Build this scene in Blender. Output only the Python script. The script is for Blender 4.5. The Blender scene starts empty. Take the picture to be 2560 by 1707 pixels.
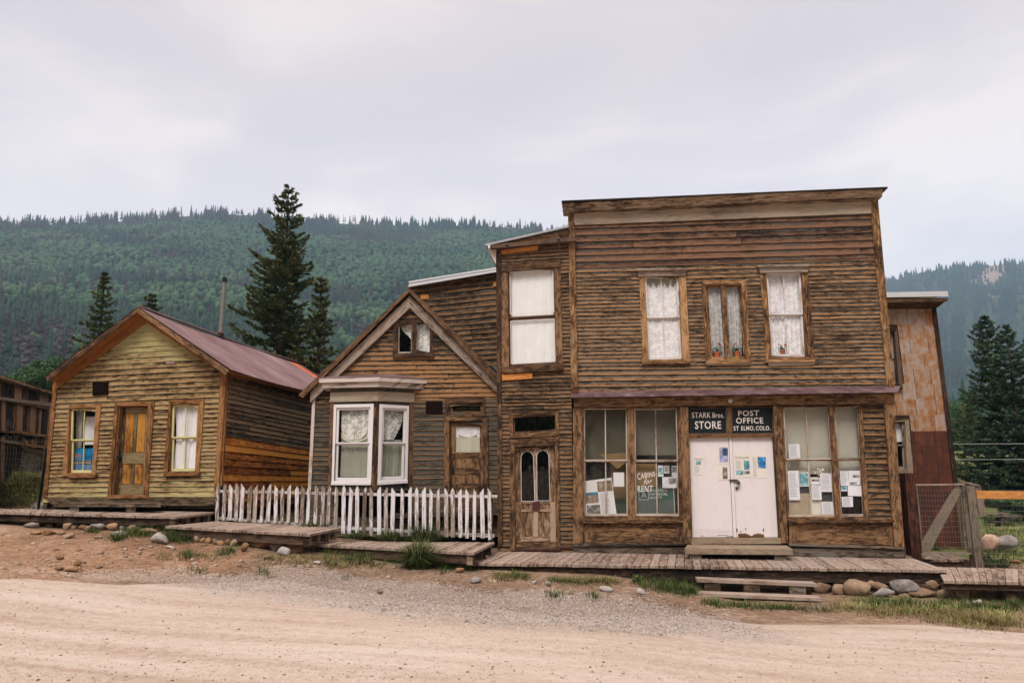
import bpy, bmesh, math, random
import numpy as np
from mathutils import Vector, Matrix
R0 = random.Random(7)
NP = np.random.default_rng(11)
rad = math.radians
SC = bpy.context.scene
COL = SC.collection

# ------------------------------------------------------------------ camera
FPX, IW, IH = 1780.0, 2560.0, 1707.0
PITCH, ROLL, EYE = rad(9.63), rad(-0.65), 2.4
cam_d = bpy.data.cameras.new('camera')
cam_d.sensor_width = 36.0
cam_d.lens = FPX / IW * 36.0
cam_d.clip_start = 0.1
cam_d.clip_end = 8000
cam = bpy.data.objects.new('camera', cam_d)
COL.objects.link(cam)
CM = Matrix.Rotation(math.pi / 2 + PITCH, 3, 'X') @ Matrix.Rotation(ROLL, 3, 'Z')
cam.matrix_world = Matrix.Translation((0, 0, EYE)) @ CM.to_4x4()
SC.camera = cam
CR = np.array(CM)
CC = np.array([0, 0, EYE])

# ------------------------------------------------------------------ world: overcast sky
SUN_EL, SUN_AZ = rad(52), rad(200)     # azimuth of the sun seen from the scene, clockwise from +Y
wd = bpy.data.worlds.new('World')
SC.world = wd
wd.use_nodes = True
wn, wl = wd.node_tree.nodes, wd.node_tree.links
for n_ in list(wn): wn.remove(n_)
w_out = wn.new('ShaderNodeOutputWorld')
w_tc = wn.new('ShaderNodeTexCoord')
w_sky = wn.new('ShaderNodeTexSky'); w_sky.sky_type = 'NISHITA'; w_sky.sun_disc = False
w_sky.sun_elevation = SUN_EL; w_sky.sun_rotation = SUN_AZ
w_bg1 = wn.new('ShaderNodeBackground'); w_bg1.inputs['Strength'].default_value = 0.05
wl.new(w_sky.outputs[0], w_bg1.inputs['Color'])
w_map = wn.new('ShaderNodeMapping'); w_map.inputs['Scale'].default_value = (1.0, 1.0, 2.6)
wl.new(w_tc.outputs['Generated'], w_map.inputs[0])
w_n1 = wn.new('ShaderNodeTexNoise'); w_n1.inputs['Scale'].default_value = 1.8
w_n1.inputs['Detail'].default_value = 7; w_n1.inputs['Roughness'].default_value = .5
w_n1.inputs['Distortion'].default_value = .55
wl.new(w_map.outputs[0], w_n1.inputs['Vector'])
w_ramp = wn.new('ShaderNodeValToRGB')
cr = w_ramp.color_ramp
cr.elements[0].position = .40; cr.elements[0].color = (.64, .625, .70, 1)
cr.elements[1].position = .60; cr.elements[1].color = (.84, .83, .855, 1)
e_ = cr.elements.new(.5); e_.color = (.695, .67, .74, 1)
wl.new(w_n1.outputs[0], w_ramp.inputs[0])
# cloud layer: brighter low down near the ridge, and brighter again overhead as under real overcast
w_sep = wn.new('ShaderNodeSeparateXYZ'); wl.new(w_tc.outputs['Generated'], w_sep.inputs[0])
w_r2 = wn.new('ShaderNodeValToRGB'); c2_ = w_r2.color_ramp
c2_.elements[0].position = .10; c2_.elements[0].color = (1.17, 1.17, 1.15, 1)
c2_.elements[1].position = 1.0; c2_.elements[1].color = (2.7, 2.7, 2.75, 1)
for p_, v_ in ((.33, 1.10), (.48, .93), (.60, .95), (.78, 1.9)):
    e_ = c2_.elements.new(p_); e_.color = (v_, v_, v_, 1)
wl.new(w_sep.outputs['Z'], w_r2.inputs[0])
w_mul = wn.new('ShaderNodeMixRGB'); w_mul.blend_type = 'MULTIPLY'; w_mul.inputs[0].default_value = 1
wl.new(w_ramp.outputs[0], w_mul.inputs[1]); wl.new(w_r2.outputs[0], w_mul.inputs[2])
w_tint = wn.new('ShaderNodeMixRGB'); w_tint.blend_type = 'MULTIPLY'; w_tint.inputs[0].default_value = 1; w_tint.inputs[2].default_value = (.785, .634, .478, 1)
wl.new(w_mul.outputs[0], w_tint.inputs[1])
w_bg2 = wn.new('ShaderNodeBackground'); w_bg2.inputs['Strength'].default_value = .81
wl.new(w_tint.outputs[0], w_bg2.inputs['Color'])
w_mix = wn.new('ShaderNodeAddShader')
wl.new(w_bg1.outputs[0], w_mix.inputs[0]); wl.new(w_bg2.outputs[0], w_mix.inputs[1])
wl.new(w_mix.outputs[0], w_out.inputs[0])

sun_d = bpy.data.lights.new('sun', 'SUN')
sun_d.energy = 1.5; sun_d.angle = rad(22); sun_d.color = (1, .95, .88)
sun = bpy.data.objects.new('sun', sun_d); COL.objects.link(sun)
sdir = Vector((math.sin(SUN_AZ) * math.cos(SUN_EL), math.cos(SUN_AZ) * math.cos(SUN_EL), math.sin(SUN_EL)))
sun.rotation_euler = sdir.to_track_quat('Z', 'Y').to_euler()
sun.location = (0, -10, 40)

SC.view_settings.view_transform = 'Standard'
SC.view_settings.look = 'None'
SC.view_settings.gamma = 1
SC.view_settings.exposure = 1.0
SC.render.engine = 'CYCLES'
SC.cycles.use_denoising = True
SC.cycles.max_bounces = 6
SC.cycles.diffuse_bounces = 3
SC.cycles.glossy_bounces = 3
SC.cycles.transparent_max_bounces = 16
SC.cycles.volume_bounces = 0
SC.render.resolution_x, SC.render.resolution_y = 1024, 682

# ------------------------------------------------------------------ geometry helpers
def ray(x, y):
    return CR @ np.array([(x - IW / 2) / FPX, -(y - IH / 2) / FPX, -1.0])

def cz(ox, oy, s): return lambda x, y: (ox + x / s, oy + y / s)
c1 = cz(0, 700, 2.45); c2 = cz(500, 660, 2.45); c3 = cz(740, 900, 2.9037); c4 = cz(1180, 480, 3.0154)
c5 = cz(1180, 960, 3.0154); c6 = cz(1660, 960, 2.6133); c7 = cz(1560, 440, 2.6129); c8 = cz(2160, 600, 1.568)
cA = cz(0, 1240, 2.735); cB = cz(800, 1300, 2.45); cC = cz(1700, 1300, 2.735); cL = cz(0, 940, 4.356)
cG = cz(2200, 1100, 3.9194); cRt = cz(2200, 620, 2.45); cW = cz(1440, 1150, 8.4); cD = cz(1700, 1090, 4.704)
cS = cz(1720, 1000, 10.69); cN = cz(1720, 1100, 9.8); cPs = cz(160, 1100, 15.68); cI = lambda x, y: (x, y)
def Q(c, *xy):
    return [c(xy[i], xy[i + 1]) for i in range(0, len(xy), 2)]

class Frame:
    """a plane: origin o, axis u (right), v (up), n (toward the street)"""
    def __init__(s, o, u, v, n): s.o, s.u, s.v, s.n = map(lambda a: np.array(a, float), (o, u, v, n))
    def P(s, x, y, d=0.0):
        r = ray(x, y); t = ((s.o + s.n * d - CC) @ s.n) / (r @ s.n); return CC + r * t
    def uv(s, p, d=0.0):
        q = s.P(p[0], p[1], d) - s.o; return (q @ s.u, q @ s.v)
    def X(s, u, v, d=0.0): return s.o + s.u * u + s.v * v + s.n * d
    def uvs(s, pts, d=0.0): return [s.uv(p, d) for p in pts]
    def shift(s, d): return Frame(s.o + s.n * d, s.u, s.v, s.n)
    def back(s, u, d=0.0, sign=1):
        """side wall: starts at u, runs backwards, faces +u (sign=1) or -u"""
        return Frame(s.o + s.u * u + s.n * d, -s.n * sign, s.v, s.u * sign)

ANG = rad(7)
_u = np.array([math.cos(ANG), -math.sin(ANG), 0]); _n = np.array([-math.sin(ANG), -math.cos(ANG), 0])
_r = ray(1690, 1155); _o = CC + _r / _r[1] * 15.0; _o[2] = 0
FM = Frame(_o, _u, (0, 0, 1), _n)          # street facade plane of cabin, tower, store
FH = FM.shift(-1.0)                        # middle house stands a metre back

def bil(q, s, t):
    """q = TL,TR,BR,BL ; s from left, t from top"""
    a = [np.array(x, float) for x in q]
    return (a[0] * (1 - s) + a[1] * s) * (1 - t) + (a[3] * (1 - s) + a[2] * s) * t
def sub(q, s0, t0, s1, t1): return [bil(q, s0, t0), bil(q, s1, t0), bil(q, s1, t1), bil(q, s0, t1)]

ORG = {}
class MB:
    def __init__(s): s.v, s.f, s.uv, s.at, s.mi = [], [], [], [], []
    def face(s, pts, uvs, ats, mi=0):
        b = len(s.v); s.v += [tuple(p) for p in pts]; s.f.append(tuple(range(b, b + len(pts))))
        s.uv += [tuple(x) for x in uvs]; s.at += [tuple(x) for x in ats]; s.mi.append(mi)
    def slab(s, pts, ext, rnd=None, tone=.5, mi=0, grain=None):
        pts = [np.array(p, float) for p in pts]; ext = np.array(ext, float)
        nn = np.zeros(3)
        for i in range(1, len(pts) - 1): nn += np.cross(pts[i] - pts[0], pts[i + 1] - pts[0])
        if nn @ ext < 0: pts = pts[::-1]; nn = -nn
        nn = nn / (np.linalg.norm(nn) + 1e-12)
        if grain is None:
            L, g = 0, None
            for i in range(len(pts)):
                e = pts[(i + 1) % len(pts)] - pts[i]
                if np.linalg.norm(e) > L: L = np.linalg.norm(e); g = e / L
        else: g = np.array(grain, float); g = g / np.linalg.norm(g)
        along = abs(g @ nn) > .7
        if along: g = nn if g @ nn > 0 else -nn
        h = np.cross(nn, g) if not along else None
        rnd = R0.random() if rnd is None else rnd
        if along:
            k = len(pts); el = np.linalg.norm(ext); at = (rnd, .5, tone, 1); top = [p + ext for p in pts]; per = 0; u0 = pts[0] @ g
            s.face(top, [(i * .1, 0) for i in range(k)], [at] * k, mi); s.face(pts[::-1], [(i * .1, 0) for i in range(k)], [at] * k, mi)
            for i in range(k):
                j = (i + 1) % k; d_ = np.linalg.norm(pts[j] - pts[i])
                s.face([pts[i], pts[j], top[j], top[i]], [(u0, per), (u0, per + d_), (u0 + el, per + d_), (u0 + el, per)], [at] * 4, mi); per += d_ + .1
            return
        U = [(p @ g) for p in pts]; V = [((p - pts[0]) @ h) for p in pts]
        at = (rnd, .5, tone, 1); top = [p + ext for p in pts]; el = np.linalg.norm(ext)
        k = len(pts)
        s.face(top, [(U[i], V[i]) for i in range(k)], [at] * k, mi)
        s.face(pts[::-1], [(U[i], V[i] + .7) for i in range(k)][::-1], [at] * k, mi)
        for i in range(k):
            j = (i + 1) % k
            e = pts[j] - pts[i]
            if abs(e @ g) > abs(e @ h): uvq = [(U[i], V[i] + .3), (U[j], V[j] + .3), (U[j], V[j] + .3 + el), (U[i], V[i] + .3 + el)]
            else: uvq = [(U[i], V[i]), (U[j], V[j]), (U[j] + el, V[j]), (U[i] + el, V[i])]
            s.face([pts[i], pts[j], top[j], top[i]], uvq, [at] * 4, mi)
    def pr(s, F, px, d0, d1, uvmode=False, **k):
        """prism from picture points (unprojected on F at depth d1) or from uv points"""
        uvp = px if uvmode else F.uvs(px, max(d1, d0))
        s.slab([F.X(a, b, d0) for a, b in uvp], F.n * (d1 - d0), **k)
    def frame(s, F, o, i, d0, d1, parts='LTRB', **k):
        for c in parts:
            a, b = {'L': (0, 3), 'T': (0, 1), 'R': (1, 2), 'B': (3, 2)}[c]
            s.pr(F, [o[a], o[b], i[b], i[a]], d0, d1, **k)
    def beam(s, p, q, w, h, up=(0, 0, 1), **k):
        p, q, up = np.array(p, float), np.array(q, float), np.array(up, float)
        d = (q - p) / np.linalg.norm(q - p); sx = np.cross(d, up); sx /= np.linalg.norm(sx); uu = np.cross(sx, d)
        s.slab([p - sx * w / 2 - uu * h / 2, p + sx * w / 2 - uu * h / 2, q + sx * w / 2 - uu * h / 2, q - sx * w / 2 - uu * h / 2], uu * h, **k)
    def tube(s, p, q, r0, r1=None, n=10, mi=0, caps=True, tone=.5):
        r1 = r0 if r1 is None else r1
        p, q = np.array(p, float), np.array(q, float); d = (q - p) / np.linalg.norm(q - p)
        a = np.cross(d, (0, 0, 1) if abs(d[2]) < .9 else (1, 0, 0)); a /= np.linalg.norm(a); b = np.cross(d, a)
        rg = [[c + (a * math.cos(2 * math.pi * i / n) + b * math.sin(2 * math.pi * i / n)) * r for i in range(n)] for c, r in ((p, r0), (q, r1))]
        L = np.linalg.norm(q - p); rnd = R0.random(); at = (rnd, .5, tone, 1)
        for i in range(n):
            j = (i + 1) % n
            s.face([rg[0][i], rg[0][j], rg[1][j], rg[1][i]], [(0, i / n * .3), (0, (i + 1) / n * .3), (L, (i + 1) / n * .3), (L, i / n * .3)], [at] * 4, mi)
        if caps:
            s.face(rg[0][::-1], [(0, 0)] * n, [at] * n, mi); s.face(rg[1], [(0, 0)] * n, [at] * n, mi)
    def build(s, name, mats, parent=None, smooth=False, label=None):
        if not isinstance(mats, (list, tuple)): mats = [mats]
        org = ORG.get(parent.name, np.zeros(3)) if parent is not None else (np.mean(np.array(s.v), 0) if s.v else np.zeros(3))
        if parent is None:
            a = np.array(s.v); org = np.array([a[:, 0].mean(), a[:, 1].mean(), a[:, 2].min()])
        me = bpy.data.meshes.new(name)
        me.from_pydata([tuple(np.array(p) - org) for p in s.v], [], s.f)
        ul = me.uv_layers.new(name='UVMap'); ul.data.foreach_set('uv', np.array(s.uv, 'f').ravel())
        al = me.color_attributes.new('att', 'FLOAT_COLOR', 'CORNER'); al.data.foreach_set('color', np.array(s.at, 'f').ravel())
        for m in mats: me.materials.append(m)
        me.polygons.foreach_set('material_index', s.mi)
        if smooth: me.polygons.foreach_set('use_smooth', [True] * len(s.f))
        me.update()
        o = bpy.data.objects.new(name, me); COL.objects.link(o)
        if parent is not None: o.parent = parent
        else: o.location = org
        ORG[o.name] = org
        if label: o['label'] = label
        return o

def tag(o, label, cat, group=None):
    o['label'] = label; o['category'] = cat
    if group: o['group'] = group
    return o
def thing(name, label, cat, loc, group=None):
    o = bpy.data.objects.new(name, None); COL.objects.link(o); o.location = tuple(loc); o.empty_display_size = .2
    ORG[o.name] = np.array(loc, float); return tag(o, label, cat, group)
def kind(o, k): o['kind'] = k; return o

def np_mesh(name, V, F, mat, col=None, org=None, smooth=False, parent=None):
    V = np.asarray(V, 'f'); F = np.asarray(F, 'i')
    if parent is not None: org = ORG[parent.name]
    if org is None: org = np.zeros(3)
    V = V - np.asarray(org, 'f')
    me = bpy.data.meshes.new(name); k = F.shape[1]
    me.vertices.add(len(V)); me.vertices.foreach_set('co', V.ravel())
    me.loops.add(F.size); me.loops.foreach_set('vertex_index', F.ravel())
    me.polygons.add(len(F)); me.polygons.foreach_set('loop_start', np.arange(0, F.size, k, dtype='i'))
    me.update(calc_edges=True)
    if col is not None:
        a = me.color_attributes.new('att', 'FLOAT_COLOR', 'POINT')
        cc = np.ones((len(V), 4), 'f'); cc[:, :col.shape[1]] = col; a.data.foreach_set('color', cc.ravel())
    if smooth: me.polygons.foreach_set('use_smooth', np.ones(len(F), bool))
    me.materials.append(mat)
    o = bpy.data.objects.new(name, me); COL.objects.link(o)
    if parent is not None: o.parent = parent
    else: o.location = tuple(org)
    ORG[o.name] = np.array(org, float)
    return o

# ------------------------------------------------------------------ materials
class NT:
    def __init__(s, name):
        s.m = bpy.data.materials.new(name); s.m.use_nodes = True; s.t = s.m.node_tree
        s.b = s.t.nodes['Principled BSDF']; s.out = s.t.nodes['Material Output']
    def n(s, t, **k):
        o = s.t.nodes.new(t)
        for a, v in k.items():
            if a.startswith('i_'):
                o.inputs[a[2:]].default_value = v
            else: setattr(o, a, v)
        return o
    def l(s, a, b): s.t.links.new(a, b)
    def math(s, op, a, b=None, c=None, clamp=False):
        o = s.n('ShaderNodeMath', operation=op, use_clamp=clamp)
        for i, x in enumerate((a, b, c)):
            if x is None: continue
            if isinstance(x, (int, float)): o.inputs[i].default_value = x
            else: s.l(x, o.inputs[i])
        return o.outputs[0]
    def mix(s, f, a, b, mode='MIX'):
        o = s.n('ShaderNodeMixRGB', blend_type=mode)
        for i, x in enumerate((f, a, b)):
            if isinstance(x, (int, float)): o.inputs[i].default_value = x
            elif isinstance(x, tuple): o.inputs[i].default_value = tuple(x) + (1,) * (4 - len(x))
            else: s.l(x, o.inputs[i])
        return o.outputs[0]
    def noise(s, vec, scale, detail=4, rough=.55, dist=0):
        o = s.n('ShaderNodeTexNoise'); o.inputs['Scale'].default_value = scale; o.inputs['Detail'].default_value = detail
        o.inputs['Roughness'].default_value = rough; o.inputs['Distortion'].default_value = dist
        if vec is not None: s.l(vec, o.inputs['Vector'])
        return o.outputs[0]
    def step(s, x, lo, hi):
        o = s.n('ShaderNodeMapRange'); o.interpolation_type = 'SMOOTHSTEP'; o.clamp = True
        o.inputs['From Min'].default_value = lo; o.inputs['From Max'].default_value = hi; s.l(x, o.inputs['Value']); return o.outputs[0]
    def ramp(s, x, els):
        o = s.n('ShaderNodeValToRGB'); r = o.color_ramp
        r.elements[0].position = els[0][0]; r.elements[0].color = tuple(els[0][1]) + (1,)
        r.elements[1].position = els[-1][0]; r.elements[1].color = tuple(els[-1][1]) + (1,)
        for p, c in els[1:-1]: e = r.elements.new(p); e.color = tuple(c) + (1,)
        s.l(x, o.inputs[0]); return o.outputs[0]
    def comb(s, x, y, z):
        o = s.n('ShaderNodeCombineXYZ')
        for i, a in enumerate((x, y, z)):
            if isinstance(a, (int, float)): o.inputs[i].default_value = a
            else: s.l(a, o.inputs[i])
        return o.outputs[0]
    def bump(s, h, strength, dist=.01):
        o = s.n('ShaderNodeBump'); o.inputs['Strength'].default_value = strength; o.inputs['Distance'].default_value = dist
        s.l(h, o.inputs['Height']); s.l(o.outputs[0], s.b.inputs['Normal'])
    def done(s, col=None, rough=.85, metal=0, spec=.3):
        if col is not None:
            if isinstance(col, tuple): s.b.inputs['Base Color'].default_value = tuple(col) + (1,)
            else: s.l(col, s.b.inputs['Base Color'])
        if isinstance(rough, (int, float)): s.b.inputs['Roughness'].default_value = rough
        else: s.l(rough, s.b.inputs['Roughness'])
        s.b.inputs['Metallic'].default_value = metal
        s.b.inputs['Specular IOR Level'].default_value = spec
        return s.m

def att(t):
    a = t.n('ShaderNodeAttribute', attribute_name='att'); s = t.n('ShaderNodeSeparateColor'); t.l(a.outputs['Color'], s.inputs[0])
    return s.outputs[0], s.outputs[1], s.outputs[2], a

def wood(name, dark, mid, light, grey, gamt=.5, stain=.35, paint=None, pamt=0., pscale=1., tonevar=.35, lapgrey=0., zpaint=None, bstr=.6, streak=1., rough=.88, psoft=.03, edge=0.):
    t = NT(name)
    uv = t.n('ShaderNodeUVMap', uv_map='UVMap'); sp = t.n('ShaderNodeSeparateXYZ'); t.l(uv.outputs[0], sp.inputs[0])
    r, bv, tone, _ = att(t); U, V = sp.outputs[0], sp.outputs[1]
    ro = t.math('MULTIPLY', r, 57.3)
    def cv(su, sv, o): return t.comb(t.math('ADD', t.math('MULTIPLY', U, su), ro), t.math('ADD', t.math('MULTIPLY', V, sv), t.math('MULTIPLY', r, o)), t.math('MULTIPLY', r, 13.))
    n1 = t.noise(cv(4.2, 24 * streak, 91), 1, 6, .70, .5)       # streaks along the board
    n2 = t.noise(cv(14., 120, 31), 1, 3, .6)                     # fine grain
    n4 = t.noise(cv(3.2, 9., 17), 1, 5, .68, .8)                 # blotches
    geo = t.n('ShaderNodeNewGeometry')
    n3 = t.noise(geo.outputs['Position'], .55, 3, .55)          # large patches
    f = t.math('ADD', t.math('MULTIPLY', n1, .85), t.math('MULTIPLY', n2, .32))
    f = t.math('ADD', f, t.math('MULTIPLY', n4, .60)); f = t.math('SUBTRACT', f, .31)
    if lapgrey: f = t.math('ADD', f, t.math('MULTIPLY', t.math('SUBTRACT', .45, bv), .30))  # paints each clapboard's lower half as lit, darker up towards the lap
    f = t.math('ADD', f, t.math('MULTIPLY', t.math('SUBTRACT', r, .5), tonevar))
    f = t.math('ADD', f, t.math('MULTIPLY', t.math('SUBTRACT', tone, .5), .6))
    f = t.math('ADD', f, t.math('MULTIPLY', t.math('SUBTRACT', n3, .5), .35))
    col = t.ramp(f, [(.39, dark), (.53, mid), (.70, light)])
    g = t.math('ADD', t.math('MULTIPLY', n4, .9), t.math('MULTIPLY', n3, .9))
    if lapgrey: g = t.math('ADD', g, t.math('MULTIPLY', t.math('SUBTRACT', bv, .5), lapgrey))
    g = t.math('ADD', g, t.math('MULTIPLY', n1, .4))
    gm = t.step(t.math('ADD', g, t.math('MULTIPLY', t.math('SUBTRACT', n2, .5), .25)), 1.47 - gamt * .75, 1.57 - gamt * .75)
    gcol = t.mix(t.step(n2, .3, .7), tuple(x * .6 for x in grey), grey)
    gcol = t.mix(t.math('MULTIPLY', n1, .5), gcol, tuple(x * 1.5 for x in grey))
    col = t.mix(t.math('MULTIPLY', gm, .85), col, gcol)
    stn = t.noise(cv(4.5, 12., 71), 1, 6, .74, .6)
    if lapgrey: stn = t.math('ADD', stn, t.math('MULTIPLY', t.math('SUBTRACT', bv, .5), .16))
    st = t.step(stn, .72 - stain * .35, .82 - stain * .35)
    col = t.mix(t.math('MULTIPLY', st, .8), col, tuple(x * .8 for x in dark))
    if lapgrey:                                   # shadow under the lap of each clapboard, painted in as a dark line
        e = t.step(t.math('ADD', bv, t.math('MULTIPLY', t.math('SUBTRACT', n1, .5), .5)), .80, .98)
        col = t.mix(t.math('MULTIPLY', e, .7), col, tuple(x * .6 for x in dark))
    if paint is not None:
        pn = t.noise(cv(2.2 * pscale, 14 * pscale, 44), 1, 5, .68, .3)
        pn = t.math('ADD', t.math('MULTIPLY', pn, .8), t.math('MULTIPLY', n3, .35))
        pn = t.math('ADD', pn, t.math('MULTIPLY', t.math('SUBTRACT', tone, .5), .5))
        if zpaint:
            s3 = t.n('ShaderNodeSeparateXYZ'); t.l(geo.outputs['Position'], s3.inputs[0])
            hi = t.step(s3.outputs[2], zpaint[0], zpaint[1]); lo = t.step(s3.outputs[2], zpaint[3], zpaint[2])
            pn = t.math('ADD', pn, t.math('MULTIPLY', t.math('ADD', hi, t.math('MULTIPLY', lo, .62)), .32))
        pm = t.step(pn, 1.01 - psoft - pamt * .75, 1.01 + psoft - pamt * .75)
        pcol = t.mix(t.math('MULTIPLY', n2, .35), paint, tuple(x * .72 for x in paint))
        pcol = t.mix(t.step(n4, .45, .8), pcol, tuple(x * .86 for x in paint))
        col = t.mix(pm, col, pcol)
    h = t.math('ADD', t.math('MULTIPLY', n1, .6), t.math('MULTIPLY', n2, .5))
    t.bump(h, bstr, .006)
    return t.done(col, rough)

def plain(name, col, rough=.7, metal=0, var=.15, scale=6, spec=.3, bump=0):
    t = NT(name); g = t.n('ShaderNodeNewGeometry'); n1 = t.noise(g.outputs['Position'], scale, 4, .6)
    c = t.mix(n1, tuple(x * (1 - var) for x in col), tuple(min(1, x * (1 + var)) for x in col))
    if bump: t.bump(n1, bump, .02)
    return t.done(c, rough, metal, spec)

W = {}
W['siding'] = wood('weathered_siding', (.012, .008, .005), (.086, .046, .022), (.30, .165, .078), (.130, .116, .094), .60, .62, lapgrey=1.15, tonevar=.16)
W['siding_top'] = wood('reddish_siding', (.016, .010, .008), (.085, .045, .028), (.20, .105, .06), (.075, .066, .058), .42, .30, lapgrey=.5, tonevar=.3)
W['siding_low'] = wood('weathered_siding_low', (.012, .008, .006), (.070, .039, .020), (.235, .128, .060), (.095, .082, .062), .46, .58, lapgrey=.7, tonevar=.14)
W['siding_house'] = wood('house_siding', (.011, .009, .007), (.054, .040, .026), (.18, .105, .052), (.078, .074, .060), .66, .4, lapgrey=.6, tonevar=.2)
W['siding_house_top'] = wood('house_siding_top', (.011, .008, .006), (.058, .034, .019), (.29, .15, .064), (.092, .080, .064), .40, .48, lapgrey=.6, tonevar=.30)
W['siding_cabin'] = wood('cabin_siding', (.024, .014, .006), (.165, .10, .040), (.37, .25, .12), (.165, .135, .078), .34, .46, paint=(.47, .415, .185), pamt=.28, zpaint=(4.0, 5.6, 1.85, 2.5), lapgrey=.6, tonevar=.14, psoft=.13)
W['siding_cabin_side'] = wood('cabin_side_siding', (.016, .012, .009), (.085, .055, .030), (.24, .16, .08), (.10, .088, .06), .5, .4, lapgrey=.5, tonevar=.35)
W['new_board'] = wood('new_orange_boards', (.08, .022, .004), (.34, .105, .014), (.62, .25, .04), (.2, .09, .03), .0, .12, tonevar=.45, bstr=.3)
W['fresh'] = wood('fresh_board', (.36, .13, .025), (.54, .21, .05), (.66, .30, .08), (.5, .25, .1), .0, .0, tonevar=.1, bstr=.2)
W['trim'] = wood('brown_trim', (.018, .009, .005), (.098, .049, .022), (.285, .16, .077), (.15, .115, .08), .20, .56, tonevar=.15, streak=.8)
W['trim_lt'] = wood('light_brown_trim', (.03, .015, .007), (.19, .094, .036), (.46, .27, .13), (.18, .145, .105), .28, .45, tonevar=.2, streak=.9)
W['trim_dk'] = wood('dark_trim', (.010, .006, .004), (.060, .030, .015), (.18, .095, .045), (.08, .065, .05), .2, .5, tonevar=.18, streak=.8)
W['trim_cabin'] = wood('cabin_trim', (.05, .020, .007), (.21, .092, .028), (.36, .19, .08), (.15, .11, .07), .14, .3, tonevar=.15, streak=.8)
W['soffit'] = wood('orange_soffit', (.10, .036, .009), (.27, .098, .023), (.36, .16, .05), (.2, .12, .06), .0, .12, tonevar=.2)
W['grey_trim'] = wood('grey_board_trim', (.06, .042, .032), (.25, .18, .135), (.40, .32, .26), (.27, .235, .21), .45, .15, tonevar=.12)
W['cream'] = wood('cream_frieze', (.14, .095, .06), (.30, .225, .155), (.45, .36, .27), (.3, .26, .22), .2, .08, paint=(.47, .385, .30), pamt=.62, pscale=.4, psoft=.2)
W['white_old'] = wood('old_white_paint', (.10, .06, .04), (.28, .19, .13), (.42, .32, .23), (.33, .28, .25), .3, .1, paint=(.66, .57, .52), pamt=.66, pscale=.6, psoft=.08)
W['white'] = wood('white_casing_paint', (.20, .14, .1), (.42, .33, .26), (.55, .46, .38), (.4, .36, .33), .2, .05, paint=(.80, .76, .76), pamt=.86, pscale=.7, bstr=.25, psoft=.1)
W['sash_white'] = wood('worn_white_sash', (.14, .07, .04), (.36, .22, .13), (.5, .36, .26), (.4, .35, .3), .2, .1, paint=(.74, .70, .69), pamt=.66, pscale=1.2, bstr=.3, psoft=.08)
W['sash_mix'] = wood('half_peeled_sash', (.08, .04, .02), (.26, .14, .07), (.42, .28, .18), (.35, .3, .26), .3, .2, paint=(.58, .50, .43), pamt=.60, pscale=1.0, psoft=.1)
W['picket'] = wood('picket_paint', (.12, .085, .06), (.30, .235, .19), (.42, .35, .31), (.30, .265, .25), .35, .12, paint=(.74, .71, .73), pamt=.56, pscale=1.6, tonevar=.2, psoft=.05)
W['deck'] = wood('boardwalk_plank', (.09, .055, .038), (.265, .19, .145), (.39, .305, .25), (.27, .23, .205), .35, .10, tonevar=.16, bstr=.7)
W['deck_dk'] = wood('boardwalk_beam', (.012, .008, .006), (.060, .033, .021), (.12, .075, .05), (.06, .05, .04), .15, .3)
W['plank'] = wood('step_plank', (.045, .03, .018), (.20, .14, .09), (.31, .235, .165), (.18, .16, .13), .35, .25)
W['sill'] = wood('sill_timber', (.02, .013, .008), (.11, .072, .038), (.20, .14, .08), (.12, .10, .07), .35, .35)
W['red_post'] = wood('red_brown_post', (.02, .007, .005), (.085, .026, .014), (.13, .05, .028), (.1, .06, .05), .0, .2)
W['grey_wood'] = wood('grey_timber', (.030, .022, .016), (.12, .088, .062), (.24, .185, .135), (.15, .132, .11), .4, .32)
W['barn'] = wood('old_barn_board', (.010, .007, .005), (.075, .036, .02), (.28, .16, .09), (.21, .18, .145), .35, .45, tonevar=.75)
W['yellow_sash'] = wood('yellow_sash', (.2, .14, .05), (.42, .32, .13), (.55, .46, .22), (.4, .35, .2), .1, .05, paint=(.66, .62, .30), pamt=.72)
W['door_olive'] = wood('olive_door', (.04, .026, .012), (.165, .115, .05), (.25, .19, .095), (.16, .14, .08), .3, .2)
W['door_orange'] = wood('orange_panel', (.16, .06, .012), (.40, .17, .025), (.47, .23, .045), (.3, .2, .08), .0, .18, streak=.5)
W['door_pale'] = wood('pale_worn_door', (.05, .025, .013), (.20, .11, .055), (.42, .30, .21), (.27, .2, .15), .25, .35, tonevar=.25)
W['white_door'] = wood('white_door_paint', (.12, .06, .035), (.32, .2, .13), (.45, .34, .26), (.35, .3, .27), .1, .05, paint=(.80, .735, .735), pamt=1.25, bstr=.08)
W['trunk'] = wood('tree_bark', (.02, .014, .01), (.07, .05, .037), (.13, .1, .08), (.1, .09, .08), .3, .3)

t = NT('corrugated_roof'); r, bv, tone, _ = att(t); g = t.n('ShaderNodeNewGeometry')
n1 = t.noise(g.outputs['Position'], 1.1, 5, .6); uv = t.n('ShaderNodeUVMap', uv_map='UVMap')
mp = t.n('ShaderNodeMapping'); mp.inputs['Scale'].default_value = (.7, 6, 1); t.l(uv.outputs[0], mp.inputs[0]); n2 = t.noise(mp.outputs[0], 2, 4, .6)
c = t.ramp(t.math('ADD', t.math('ADD', t.math('MULTIPLY', n1, .5), t.math('MULTIPLY', n2, .5)), t.math('MULTIPLY', t.math('SUBTRACT', r, .5), .14)), [(.33, (.12, .062, .060)), (.5, (.19, .115, .120)), (.68, (.28, .20, .205))])
c = t.mix(t.step(t.math('ADD', tone, t.math('MULTIPLY', t.math('SUBTRACT', n2, .5), .4)), .7, .85), c, (.55, .14, .055))
M_ROOF = t.done(c, .5, .25)
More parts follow.
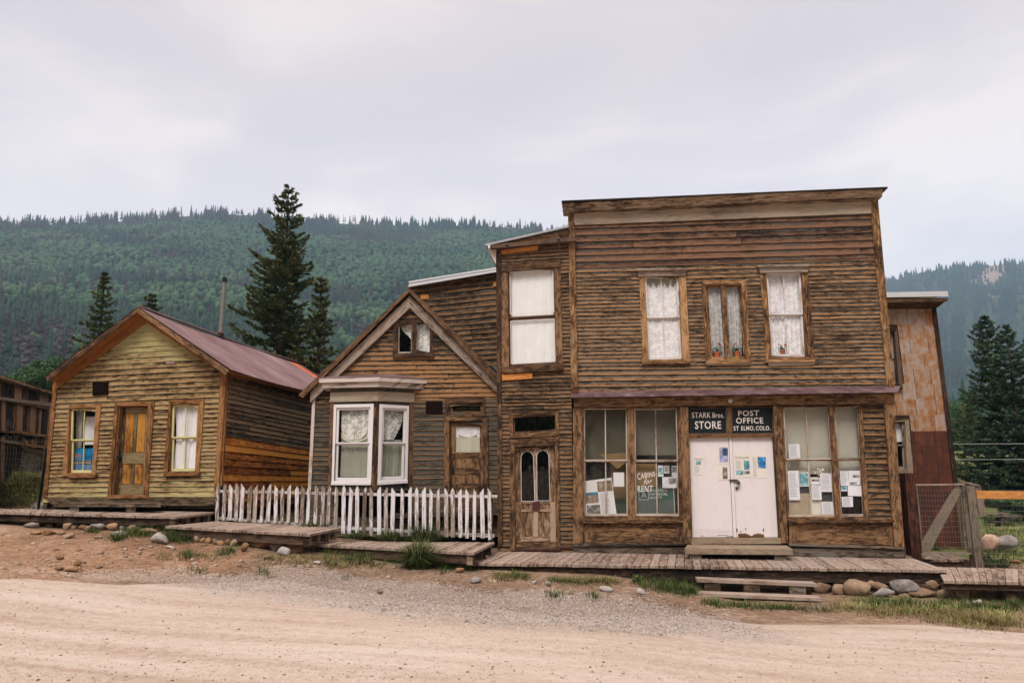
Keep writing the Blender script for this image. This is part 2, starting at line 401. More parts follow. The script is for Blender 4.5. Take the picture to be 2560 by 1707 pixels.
M_METAL = plain('pale_flashing', (.62, .62, .64), .45, .3, .1, 3)
M_FLASH = None
t = NT('pent_roof_tin'); g = t.n('ShaderNodeNewGeometry'); n1 = t.noise(g.outputs['Position'], 3.5, 6, .7)
c = t.ramp(n1, [(.3, (.045, .022, .024)), (.5, (.13, .075, .08)), (.62, (.19, .125, .13)), (.72, (.42, .36, .35))]); M_FLASH = t.done(c, .6, .1)
t = NT('rusty_tin'); r, bv, tone, _ = att(t); g = t.n('ShaderNodeNewGeometry')
n1 = t.noise(g.outputs['Position'], 3.2, 7, .70, .8); n2 = t.noise(t.comb(t.math('MULTIPLY', r, 50.), t.math('MULTIPLY', r, 31.), 0), 1, 1)
sx = t.n('ShaderNodeSeparateXYZ'); t.l(g.outputs['Position'], sx.inputs[0])
n3 = t.noise(t.comb(t.math('MULTIPLY', sx.outputs[0], 6.), t.math('ADD', t.math('MULTIPLY', r, 9.), 0.), t.math('MULTIPLY', sx.outputs[2], 2.4)), 1, 4, .6)
f = t.math('ADD', t.math('ADD', t.math('MULTIPLY', n1, .55), t.math('MULTIPLY', n3, .45)), t.math('MULTIPLY', t.math('SUBTRACT', r, .5), .10))
cp = t.ramp(f, [(.39, (.40, .335, .315)), (.49, (.37, .255, .18)), (.57, (.34, .155, .06)), (.70, (.16, .055, .02))])
cdk = t.ramp(f, [(.3, (.17, .048, .022)), (.5, (.088, .028, .017)), (.7, (.04, .02, .02))])
M_TIN = t.done(t.mix(t.step(tone, .45, .55), cp, cdk), .6, .15)

def glass(name, tint=(.9, .92, .9), dirt=.0):
    t = NT(name); t.t.nodes.remove(t.b)
    fr = t.n('ShaderNodeFresnel'); fr.inputs[0].default_value = 1.5
    tr = t.n('ShaderNodeBsdfTransparent'); tr.inputs[0].default_value = tint + (1,)
    gl = t.n('ShaderNodeBsdfGlossy'); gl.inputs['Roughness'].default_value = .03
    g = t.n('ShaderNodeNewGeometry'); n = t.noise(g.outputs['Position'], 1.7, 2); bp = t.n('ShaderNodeBump'); bp.inputs['Strength'].default_value = .12
    bp.inputs['Distance'].default_value = .05; t.l(n, bp.inputs['Height']); t.l(bp.outputs[0], gl.inputs['Normal'])
    mx = t.n('ShaderNodeMixShader'); ge = t.n('ShaderNodeNewGeometry'); t.l(t.math('MULTIPLY', fr.outputs[0], t.math('SUBTRACT', .9, t.math('MULTIPLY', ge.outputs['Backfacing'], .9))), mx.inputs[0]); t.l(tr.outputs[0], mx.inputs[1]); t.l(gl.outputs[0], mx.inputs[2])
    last = mx
    if dirt:
        df = t.n('ShaderNodeBsdfDiffuse'); df.inputs[0].default_value = (.42, .4, .36, 1); m2 = t.n('ShaderNodeMixShader')
        nd = t.noise(g.outputs['Position'], 1.3, 5, .6); t.l(t.math('MULTIPLY', t.step(nd, .35, .75), dirt), m2.inputs[0])
        t.l(mx.outputs[0], m2.inputs[1]); t.l(df.outputs[0], m2.inputs[2]); last = m2
    t.l(last.outputs[0], t.out.inputs[0]); return t.m
M_GLASS = glass('window_glass', (.985, .99, .985)); M_GLASSD = glass('dusty_glass', (.97, .975, .96), .06)

def cloth(name, col, lace=0., scale=28, fold=False, low=0.):
    t = NT(name); uv = t.n('ShaderNodeUVMap', uv_map='UVMap')
    vo = t.n('ShaderNodeTexVoronoi', feature='DISTANCE_TO_EDGE'); vo.inputs['Scale'].default_value = scale
    nd = t.noise(uv.outputs[0], scale * .35, 3, .6); ad = t.n('ShaderNodeMixRGB', blend_type='ADD'); ad.inputs[0].default_value = .08
    t.l(uv.outputs[0], ad.inputs[1]); t.l(nd, ad.inputs[2]); t.l(ad.outputs[0], vo.inputs['Vector'])
    n1 = t.noise(uv.outputs[0], 3, 4, .6)
    c = t.mix(n1, tuple(x * .85 for x in col), tuple(min(1, x * 1.08) for x in col))
    t.done(c, .95, 0, .05)
    if lace:
        a = t.step(vo.outputs[0], .20 * (1 - low), .05 * (1 - low)); n5 = t.noise(uv.outputs[0], scale * .25, 2)
        a = t.math('MAXIMUM', a, t.step(n5, .48, .56))
        a = t.math('ADD', t.math('MULTIPLY', a, lace), 1 - lace, clamp=True); t.l(a, t.b.inputs['Alpha'])
    return t.m
M_LACE = cloth('lace_curtain', (.90, .87, .90), .32, 30)
M_LACE2 = cloth('dark_lace_curtain', (.80, .78, .74), .75, 26)
M_CLOTH = cloth('white_cloth', (.88, .85, .88)); M_LINEN = cloth('unbleached_linen', (.60, .56, .46)); M_MUSLIN = cloth('muslin', (.34, .335, .27))
M_SHEER = cloth('sheer_white', (.90, .89, .89)); M_SHADE_D = cloth('olive_shade', (.115, .10, .07)); M_SHADE_L = cloth('pale_shade', (.52, .49, .42))
M_DARKWOOD = plain('dark_board', (.010, .006, .005), .95, spec=.05); M_BLACK = plain('black_paint', (.010, .013, .016), .35, spec=.4)
M_SIGNBLK = plain('sign_black', (.006, .012, .014), .45, var=.3); M_LETTER = plain('cream_lettering', (.78, .71, .66), .7, var=.06)
M_PAPER = plain('paper', (.80, .79, .84), .85, var=.04, scale=2); M_PAPERW = plain('warm_paper', (.76, .70, .62), .85, var=.05)
M_INK = plain('ink', (.40, .40, .43), .85); M_INKDK = plain('dark_ink', (.05, .05, .055), .8, var=.5, scale=40)
def photo(name, a, b, c, sc=22):
    sc *= .45; m_ = lambda p, q: tuple((x * .6 + y * .4) for x, y in zip(p, q)); a, c = m_(a, b), m_(c, b)
    t = NT(name); g = t.n('ShaderNodeNewGeometry'); n1 = t.noise(g.outputs['Position'], sc, 3, .6)
    return t.done(t.ramp(n1, [(.36, a), (.5, b), (.64, c)]), .5)
M_PH_TEAL = photo('teal_print', (.02, .09, .11), (.12, .32, .38), (.65, .78, .8)); M_PH_BLUE = photo('blue_print', (.01, .05, .16), (.03, .22, .5), (.6, .68, .85))
M_PH_LIL = photo('lilac_print', (.16, .19, .38), (.34, .36, .55), (.55, .56, .7), 30); M_PH_GREY = photo('grey_print', (.03, .03, .03), (.2, .18, .17), (.62, .6, .6), 30)
M_PH_NAVY = photo('navy_print', (.01, .03, .08), (.03, .08, .2), (.25, .3, .5)); M_PH_COL = photo('colour_photo', (.04, .04, .03), (.28, .19, .12), (.5, .45, .45), 26)
M_PH_SKY = photo('sky_print', (.02, .18, .42), (.05, .32, .6), (.1, .45, .75)); M_POSTER = photo('poster_blue', (.0, .10, .26), (.0, .17, .38), (.01, .25, .48), 8)
M_POSTER2 = photo('poster_lake', (.03, .11, .26), (.09, .21, .38), (.22, .36, .52), 20); M_ORANGE = plain('orange_ink', (.62, .13, .04), .7)
M_MAROON = plain('maroon_ink', (.07, .02, .02), .7); M_GREEN = plain('board_green', (.006, .085, .055), .5); M_SLATE = plain('board_slate', (.075, .10, .10), .5, var=.3)
M_GREENWD = plain('green_wainscot', (.055, .10, .06), .6, var=.3, scale=12); M_CARD = plain('cardboard', (.27, .165, .075), .85, var=.2, scale=3)
M_IRON = plain('old_iron', (.10, .095, .09), .45, .7, .4, 30); M_PIPE = plain('galvanised_pipe', (.22, .20, .19), .55, .4, .35, 9)
M_DKGREEN = plain('dark_green_steel', (.008, .018, .014), .5); M_WIRE = plain('fence_wire', (.34, .33, .31), .5, .6)
M_TERRA = plain('terracotta', (.42, .12, .05), .8); M_LEAFP = plain('pot_leaf', (.03, .10, .05), .7, var=.5, scale=60); M_PETAL = plain('red_petal', (.5, .02, .05), .7, var=.4, scale=80)
M_TARP = plain('white_tarp', (.6, .6, .66), .7, var=.15, scale=3); M_PORC = plain('porcelain', (.6, .58, .56), .3); M_DIRTIN = M_DARKWOOD

def stone_mat(name, a, b, c, sc=5):
    t = NT(name); tc = t.n('ShaderNodeTexCoord'); oi = t.n('ShaderNodeObjectInfo')
    n1 = t.noise(tc.outputs['Object'], sc, 5, .65); n2 = t.noise(tc.outputs['Object'], sc * 9, 3, .7)
    f = t.math('ADD', t.math('ADD', t.math('MULTIPLY', n1, .6), t.math('MULTIPLY', n2, .4)), t.math('MULTIPLY', t.math('SUBTRACT', oi.outputs['Random'], .5), .16))
    t.bump(t.math('ADD', n1, t.math('MULTIPLY', n2, .4)), .5, .03)
    return t.done(t.ramp(f, [(.36, a), (.5, b), (.64, c)]), .9)
M_ST_TAN = stone_mat('tan_stone', (.14, .09, .055), (.27, .18, .115), (.40, .30, .215))
M_ST_OCH = stone_mat('ochre_stone', (.15, .08, .035), (.29, .165, .08), (.40, .26, .155)); M_ST_GREY = stone_mat('grey_stone', (.14, .12, .11), (.30, .27, .25), (.46, .42, .4))
M_ST_WHT = stone_mat('pale_stone', (.20, .175, .16), (.36, .325, .30), (.52, .48, .45)); M_ST_PINK = stone_mat('pink_granite', (.32, .18, .12), (.55, .36, .26), (.68, .52, .42), 3)

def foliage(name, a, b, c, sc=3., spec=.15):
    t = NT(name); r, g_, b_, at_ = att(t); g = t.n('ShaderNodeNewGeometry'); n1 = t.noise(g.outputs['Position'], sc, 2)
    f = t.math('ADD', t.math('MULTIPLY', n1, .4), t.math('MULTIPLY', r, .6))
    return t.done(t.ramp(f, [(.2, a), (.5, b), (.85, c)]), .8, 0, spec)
M_SPRUCE = foliage('spruce_needles', (.018, .034, .017), (.074, .100, .042), (.22, .21, .08))
M_CONE = foliage('spruce_cones', (.035, .02, .01), (.09, .05, .025), (.15, .09, .045))
M_SPRUCE_B = foliage('blue_spruce_needles', (.015, .036, .024), (.055, .098, .056), (.13, .18, .10))
M_ASPEN = foliage('aspen_leaves', (.03, .075, .03), (.06, .13, .05), (.11, .19, .08))
M_GRASS = foliage('grass_blades', (.022, .048, .012), (.062, .095, .024), (.19, .19, .07)); M_STRAW = foliage('dry_grass', (.10, .085, .03), (.22, .175, .07), (.36, .29, .14))
M_F_CON = foliage('far_conifers', (.007, .018, .013), (.015, .036, .024), (.034, .060, .036), .01)
M_F_ASP = foliage('far_aspens', (.018, .046, .021), (.032, .074, .031), (.056, .102, .046), .01)
M_F_DEAD = foliage('far_dead_trees', (.030, .022, .022), (.062, .046, .045), (.11, .088, .082), .01)

# ------------------------------------------------------------------ builders
def siding(name, F, corners, pitch, mat, parent, poly=None, holes=(), d=0.0, thick=.10, lap=.026, wmin=0., wmax=1., tonef=None, seed=1, uvmode=False, plank=3.2, wob=1., jit=.12, missing=0.):
    rr = random.Random(seed)
    cv = (lambda p: [np.array(x, float) for x in p]) if uvmode else (lambda p: [np.array(F.uv(x, d + .02)) for x in p])
    TL, TR, BR, BL = cv(corners)
    pl = cv(poly) if poly is not None else [TL, TR, BR, BL]
    def line(w):
        a = BL + (TL - BL) * w; b = BR + (TR - BR) * w; return a, b
    def vat(u, w):
        a, b = line(w); return a[1] + (b[1] - a[1]) * (u - a[0]) / (b[0] - a[0])
    def wof(p):
        v0, v1 = vat(p[0], 0), vat(p[0], 1); w = (p[1] - v0) / (v1 - v0)
        for _ in range(3):
            e = vat(p[0], w) - p[1]; w -= e / (v1 - v0)
        return w
    PW = [(p[0], wof(p)) for p in pl]; HW = [[(p[0], wof(p)) for p in cv(h)] for h in holes]
    def rng(pw, w):
        us = []
        for i in range(len(pw)):
            (a, wa), (b, wb) = pw[i], pw[(i + 1) % len(pw)]
            if (wa - w) * (wb - w) <= 0 and abs(wa - wb) > 1e-9: us.append(a + (b - a) * (w - wa) / (wb - wa))
        return (min(us), max(us)) if len(us) >= 2 else None
    wlo, whi = min(p[1] for p in PW), max(p[1] for p in PW)
    H = abs((TL[1] + TR[1] - BL[1] - BR[1]) / 2)
    m = MB(); w = wlo; k = 0
    prm = rr.random() * 2
    while w < whi - 1e-4:
        ph = (pitch(w) if callable(pitch) else pitch) * (1 + rr.uniform(-jit, jit)) / H
        w0, w1 = w, min(w + ph, whi); w = w1; k += 1
        cuts = {w0, w1}
        for h in HW:
            for e in (min(p[1] for p in h), max(p[1] for p in h)):
                if w0 + 1e-4 < e < w1 - 1e-4: cuts.add(e)
        for e in (p[1] for p in PW):
            if w0 + 1e-4 < e < w1 - 1e-4: cuts.add(e)
        cuts = sorted(cuts)
        full = rng(PW, (w0 + w1) / 2)
        if full is None: continue
        # plank joints along the row
        js = []; u = full[0] + rr.uniform(.4, plank)
        while u < full[1] - .3: js.append(u); u += rr.uniform(plank * .5, plank * 1.4)
        rn = [rr.random() for _ in range(len(js) + 1)]
        dj = [rr.uniform(-.003, .005) for _ in rn]
        ph1, ph2 = rr.uniform(0, 6), rr.uniform(0, 6)
        for wa, wb in zip(cuts[:-1], cuts[1:]):
            ra, rb = rng(PW, wa + 1e-5), rng(PW, wb - 1e-5)
            if ra is None or rb is None: continue
            ivs = [[ra, rb]]
            for h in HW:
                wm = (wa + wb) / 2
                if min(p[1] for p in h) < wm < max(p[1] for p in h):
                    ha = rng(h, min(max(wa, min(p[1] for p in h) + 1e-5), max(p[1] for p in h) - 1e-5)) or rng(h, wm)
                    hb = rng(h, max(min(wb, max(p[1] for p in h) - 1e-5), min(p[1] for p in h) + 1e-5)) or rng(h, wm)
                    nv = []
                    for (a, b) in ivs:
                        l_, r_ = (a[0], b[0]), (a[1], b[1])
                        if ha[1] <= l_[0] or ha[0] >= r_[0]: nv.append([a, b]); continue
                        if ha[0] > l_[0] + .01: nv.append([(l_[0], ha[0]), (l_[1], hb[0])])
                        if ha[1] < r_[0] - .01: nv.append([(ha[1], r_[0]), (hb[1], r_[1])])
                    ivs = nv
            ba, bb = (wa - w0) / (w1 - w0), (wb - w0) / (w1 - w0)
            for (a, b) in ivs:
                lo, hi = (a[0] + b[0]) / 2, (a[1] + b[1]) / 2
                if hi - lo < .005: continue
                js_ = [j for j in js if lo + .02 < j < hi - .02]
                us = [lo] + js_ + [hi]
                for q in range(len(us) - 1):
                    pi = sum(1 for j in js if j <= us[q] + 1e-6)
                    L = us[q + 1] - us[q]; ns = max(1, int(L / .32))
                    def X(fr, lvl, back=False):
                        uu = us[q] + L * fr
                        g = (uu - lo) / (hi - lo)
                        ub, ut = a[0] + (a[1] - a[0]) * g, b[0] + (b[1] - b[0]) * g
                        uu = ub if lvl == 0 else ut; ww = wa if lvl == 0 else wb; bv = ba if lvl == 0 else bb
                        v = vat(uu, ww)
                        if bv < .01: v += wob * (.0045 * math.sin(uu * 7.1 + ph1) + .003 * math.sin(uu * 17 + ph2))
                        if back: return F.X(uu, v, d - thick)
                        dd = d + .004 + (lap + dj[pi]) * (1 - bv) + (wob * .003 * math.sin(uu * 5 + ph2) * (1 - bv))
                        if bv < .01: v -= .008
                        return F.X(uu, v, dd)
                    tn = .5 if tonef is None else tonef((us[q] + us[q + 1]) / 2, (wa + wb) / 2)
                    rnd = rn[pi]
                    va = F.o[2] + 0; vb = (w1 - w0) * H
                    for e in range(ns):
                        f0, f1 = e / ns, (e + 1) / ns
                        if e == 0 and q > 0: f0 = .003 / L
                        if e == ns - 1 and q < len(us) - 2: f1 = 1 - .003 / L
                        x0, x1 = us[q] + L * f0, us[q] + L * f1
                        A, B, Cc, D = X(f0, 0), X(f1, 0), X(f1, 1), X(f0, 1)
                        A2, B2, C2, D2 = X(f0, 0, 1), X(f1, 0, 1), X(f1, 1, 1), X(f0, 1, 1)
                        b0, b1 = (rnd, ba, tn, 1), (rnd, bb, tn, 1)
                        m.face([A, B, Cc, D], [(x0, ba * vb), (x1, ba * vb), (x1, bb * vb), (x0, bb * vb)], [b0, b0, b1, b1])
                        m.face([B, A, A2, B2], [(x1, 0), (x0, 0), (x0, .1), (x1, .1)], [b0] * 4)
                        m.face([D, Cc, C2, D2], [(x0, .2), (x1, .2), (x1, .3), (x0, .3)], [b1] * 4)
                        m.face([B2, A2, D2, C2], [(x1, 0), (x0, 0), (x0, vb), (x1, vb)], [b0, b0, b1, b1])
                        if e == 0: m.face([A, D, D2, A2], [(0, 0), (0, vb), (.1, vb), (.1, 0)], [b0] * 4)
                        if e == ns - 1: m.face([Cc, B, B2, C2], [(0, vb), (0, 0), (.1, 0), (.1, vb)], [b0] * 4)
    return m.build(name, mat, parent)

def uvq(F, px, d=0.): return [np.array(F.uv(p, d)) for p in px]
def inset(q, a, b=None, c=None, e=None):
    """inset by metres: left,top,right,bottom"""
    b = a if b is None else b; c = a if c is None else c; e = b if e is None else e
    w = np.linalg.norm(q[1] - q[0]); h = np.linalg.norm(q[3] - q[0])
    return sub(q, a / w, b / h, 1 - c / w, 1 - e / h)

def glazing(F, parent, op, sash_mat, cols=2, meet=.5, st=.045, d=-.02, rails=1, gm=None, bars=.022, name='sash'):
    """two sliding sashes with glass; op = opening quad in uv (TL,TR,BR,BL)"""
    m, g = MB(), MB()
    parts = [(0, meet, d)] + ([(meet, 1, d - .035)] if rails else [])
    if not rails: parts = [(0, 1, d)]
    for t0, t1, dd in parts:
        o = sub(op, 0, t0, 1, t1)
        i = inset(o, st, st if t0 == 0 else .03, st, (st + .02 if t1 == 1 else .03))
        m.frame(F, o, i, dd - .035, dd, uvmode=True)
        for c in range(1, cols):
            s = c / cols; w = bars / np.linalg.norm(op[1] - op[0])
            m.pr(F, sub(i, s - w / 2, 0, s + w / 2, 1), dd - .03, dd - .004, uvmode=True)
        g.pr(F, i, dd - .020, dd - .016, uvmode=True)
    s = m.build(name, sash_mat, parent)
    g.build('pane', gm or M_GLASS, parent)
    return s

def window(F, bld, casing, opening, cmat, smat, cols=2, meet=.5, cd=.045, sill=None, jamb=.11, st=.045, rails=1, gm=None, head=None, d=-.02, name='window', bars=.022):
    co = uvq(F, casing, cd); op = uvq(F, opening, 0)
    m = MB(); m.frame(F, co, op, 0.0, cd, uvmode=True)
    m.frame(F, op, inset(op, .012), -jamb, -.001, uvmode=True)
    if head: m.pr(F, head, cd - .02, cd + .035)
    w = m.build(name, cmat, bld)
    glazing(F, w, inset(op, .013), smat, cols, meet, st, d, rails, gm, bars)
    if sill: s = MB(); s.pr(F, sill, -.02, cd + .05); s.build('sill', cmat, w)
    return w, op

def curtain(name, F, q, d, mat, label, folds=6, amp=.02, shape=None, group=None, uvmode=True, nx=48, ny=14, cat='curtain'):
    """q in uv (TL,TR,BR,BL)"""
    V, U = [], []
    wq = np.linalg.norm(q[1] - q[0]); hq = np.linalg.norm(q[3] - q[0])
    rr = random.Random(label); p1, p2 = rr.uniform(0, 6), rr.uniform(0, 6)
    for j in range(ny + 1):
        for i in range(nx + 1):
            s, t = i / nx, j / ny; s2, t2 = shape(s, t) if shape else (s, t)
            a = bil(q, s2, t2)
            w = amp * (math.sin(s * folds * 6.28 + p1) + .4 * math.sin(s * folds * 15.1 + p2 + t)) * (.5 + .5 * t)
            V.append(F.X(a[0], a[1], d + w)); U.append((s * wq, t * hq))
    m = MB(); at = (rr.random(), .5, .5, 1)
    for j in range(ny):
        for i in range(nx):
            k = j * (nx + 1) + i; idx = [k, k + nx + 1, k + nx + 2, k + 1]
            m.face([V[x] for x in idx], [U[x] for x in idx], [at] * 4)
    o = m.build(name, mat, None, smooth=True)
    return tag(o, label, cat, group)

_tc = {}
def text_into(m, s, F, q, d0, d1, mi=0, bold=.02, shear=0.):
    """letters of s stretched to fill the quad q (uv TL,TR,BR,BL)"""
    cu = bpy.data.curves.new('t', 'FONT'); cu.body = s; cu.offset = bold * .35; cu.space_character = 1.12; cu.resolution_u = 3; cu.shear = shear
    ob = bpy.data.objects.new('t', cu); COL.objects.link(ob)
    dg = bpy.context.evaluated_depsgraph_get(); dg.update()
    me = bpy.data.meshes.new_from_object(ob.evaluated_get(dg))
    bpy.data.objects.remove(ob); bpy.data.curves.remove(cu)
    vs = np.array([v.co[:] for v in me.vertices]); x0, y0 = vs[:, 0].min(), vs[:, 1].min(); x1, y1 = vs[:, 0].max(), vs[:, 1].max()
    for p in me.polygons:
        pts = []
        for vi in p.vertices:
            a = bil(q, (vs[vi][0] - x0) / (x1 - x0), 1 - (vs[vi][1] - y0) / (y1 - y0)); pts.append(F.X(a[0], a[1], d1))
        nn = np.zeros(3)
        for i in range(1, len(pts) - 1): nn += np.cross(pts[i] - pts[0], pts[i + 1] - pts[0])
        if nn @ F.n < 0: pts = pts[::-1]
        m.face(pts, [(0, 0)] * len(pts), [(.5, .5, .5, 1)] * len(pts), mi)
    bpy.data.meshes.remove(me)

def paper(F, px, d, label, prints=(), mat=None, name='paper_notice', cat='paper notice', group='paper notices', lines=0, texts=(), curl=0):
    q = uvq(F, px, d); m = MB(); mats = [mat or M_PAPER]
    m.pr(F, q, d - .0015, d, uvmode=True)
    def mi(x):
        if x not in mats: mats.append(x)
        return mats.index(x)
    for (s0, t0, s1, t1, pm) in prints: m.pr(F, sub(q, s0, t0, s1, t1), d, d + .001, uvmode=True, mi=mi(pm))
    if lines:
        l0, l1, nl, sx0, sx1 = lines
        rr = random.Random(label)
        for i in range(nl):
            t0 = l0 + (l1 - l0) * i / nl
            m.pr(F, sub(q, sx0, t0, sx0 + (sx1 - sx0) * rr.uniform(.7, 1), t0 + (l1 - l0) / nl * .42), d, d + .0008, uvmode=True, mi=mi(M_INK))
    for (s, s0, t0, s1, t1, pm, bd) in texts: text_into(m, s, F, sub(q, s0, t0, s1, t1), d, d + .0022, mi(pm), bd)
    return tag(m.build(name, mats), label, cat, group)

def corrugated(name, A, B, back, mat, parent, L, per=.076, amp=.009, sag=lambda l: 0., tone=lambda l: 0., rows=6, thick=.004):
    """sheet from ridge A to eave B, running along `back` for L metres"""
    n = int(L / per * 4); m = MB(); A, B, back = map(lambda a: np.array(a, float), (A, B, back))
    nr = np.cross(B - A, back); nr /= np.linalg.norm(nr)
    if nr[2] < 0: nr = -nr
    sl = np.linalg.norm(B - A)
    P = [[A + (B - A) * j / rows + back * (L * i / n) + nr * amp * math.sin(i * math.pi / 2) + np.array([0, 0, sag(L * i / n) * (1 - .35 * j / rows)]) for j in range(rows + 1)] for i in range(n + 1)]
    rn = [R0.random() for _ in range(int(L / .66) + 2)]
    for i in range(n):
        l = L * i / n; a = (rn[int(l / .66)], .5, tone(l), 1)
        for j in range(rows):
            m.face([P[i][j], P[i][j + 1], P[i + 1][j + 1], P[i + 1][j]], [(sl * j / rows, l), (sl * (j + 1) / rows, l), (sl * (j + 1) / rows, l + per / 4), (sl * j / rows, l + per / 4)], [a] * 4)
    return m.build(name, mat, parent, smooth=True)

BK = -FM.n   # horizontal direction into the block

# ================================================================== YELLOW CABIN
uvp = FM.uv
cu0, cu1 = -14.31, -10.05
cab = thing('wooden_cabin', 'small yellow gabled cabin with orange door and purple-brown metal roof', 'cabin', FM.X(-12.2, 1.5, -3))
pk = np.array(FM.uv(c1(845, 166), .38)); eL = np.array(FM.uv(c1(280, 590), .38)); eR = np.array(FM.uv(c1(1402, 548), .38))
def rake(u):   # height of roof line over u
    return pk[1] + (eL[1] - pk[1]) * (pk[0] - u) / (pk[0] - eL[0]) if u < pk[0] else pk[1] + (eR[1] - pk[1]) * (u - pk[0]) / (eR[0] - pk[0])
DR = .10
wl_open = Q(c1, 432, 785, 595, 782, 568, 1183, 421, 1183); wr_open = Q(c1, 1052, 762, 1220, 758, 1200, 1172, 1035, 1175)
dr_open = Q(c1, 730, 770, 915, 768, 885, 1336, 684, 1336)
def qpoly(a): return a
v_b = 1.62
cab_poly = [(cu0, rake(cu0) - DR), (pk[0], pk[1] - DR), (cu1, rake(cu1) - DR), (cu1, v_b), (cu0, v_b)]
hol = [uvq(FM, h) for h in (wl_open, wr_open, dr_open)]
cTL, cTR = FM.uv(c1(350, 660)), FM.uv(c1(1345, 617)); cBR, cBL = FM.uv(c1(1310, 1330)), FM.uv(c1(275, 1332))
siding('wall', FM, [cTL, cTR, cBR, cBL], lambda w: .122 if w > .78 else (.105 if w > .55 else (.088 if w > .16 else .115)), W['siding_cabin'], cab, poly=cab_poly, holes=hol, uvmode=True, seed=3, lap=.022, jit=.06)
m = MB(); m.pr(FM, Q(c1, 268, 1328, 1312, 1326, 1313, 1378, 330, 1388), -.12, .035); m.build('sill_beam', W['sill'], cab)
for q in (Q(c1, 330, 605, 350, 625, 285, 1330, 262, 1330), Q(c1, 1350, 560, 1386, 558, 1334, 1330, 1308, 1330)):
    m = MB(); m.pr(FM, q, -.05, .045); m.build('corner_board', W['trim_cabin'], cab)
cs = FM.back(cu1 + .03)
# right side: dark upper boards, orange lower boards
TLs = np.array(cs.uv(c2(142, 1046))); TRs = np.array(cs.uv(c2(655, 1132)))
k_ = (TRs - TLs) / (TRs[0] - TLs[0]); bnd0, bnd1 = TLs - k_ * TLs[0], TLs + k_ * (11.4 - TLs[0])
zt = rake(cu1) - .08
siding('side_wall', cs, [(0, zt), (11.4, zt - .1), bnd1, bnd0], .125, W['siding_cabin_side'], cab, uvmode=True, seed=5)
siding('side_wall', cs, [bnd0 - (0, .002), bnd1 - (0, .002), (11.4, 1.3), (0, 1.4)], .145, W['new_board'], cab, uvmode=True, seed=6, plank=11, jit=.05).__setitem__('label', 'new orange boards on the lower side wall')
m = MB(); m.pr(cs, [(0, bnd0[1] + .0), (0, zt), (.09, zt), (.05, 1.45), (0, 1.45)], .0, .045, uvmode=True); m.build('corner_board', W['trim_cabin'], cab)
m = MB(); m.pr(cs, [(.09, zt - .2), (11.4, zt - .3), (11.4, zt - .1), (.09, zt)], .02, .05, uvmode=True); m.build('frieze_board', W['soffit'], cab)
m = MB()
m.slab([FM.X(cu0, 1.2, 0), FM.X(cu0, rake(cu0) - .1, 0), FM.X(cu0, rake(cu0) - .1, -11.4), FM.X(cu0, 1.2, -11.4)], FM.u * .1)
m.slab([FM.X(cu0, 1.2, -11.4), FM.X(cu1, 1.2, -11.4), FM.X(cu1, rake(cu1) - .2, -11.4), FM.X(pk[0], pk[1] - .3, -11.4), FM.X(cu0, rake(cu0) - .2, -11.4)], -FM.n * .1)
m.slab([FM.X(cu0, 1.45, -.1), FM.X(cu1, 1.45, -.1), FM.X(cu1, 1.45, -11.4), FM.X(cu0, 1.45, -11.4)], (0, 0, .08))
m.build('rear_wall', W['siding_cabin_side'], cab)
sg = lambda l: -.14 * math.sin(min(l, 12) / 12 * math.pi) - .03 * math.sin(l * .9)
A = FM.X(pk[0], pk[1] + .012, .38)
corrugated('roof', A, FM.X(eR[0] + .05, eR[1], .38), BK, M_ROOF, cab, 12.1, sag=sg, tone=lambda l: 1. if 8.1 < l < 8.75 else 0.)
corrugated('roof', A, FM.X(eL[0] - .04, eL[1], .38), BK, M_ROOF, cab, 12.1, sag=sg)
m = MB(); m.tube(A + (0, 0, .012), A + BK * 6 + (0, 0, .012 + sg(6)), .03); m.tube(A + BK * 6 + (0, 0, .012 + sg(6)), A + BK * 12 + (0, 0, -.02), .03); m.build('ridge_cap', M_ROOF, cab)
m = MB()
for e in (eL, eR):
    for l0, l1 in ((0, 4), (4, 8), (8, 12)):
        f = lambda l, z: (FM.X(pk[0], pk[1] - .03 + sg(l), .36 - l), FM.X(e[0], e[1] - .03 + sg(l) * .65, .36 - l))
        a, b = f(l0, 0); c, d_ = f(l1, 0); m.slab([a, b, d_, c], (0, 0, -.035), grain=BK)
m.build('soffit', W['soffit'], cab)
for e in (eL, eR):
    m = MB(); q = [(e[0], e[1] - .012), (pk[0], pk[1] - .012), (pk[0], pk[1] - .13), (e[0] + (.06 if e is eL else -.06), e[1] - .12)]
    m.pr(FM, q, .362, .39, uvmode=True); m.build('barge_board', W['trim'], cab)
    m = MB(); uu = cu0 if e is eL else cu1; q = [(uu, rake(uu) - .07), (pk[0], pk[1] - .07), (pk[0], pk[1] - .29), (uu, rake(uu) - .27)]
    m.pr(FM, q, .031, .05, uvmode=True); m.build('frieze_board', W['soffit'], cab)
cw1, o1 = window(FM, cab, Q(c1, 424, 760, 618, 756, 583, 1205, 378, 1200), wl_open, W['trim_cabin'], W['yellow_sash'], sill=Q(c1, 420, 1190, 590, 1188, 582, 1208, 418, 1210), st=.04)
cw2, o2 = window(FM, cab, Q(c1, 1035, 733, 1250, 728, 1218, 1190, 1000, 1193), wr_open, W['trim_cabin'], W['yellow_sash'], sill=Q(c1, 1002, 1182, 1220, 1178, 1218, 1195, 1000, 1200), st=.04)
curtain('window_curtain', FM, [bil(o1, .25, .12), bil(o1, 1, .12), bil(o1, 1, .56), bil(o1, .2, .56)], -.3, M_CLOTH, 'plain white cloth hanging above the blue poster in the cabin window', 2, .015)
curtain('window_curtain', FM, [bil(o1, -.05, .0), bil(o1, .22, .0), bil(o1, .16, 1), bil(o1, -.05, 1)], -.22, M_SHADE_L, 'narrow greyish curtain at the left edge of the cabin window with the poster', 3, .02)
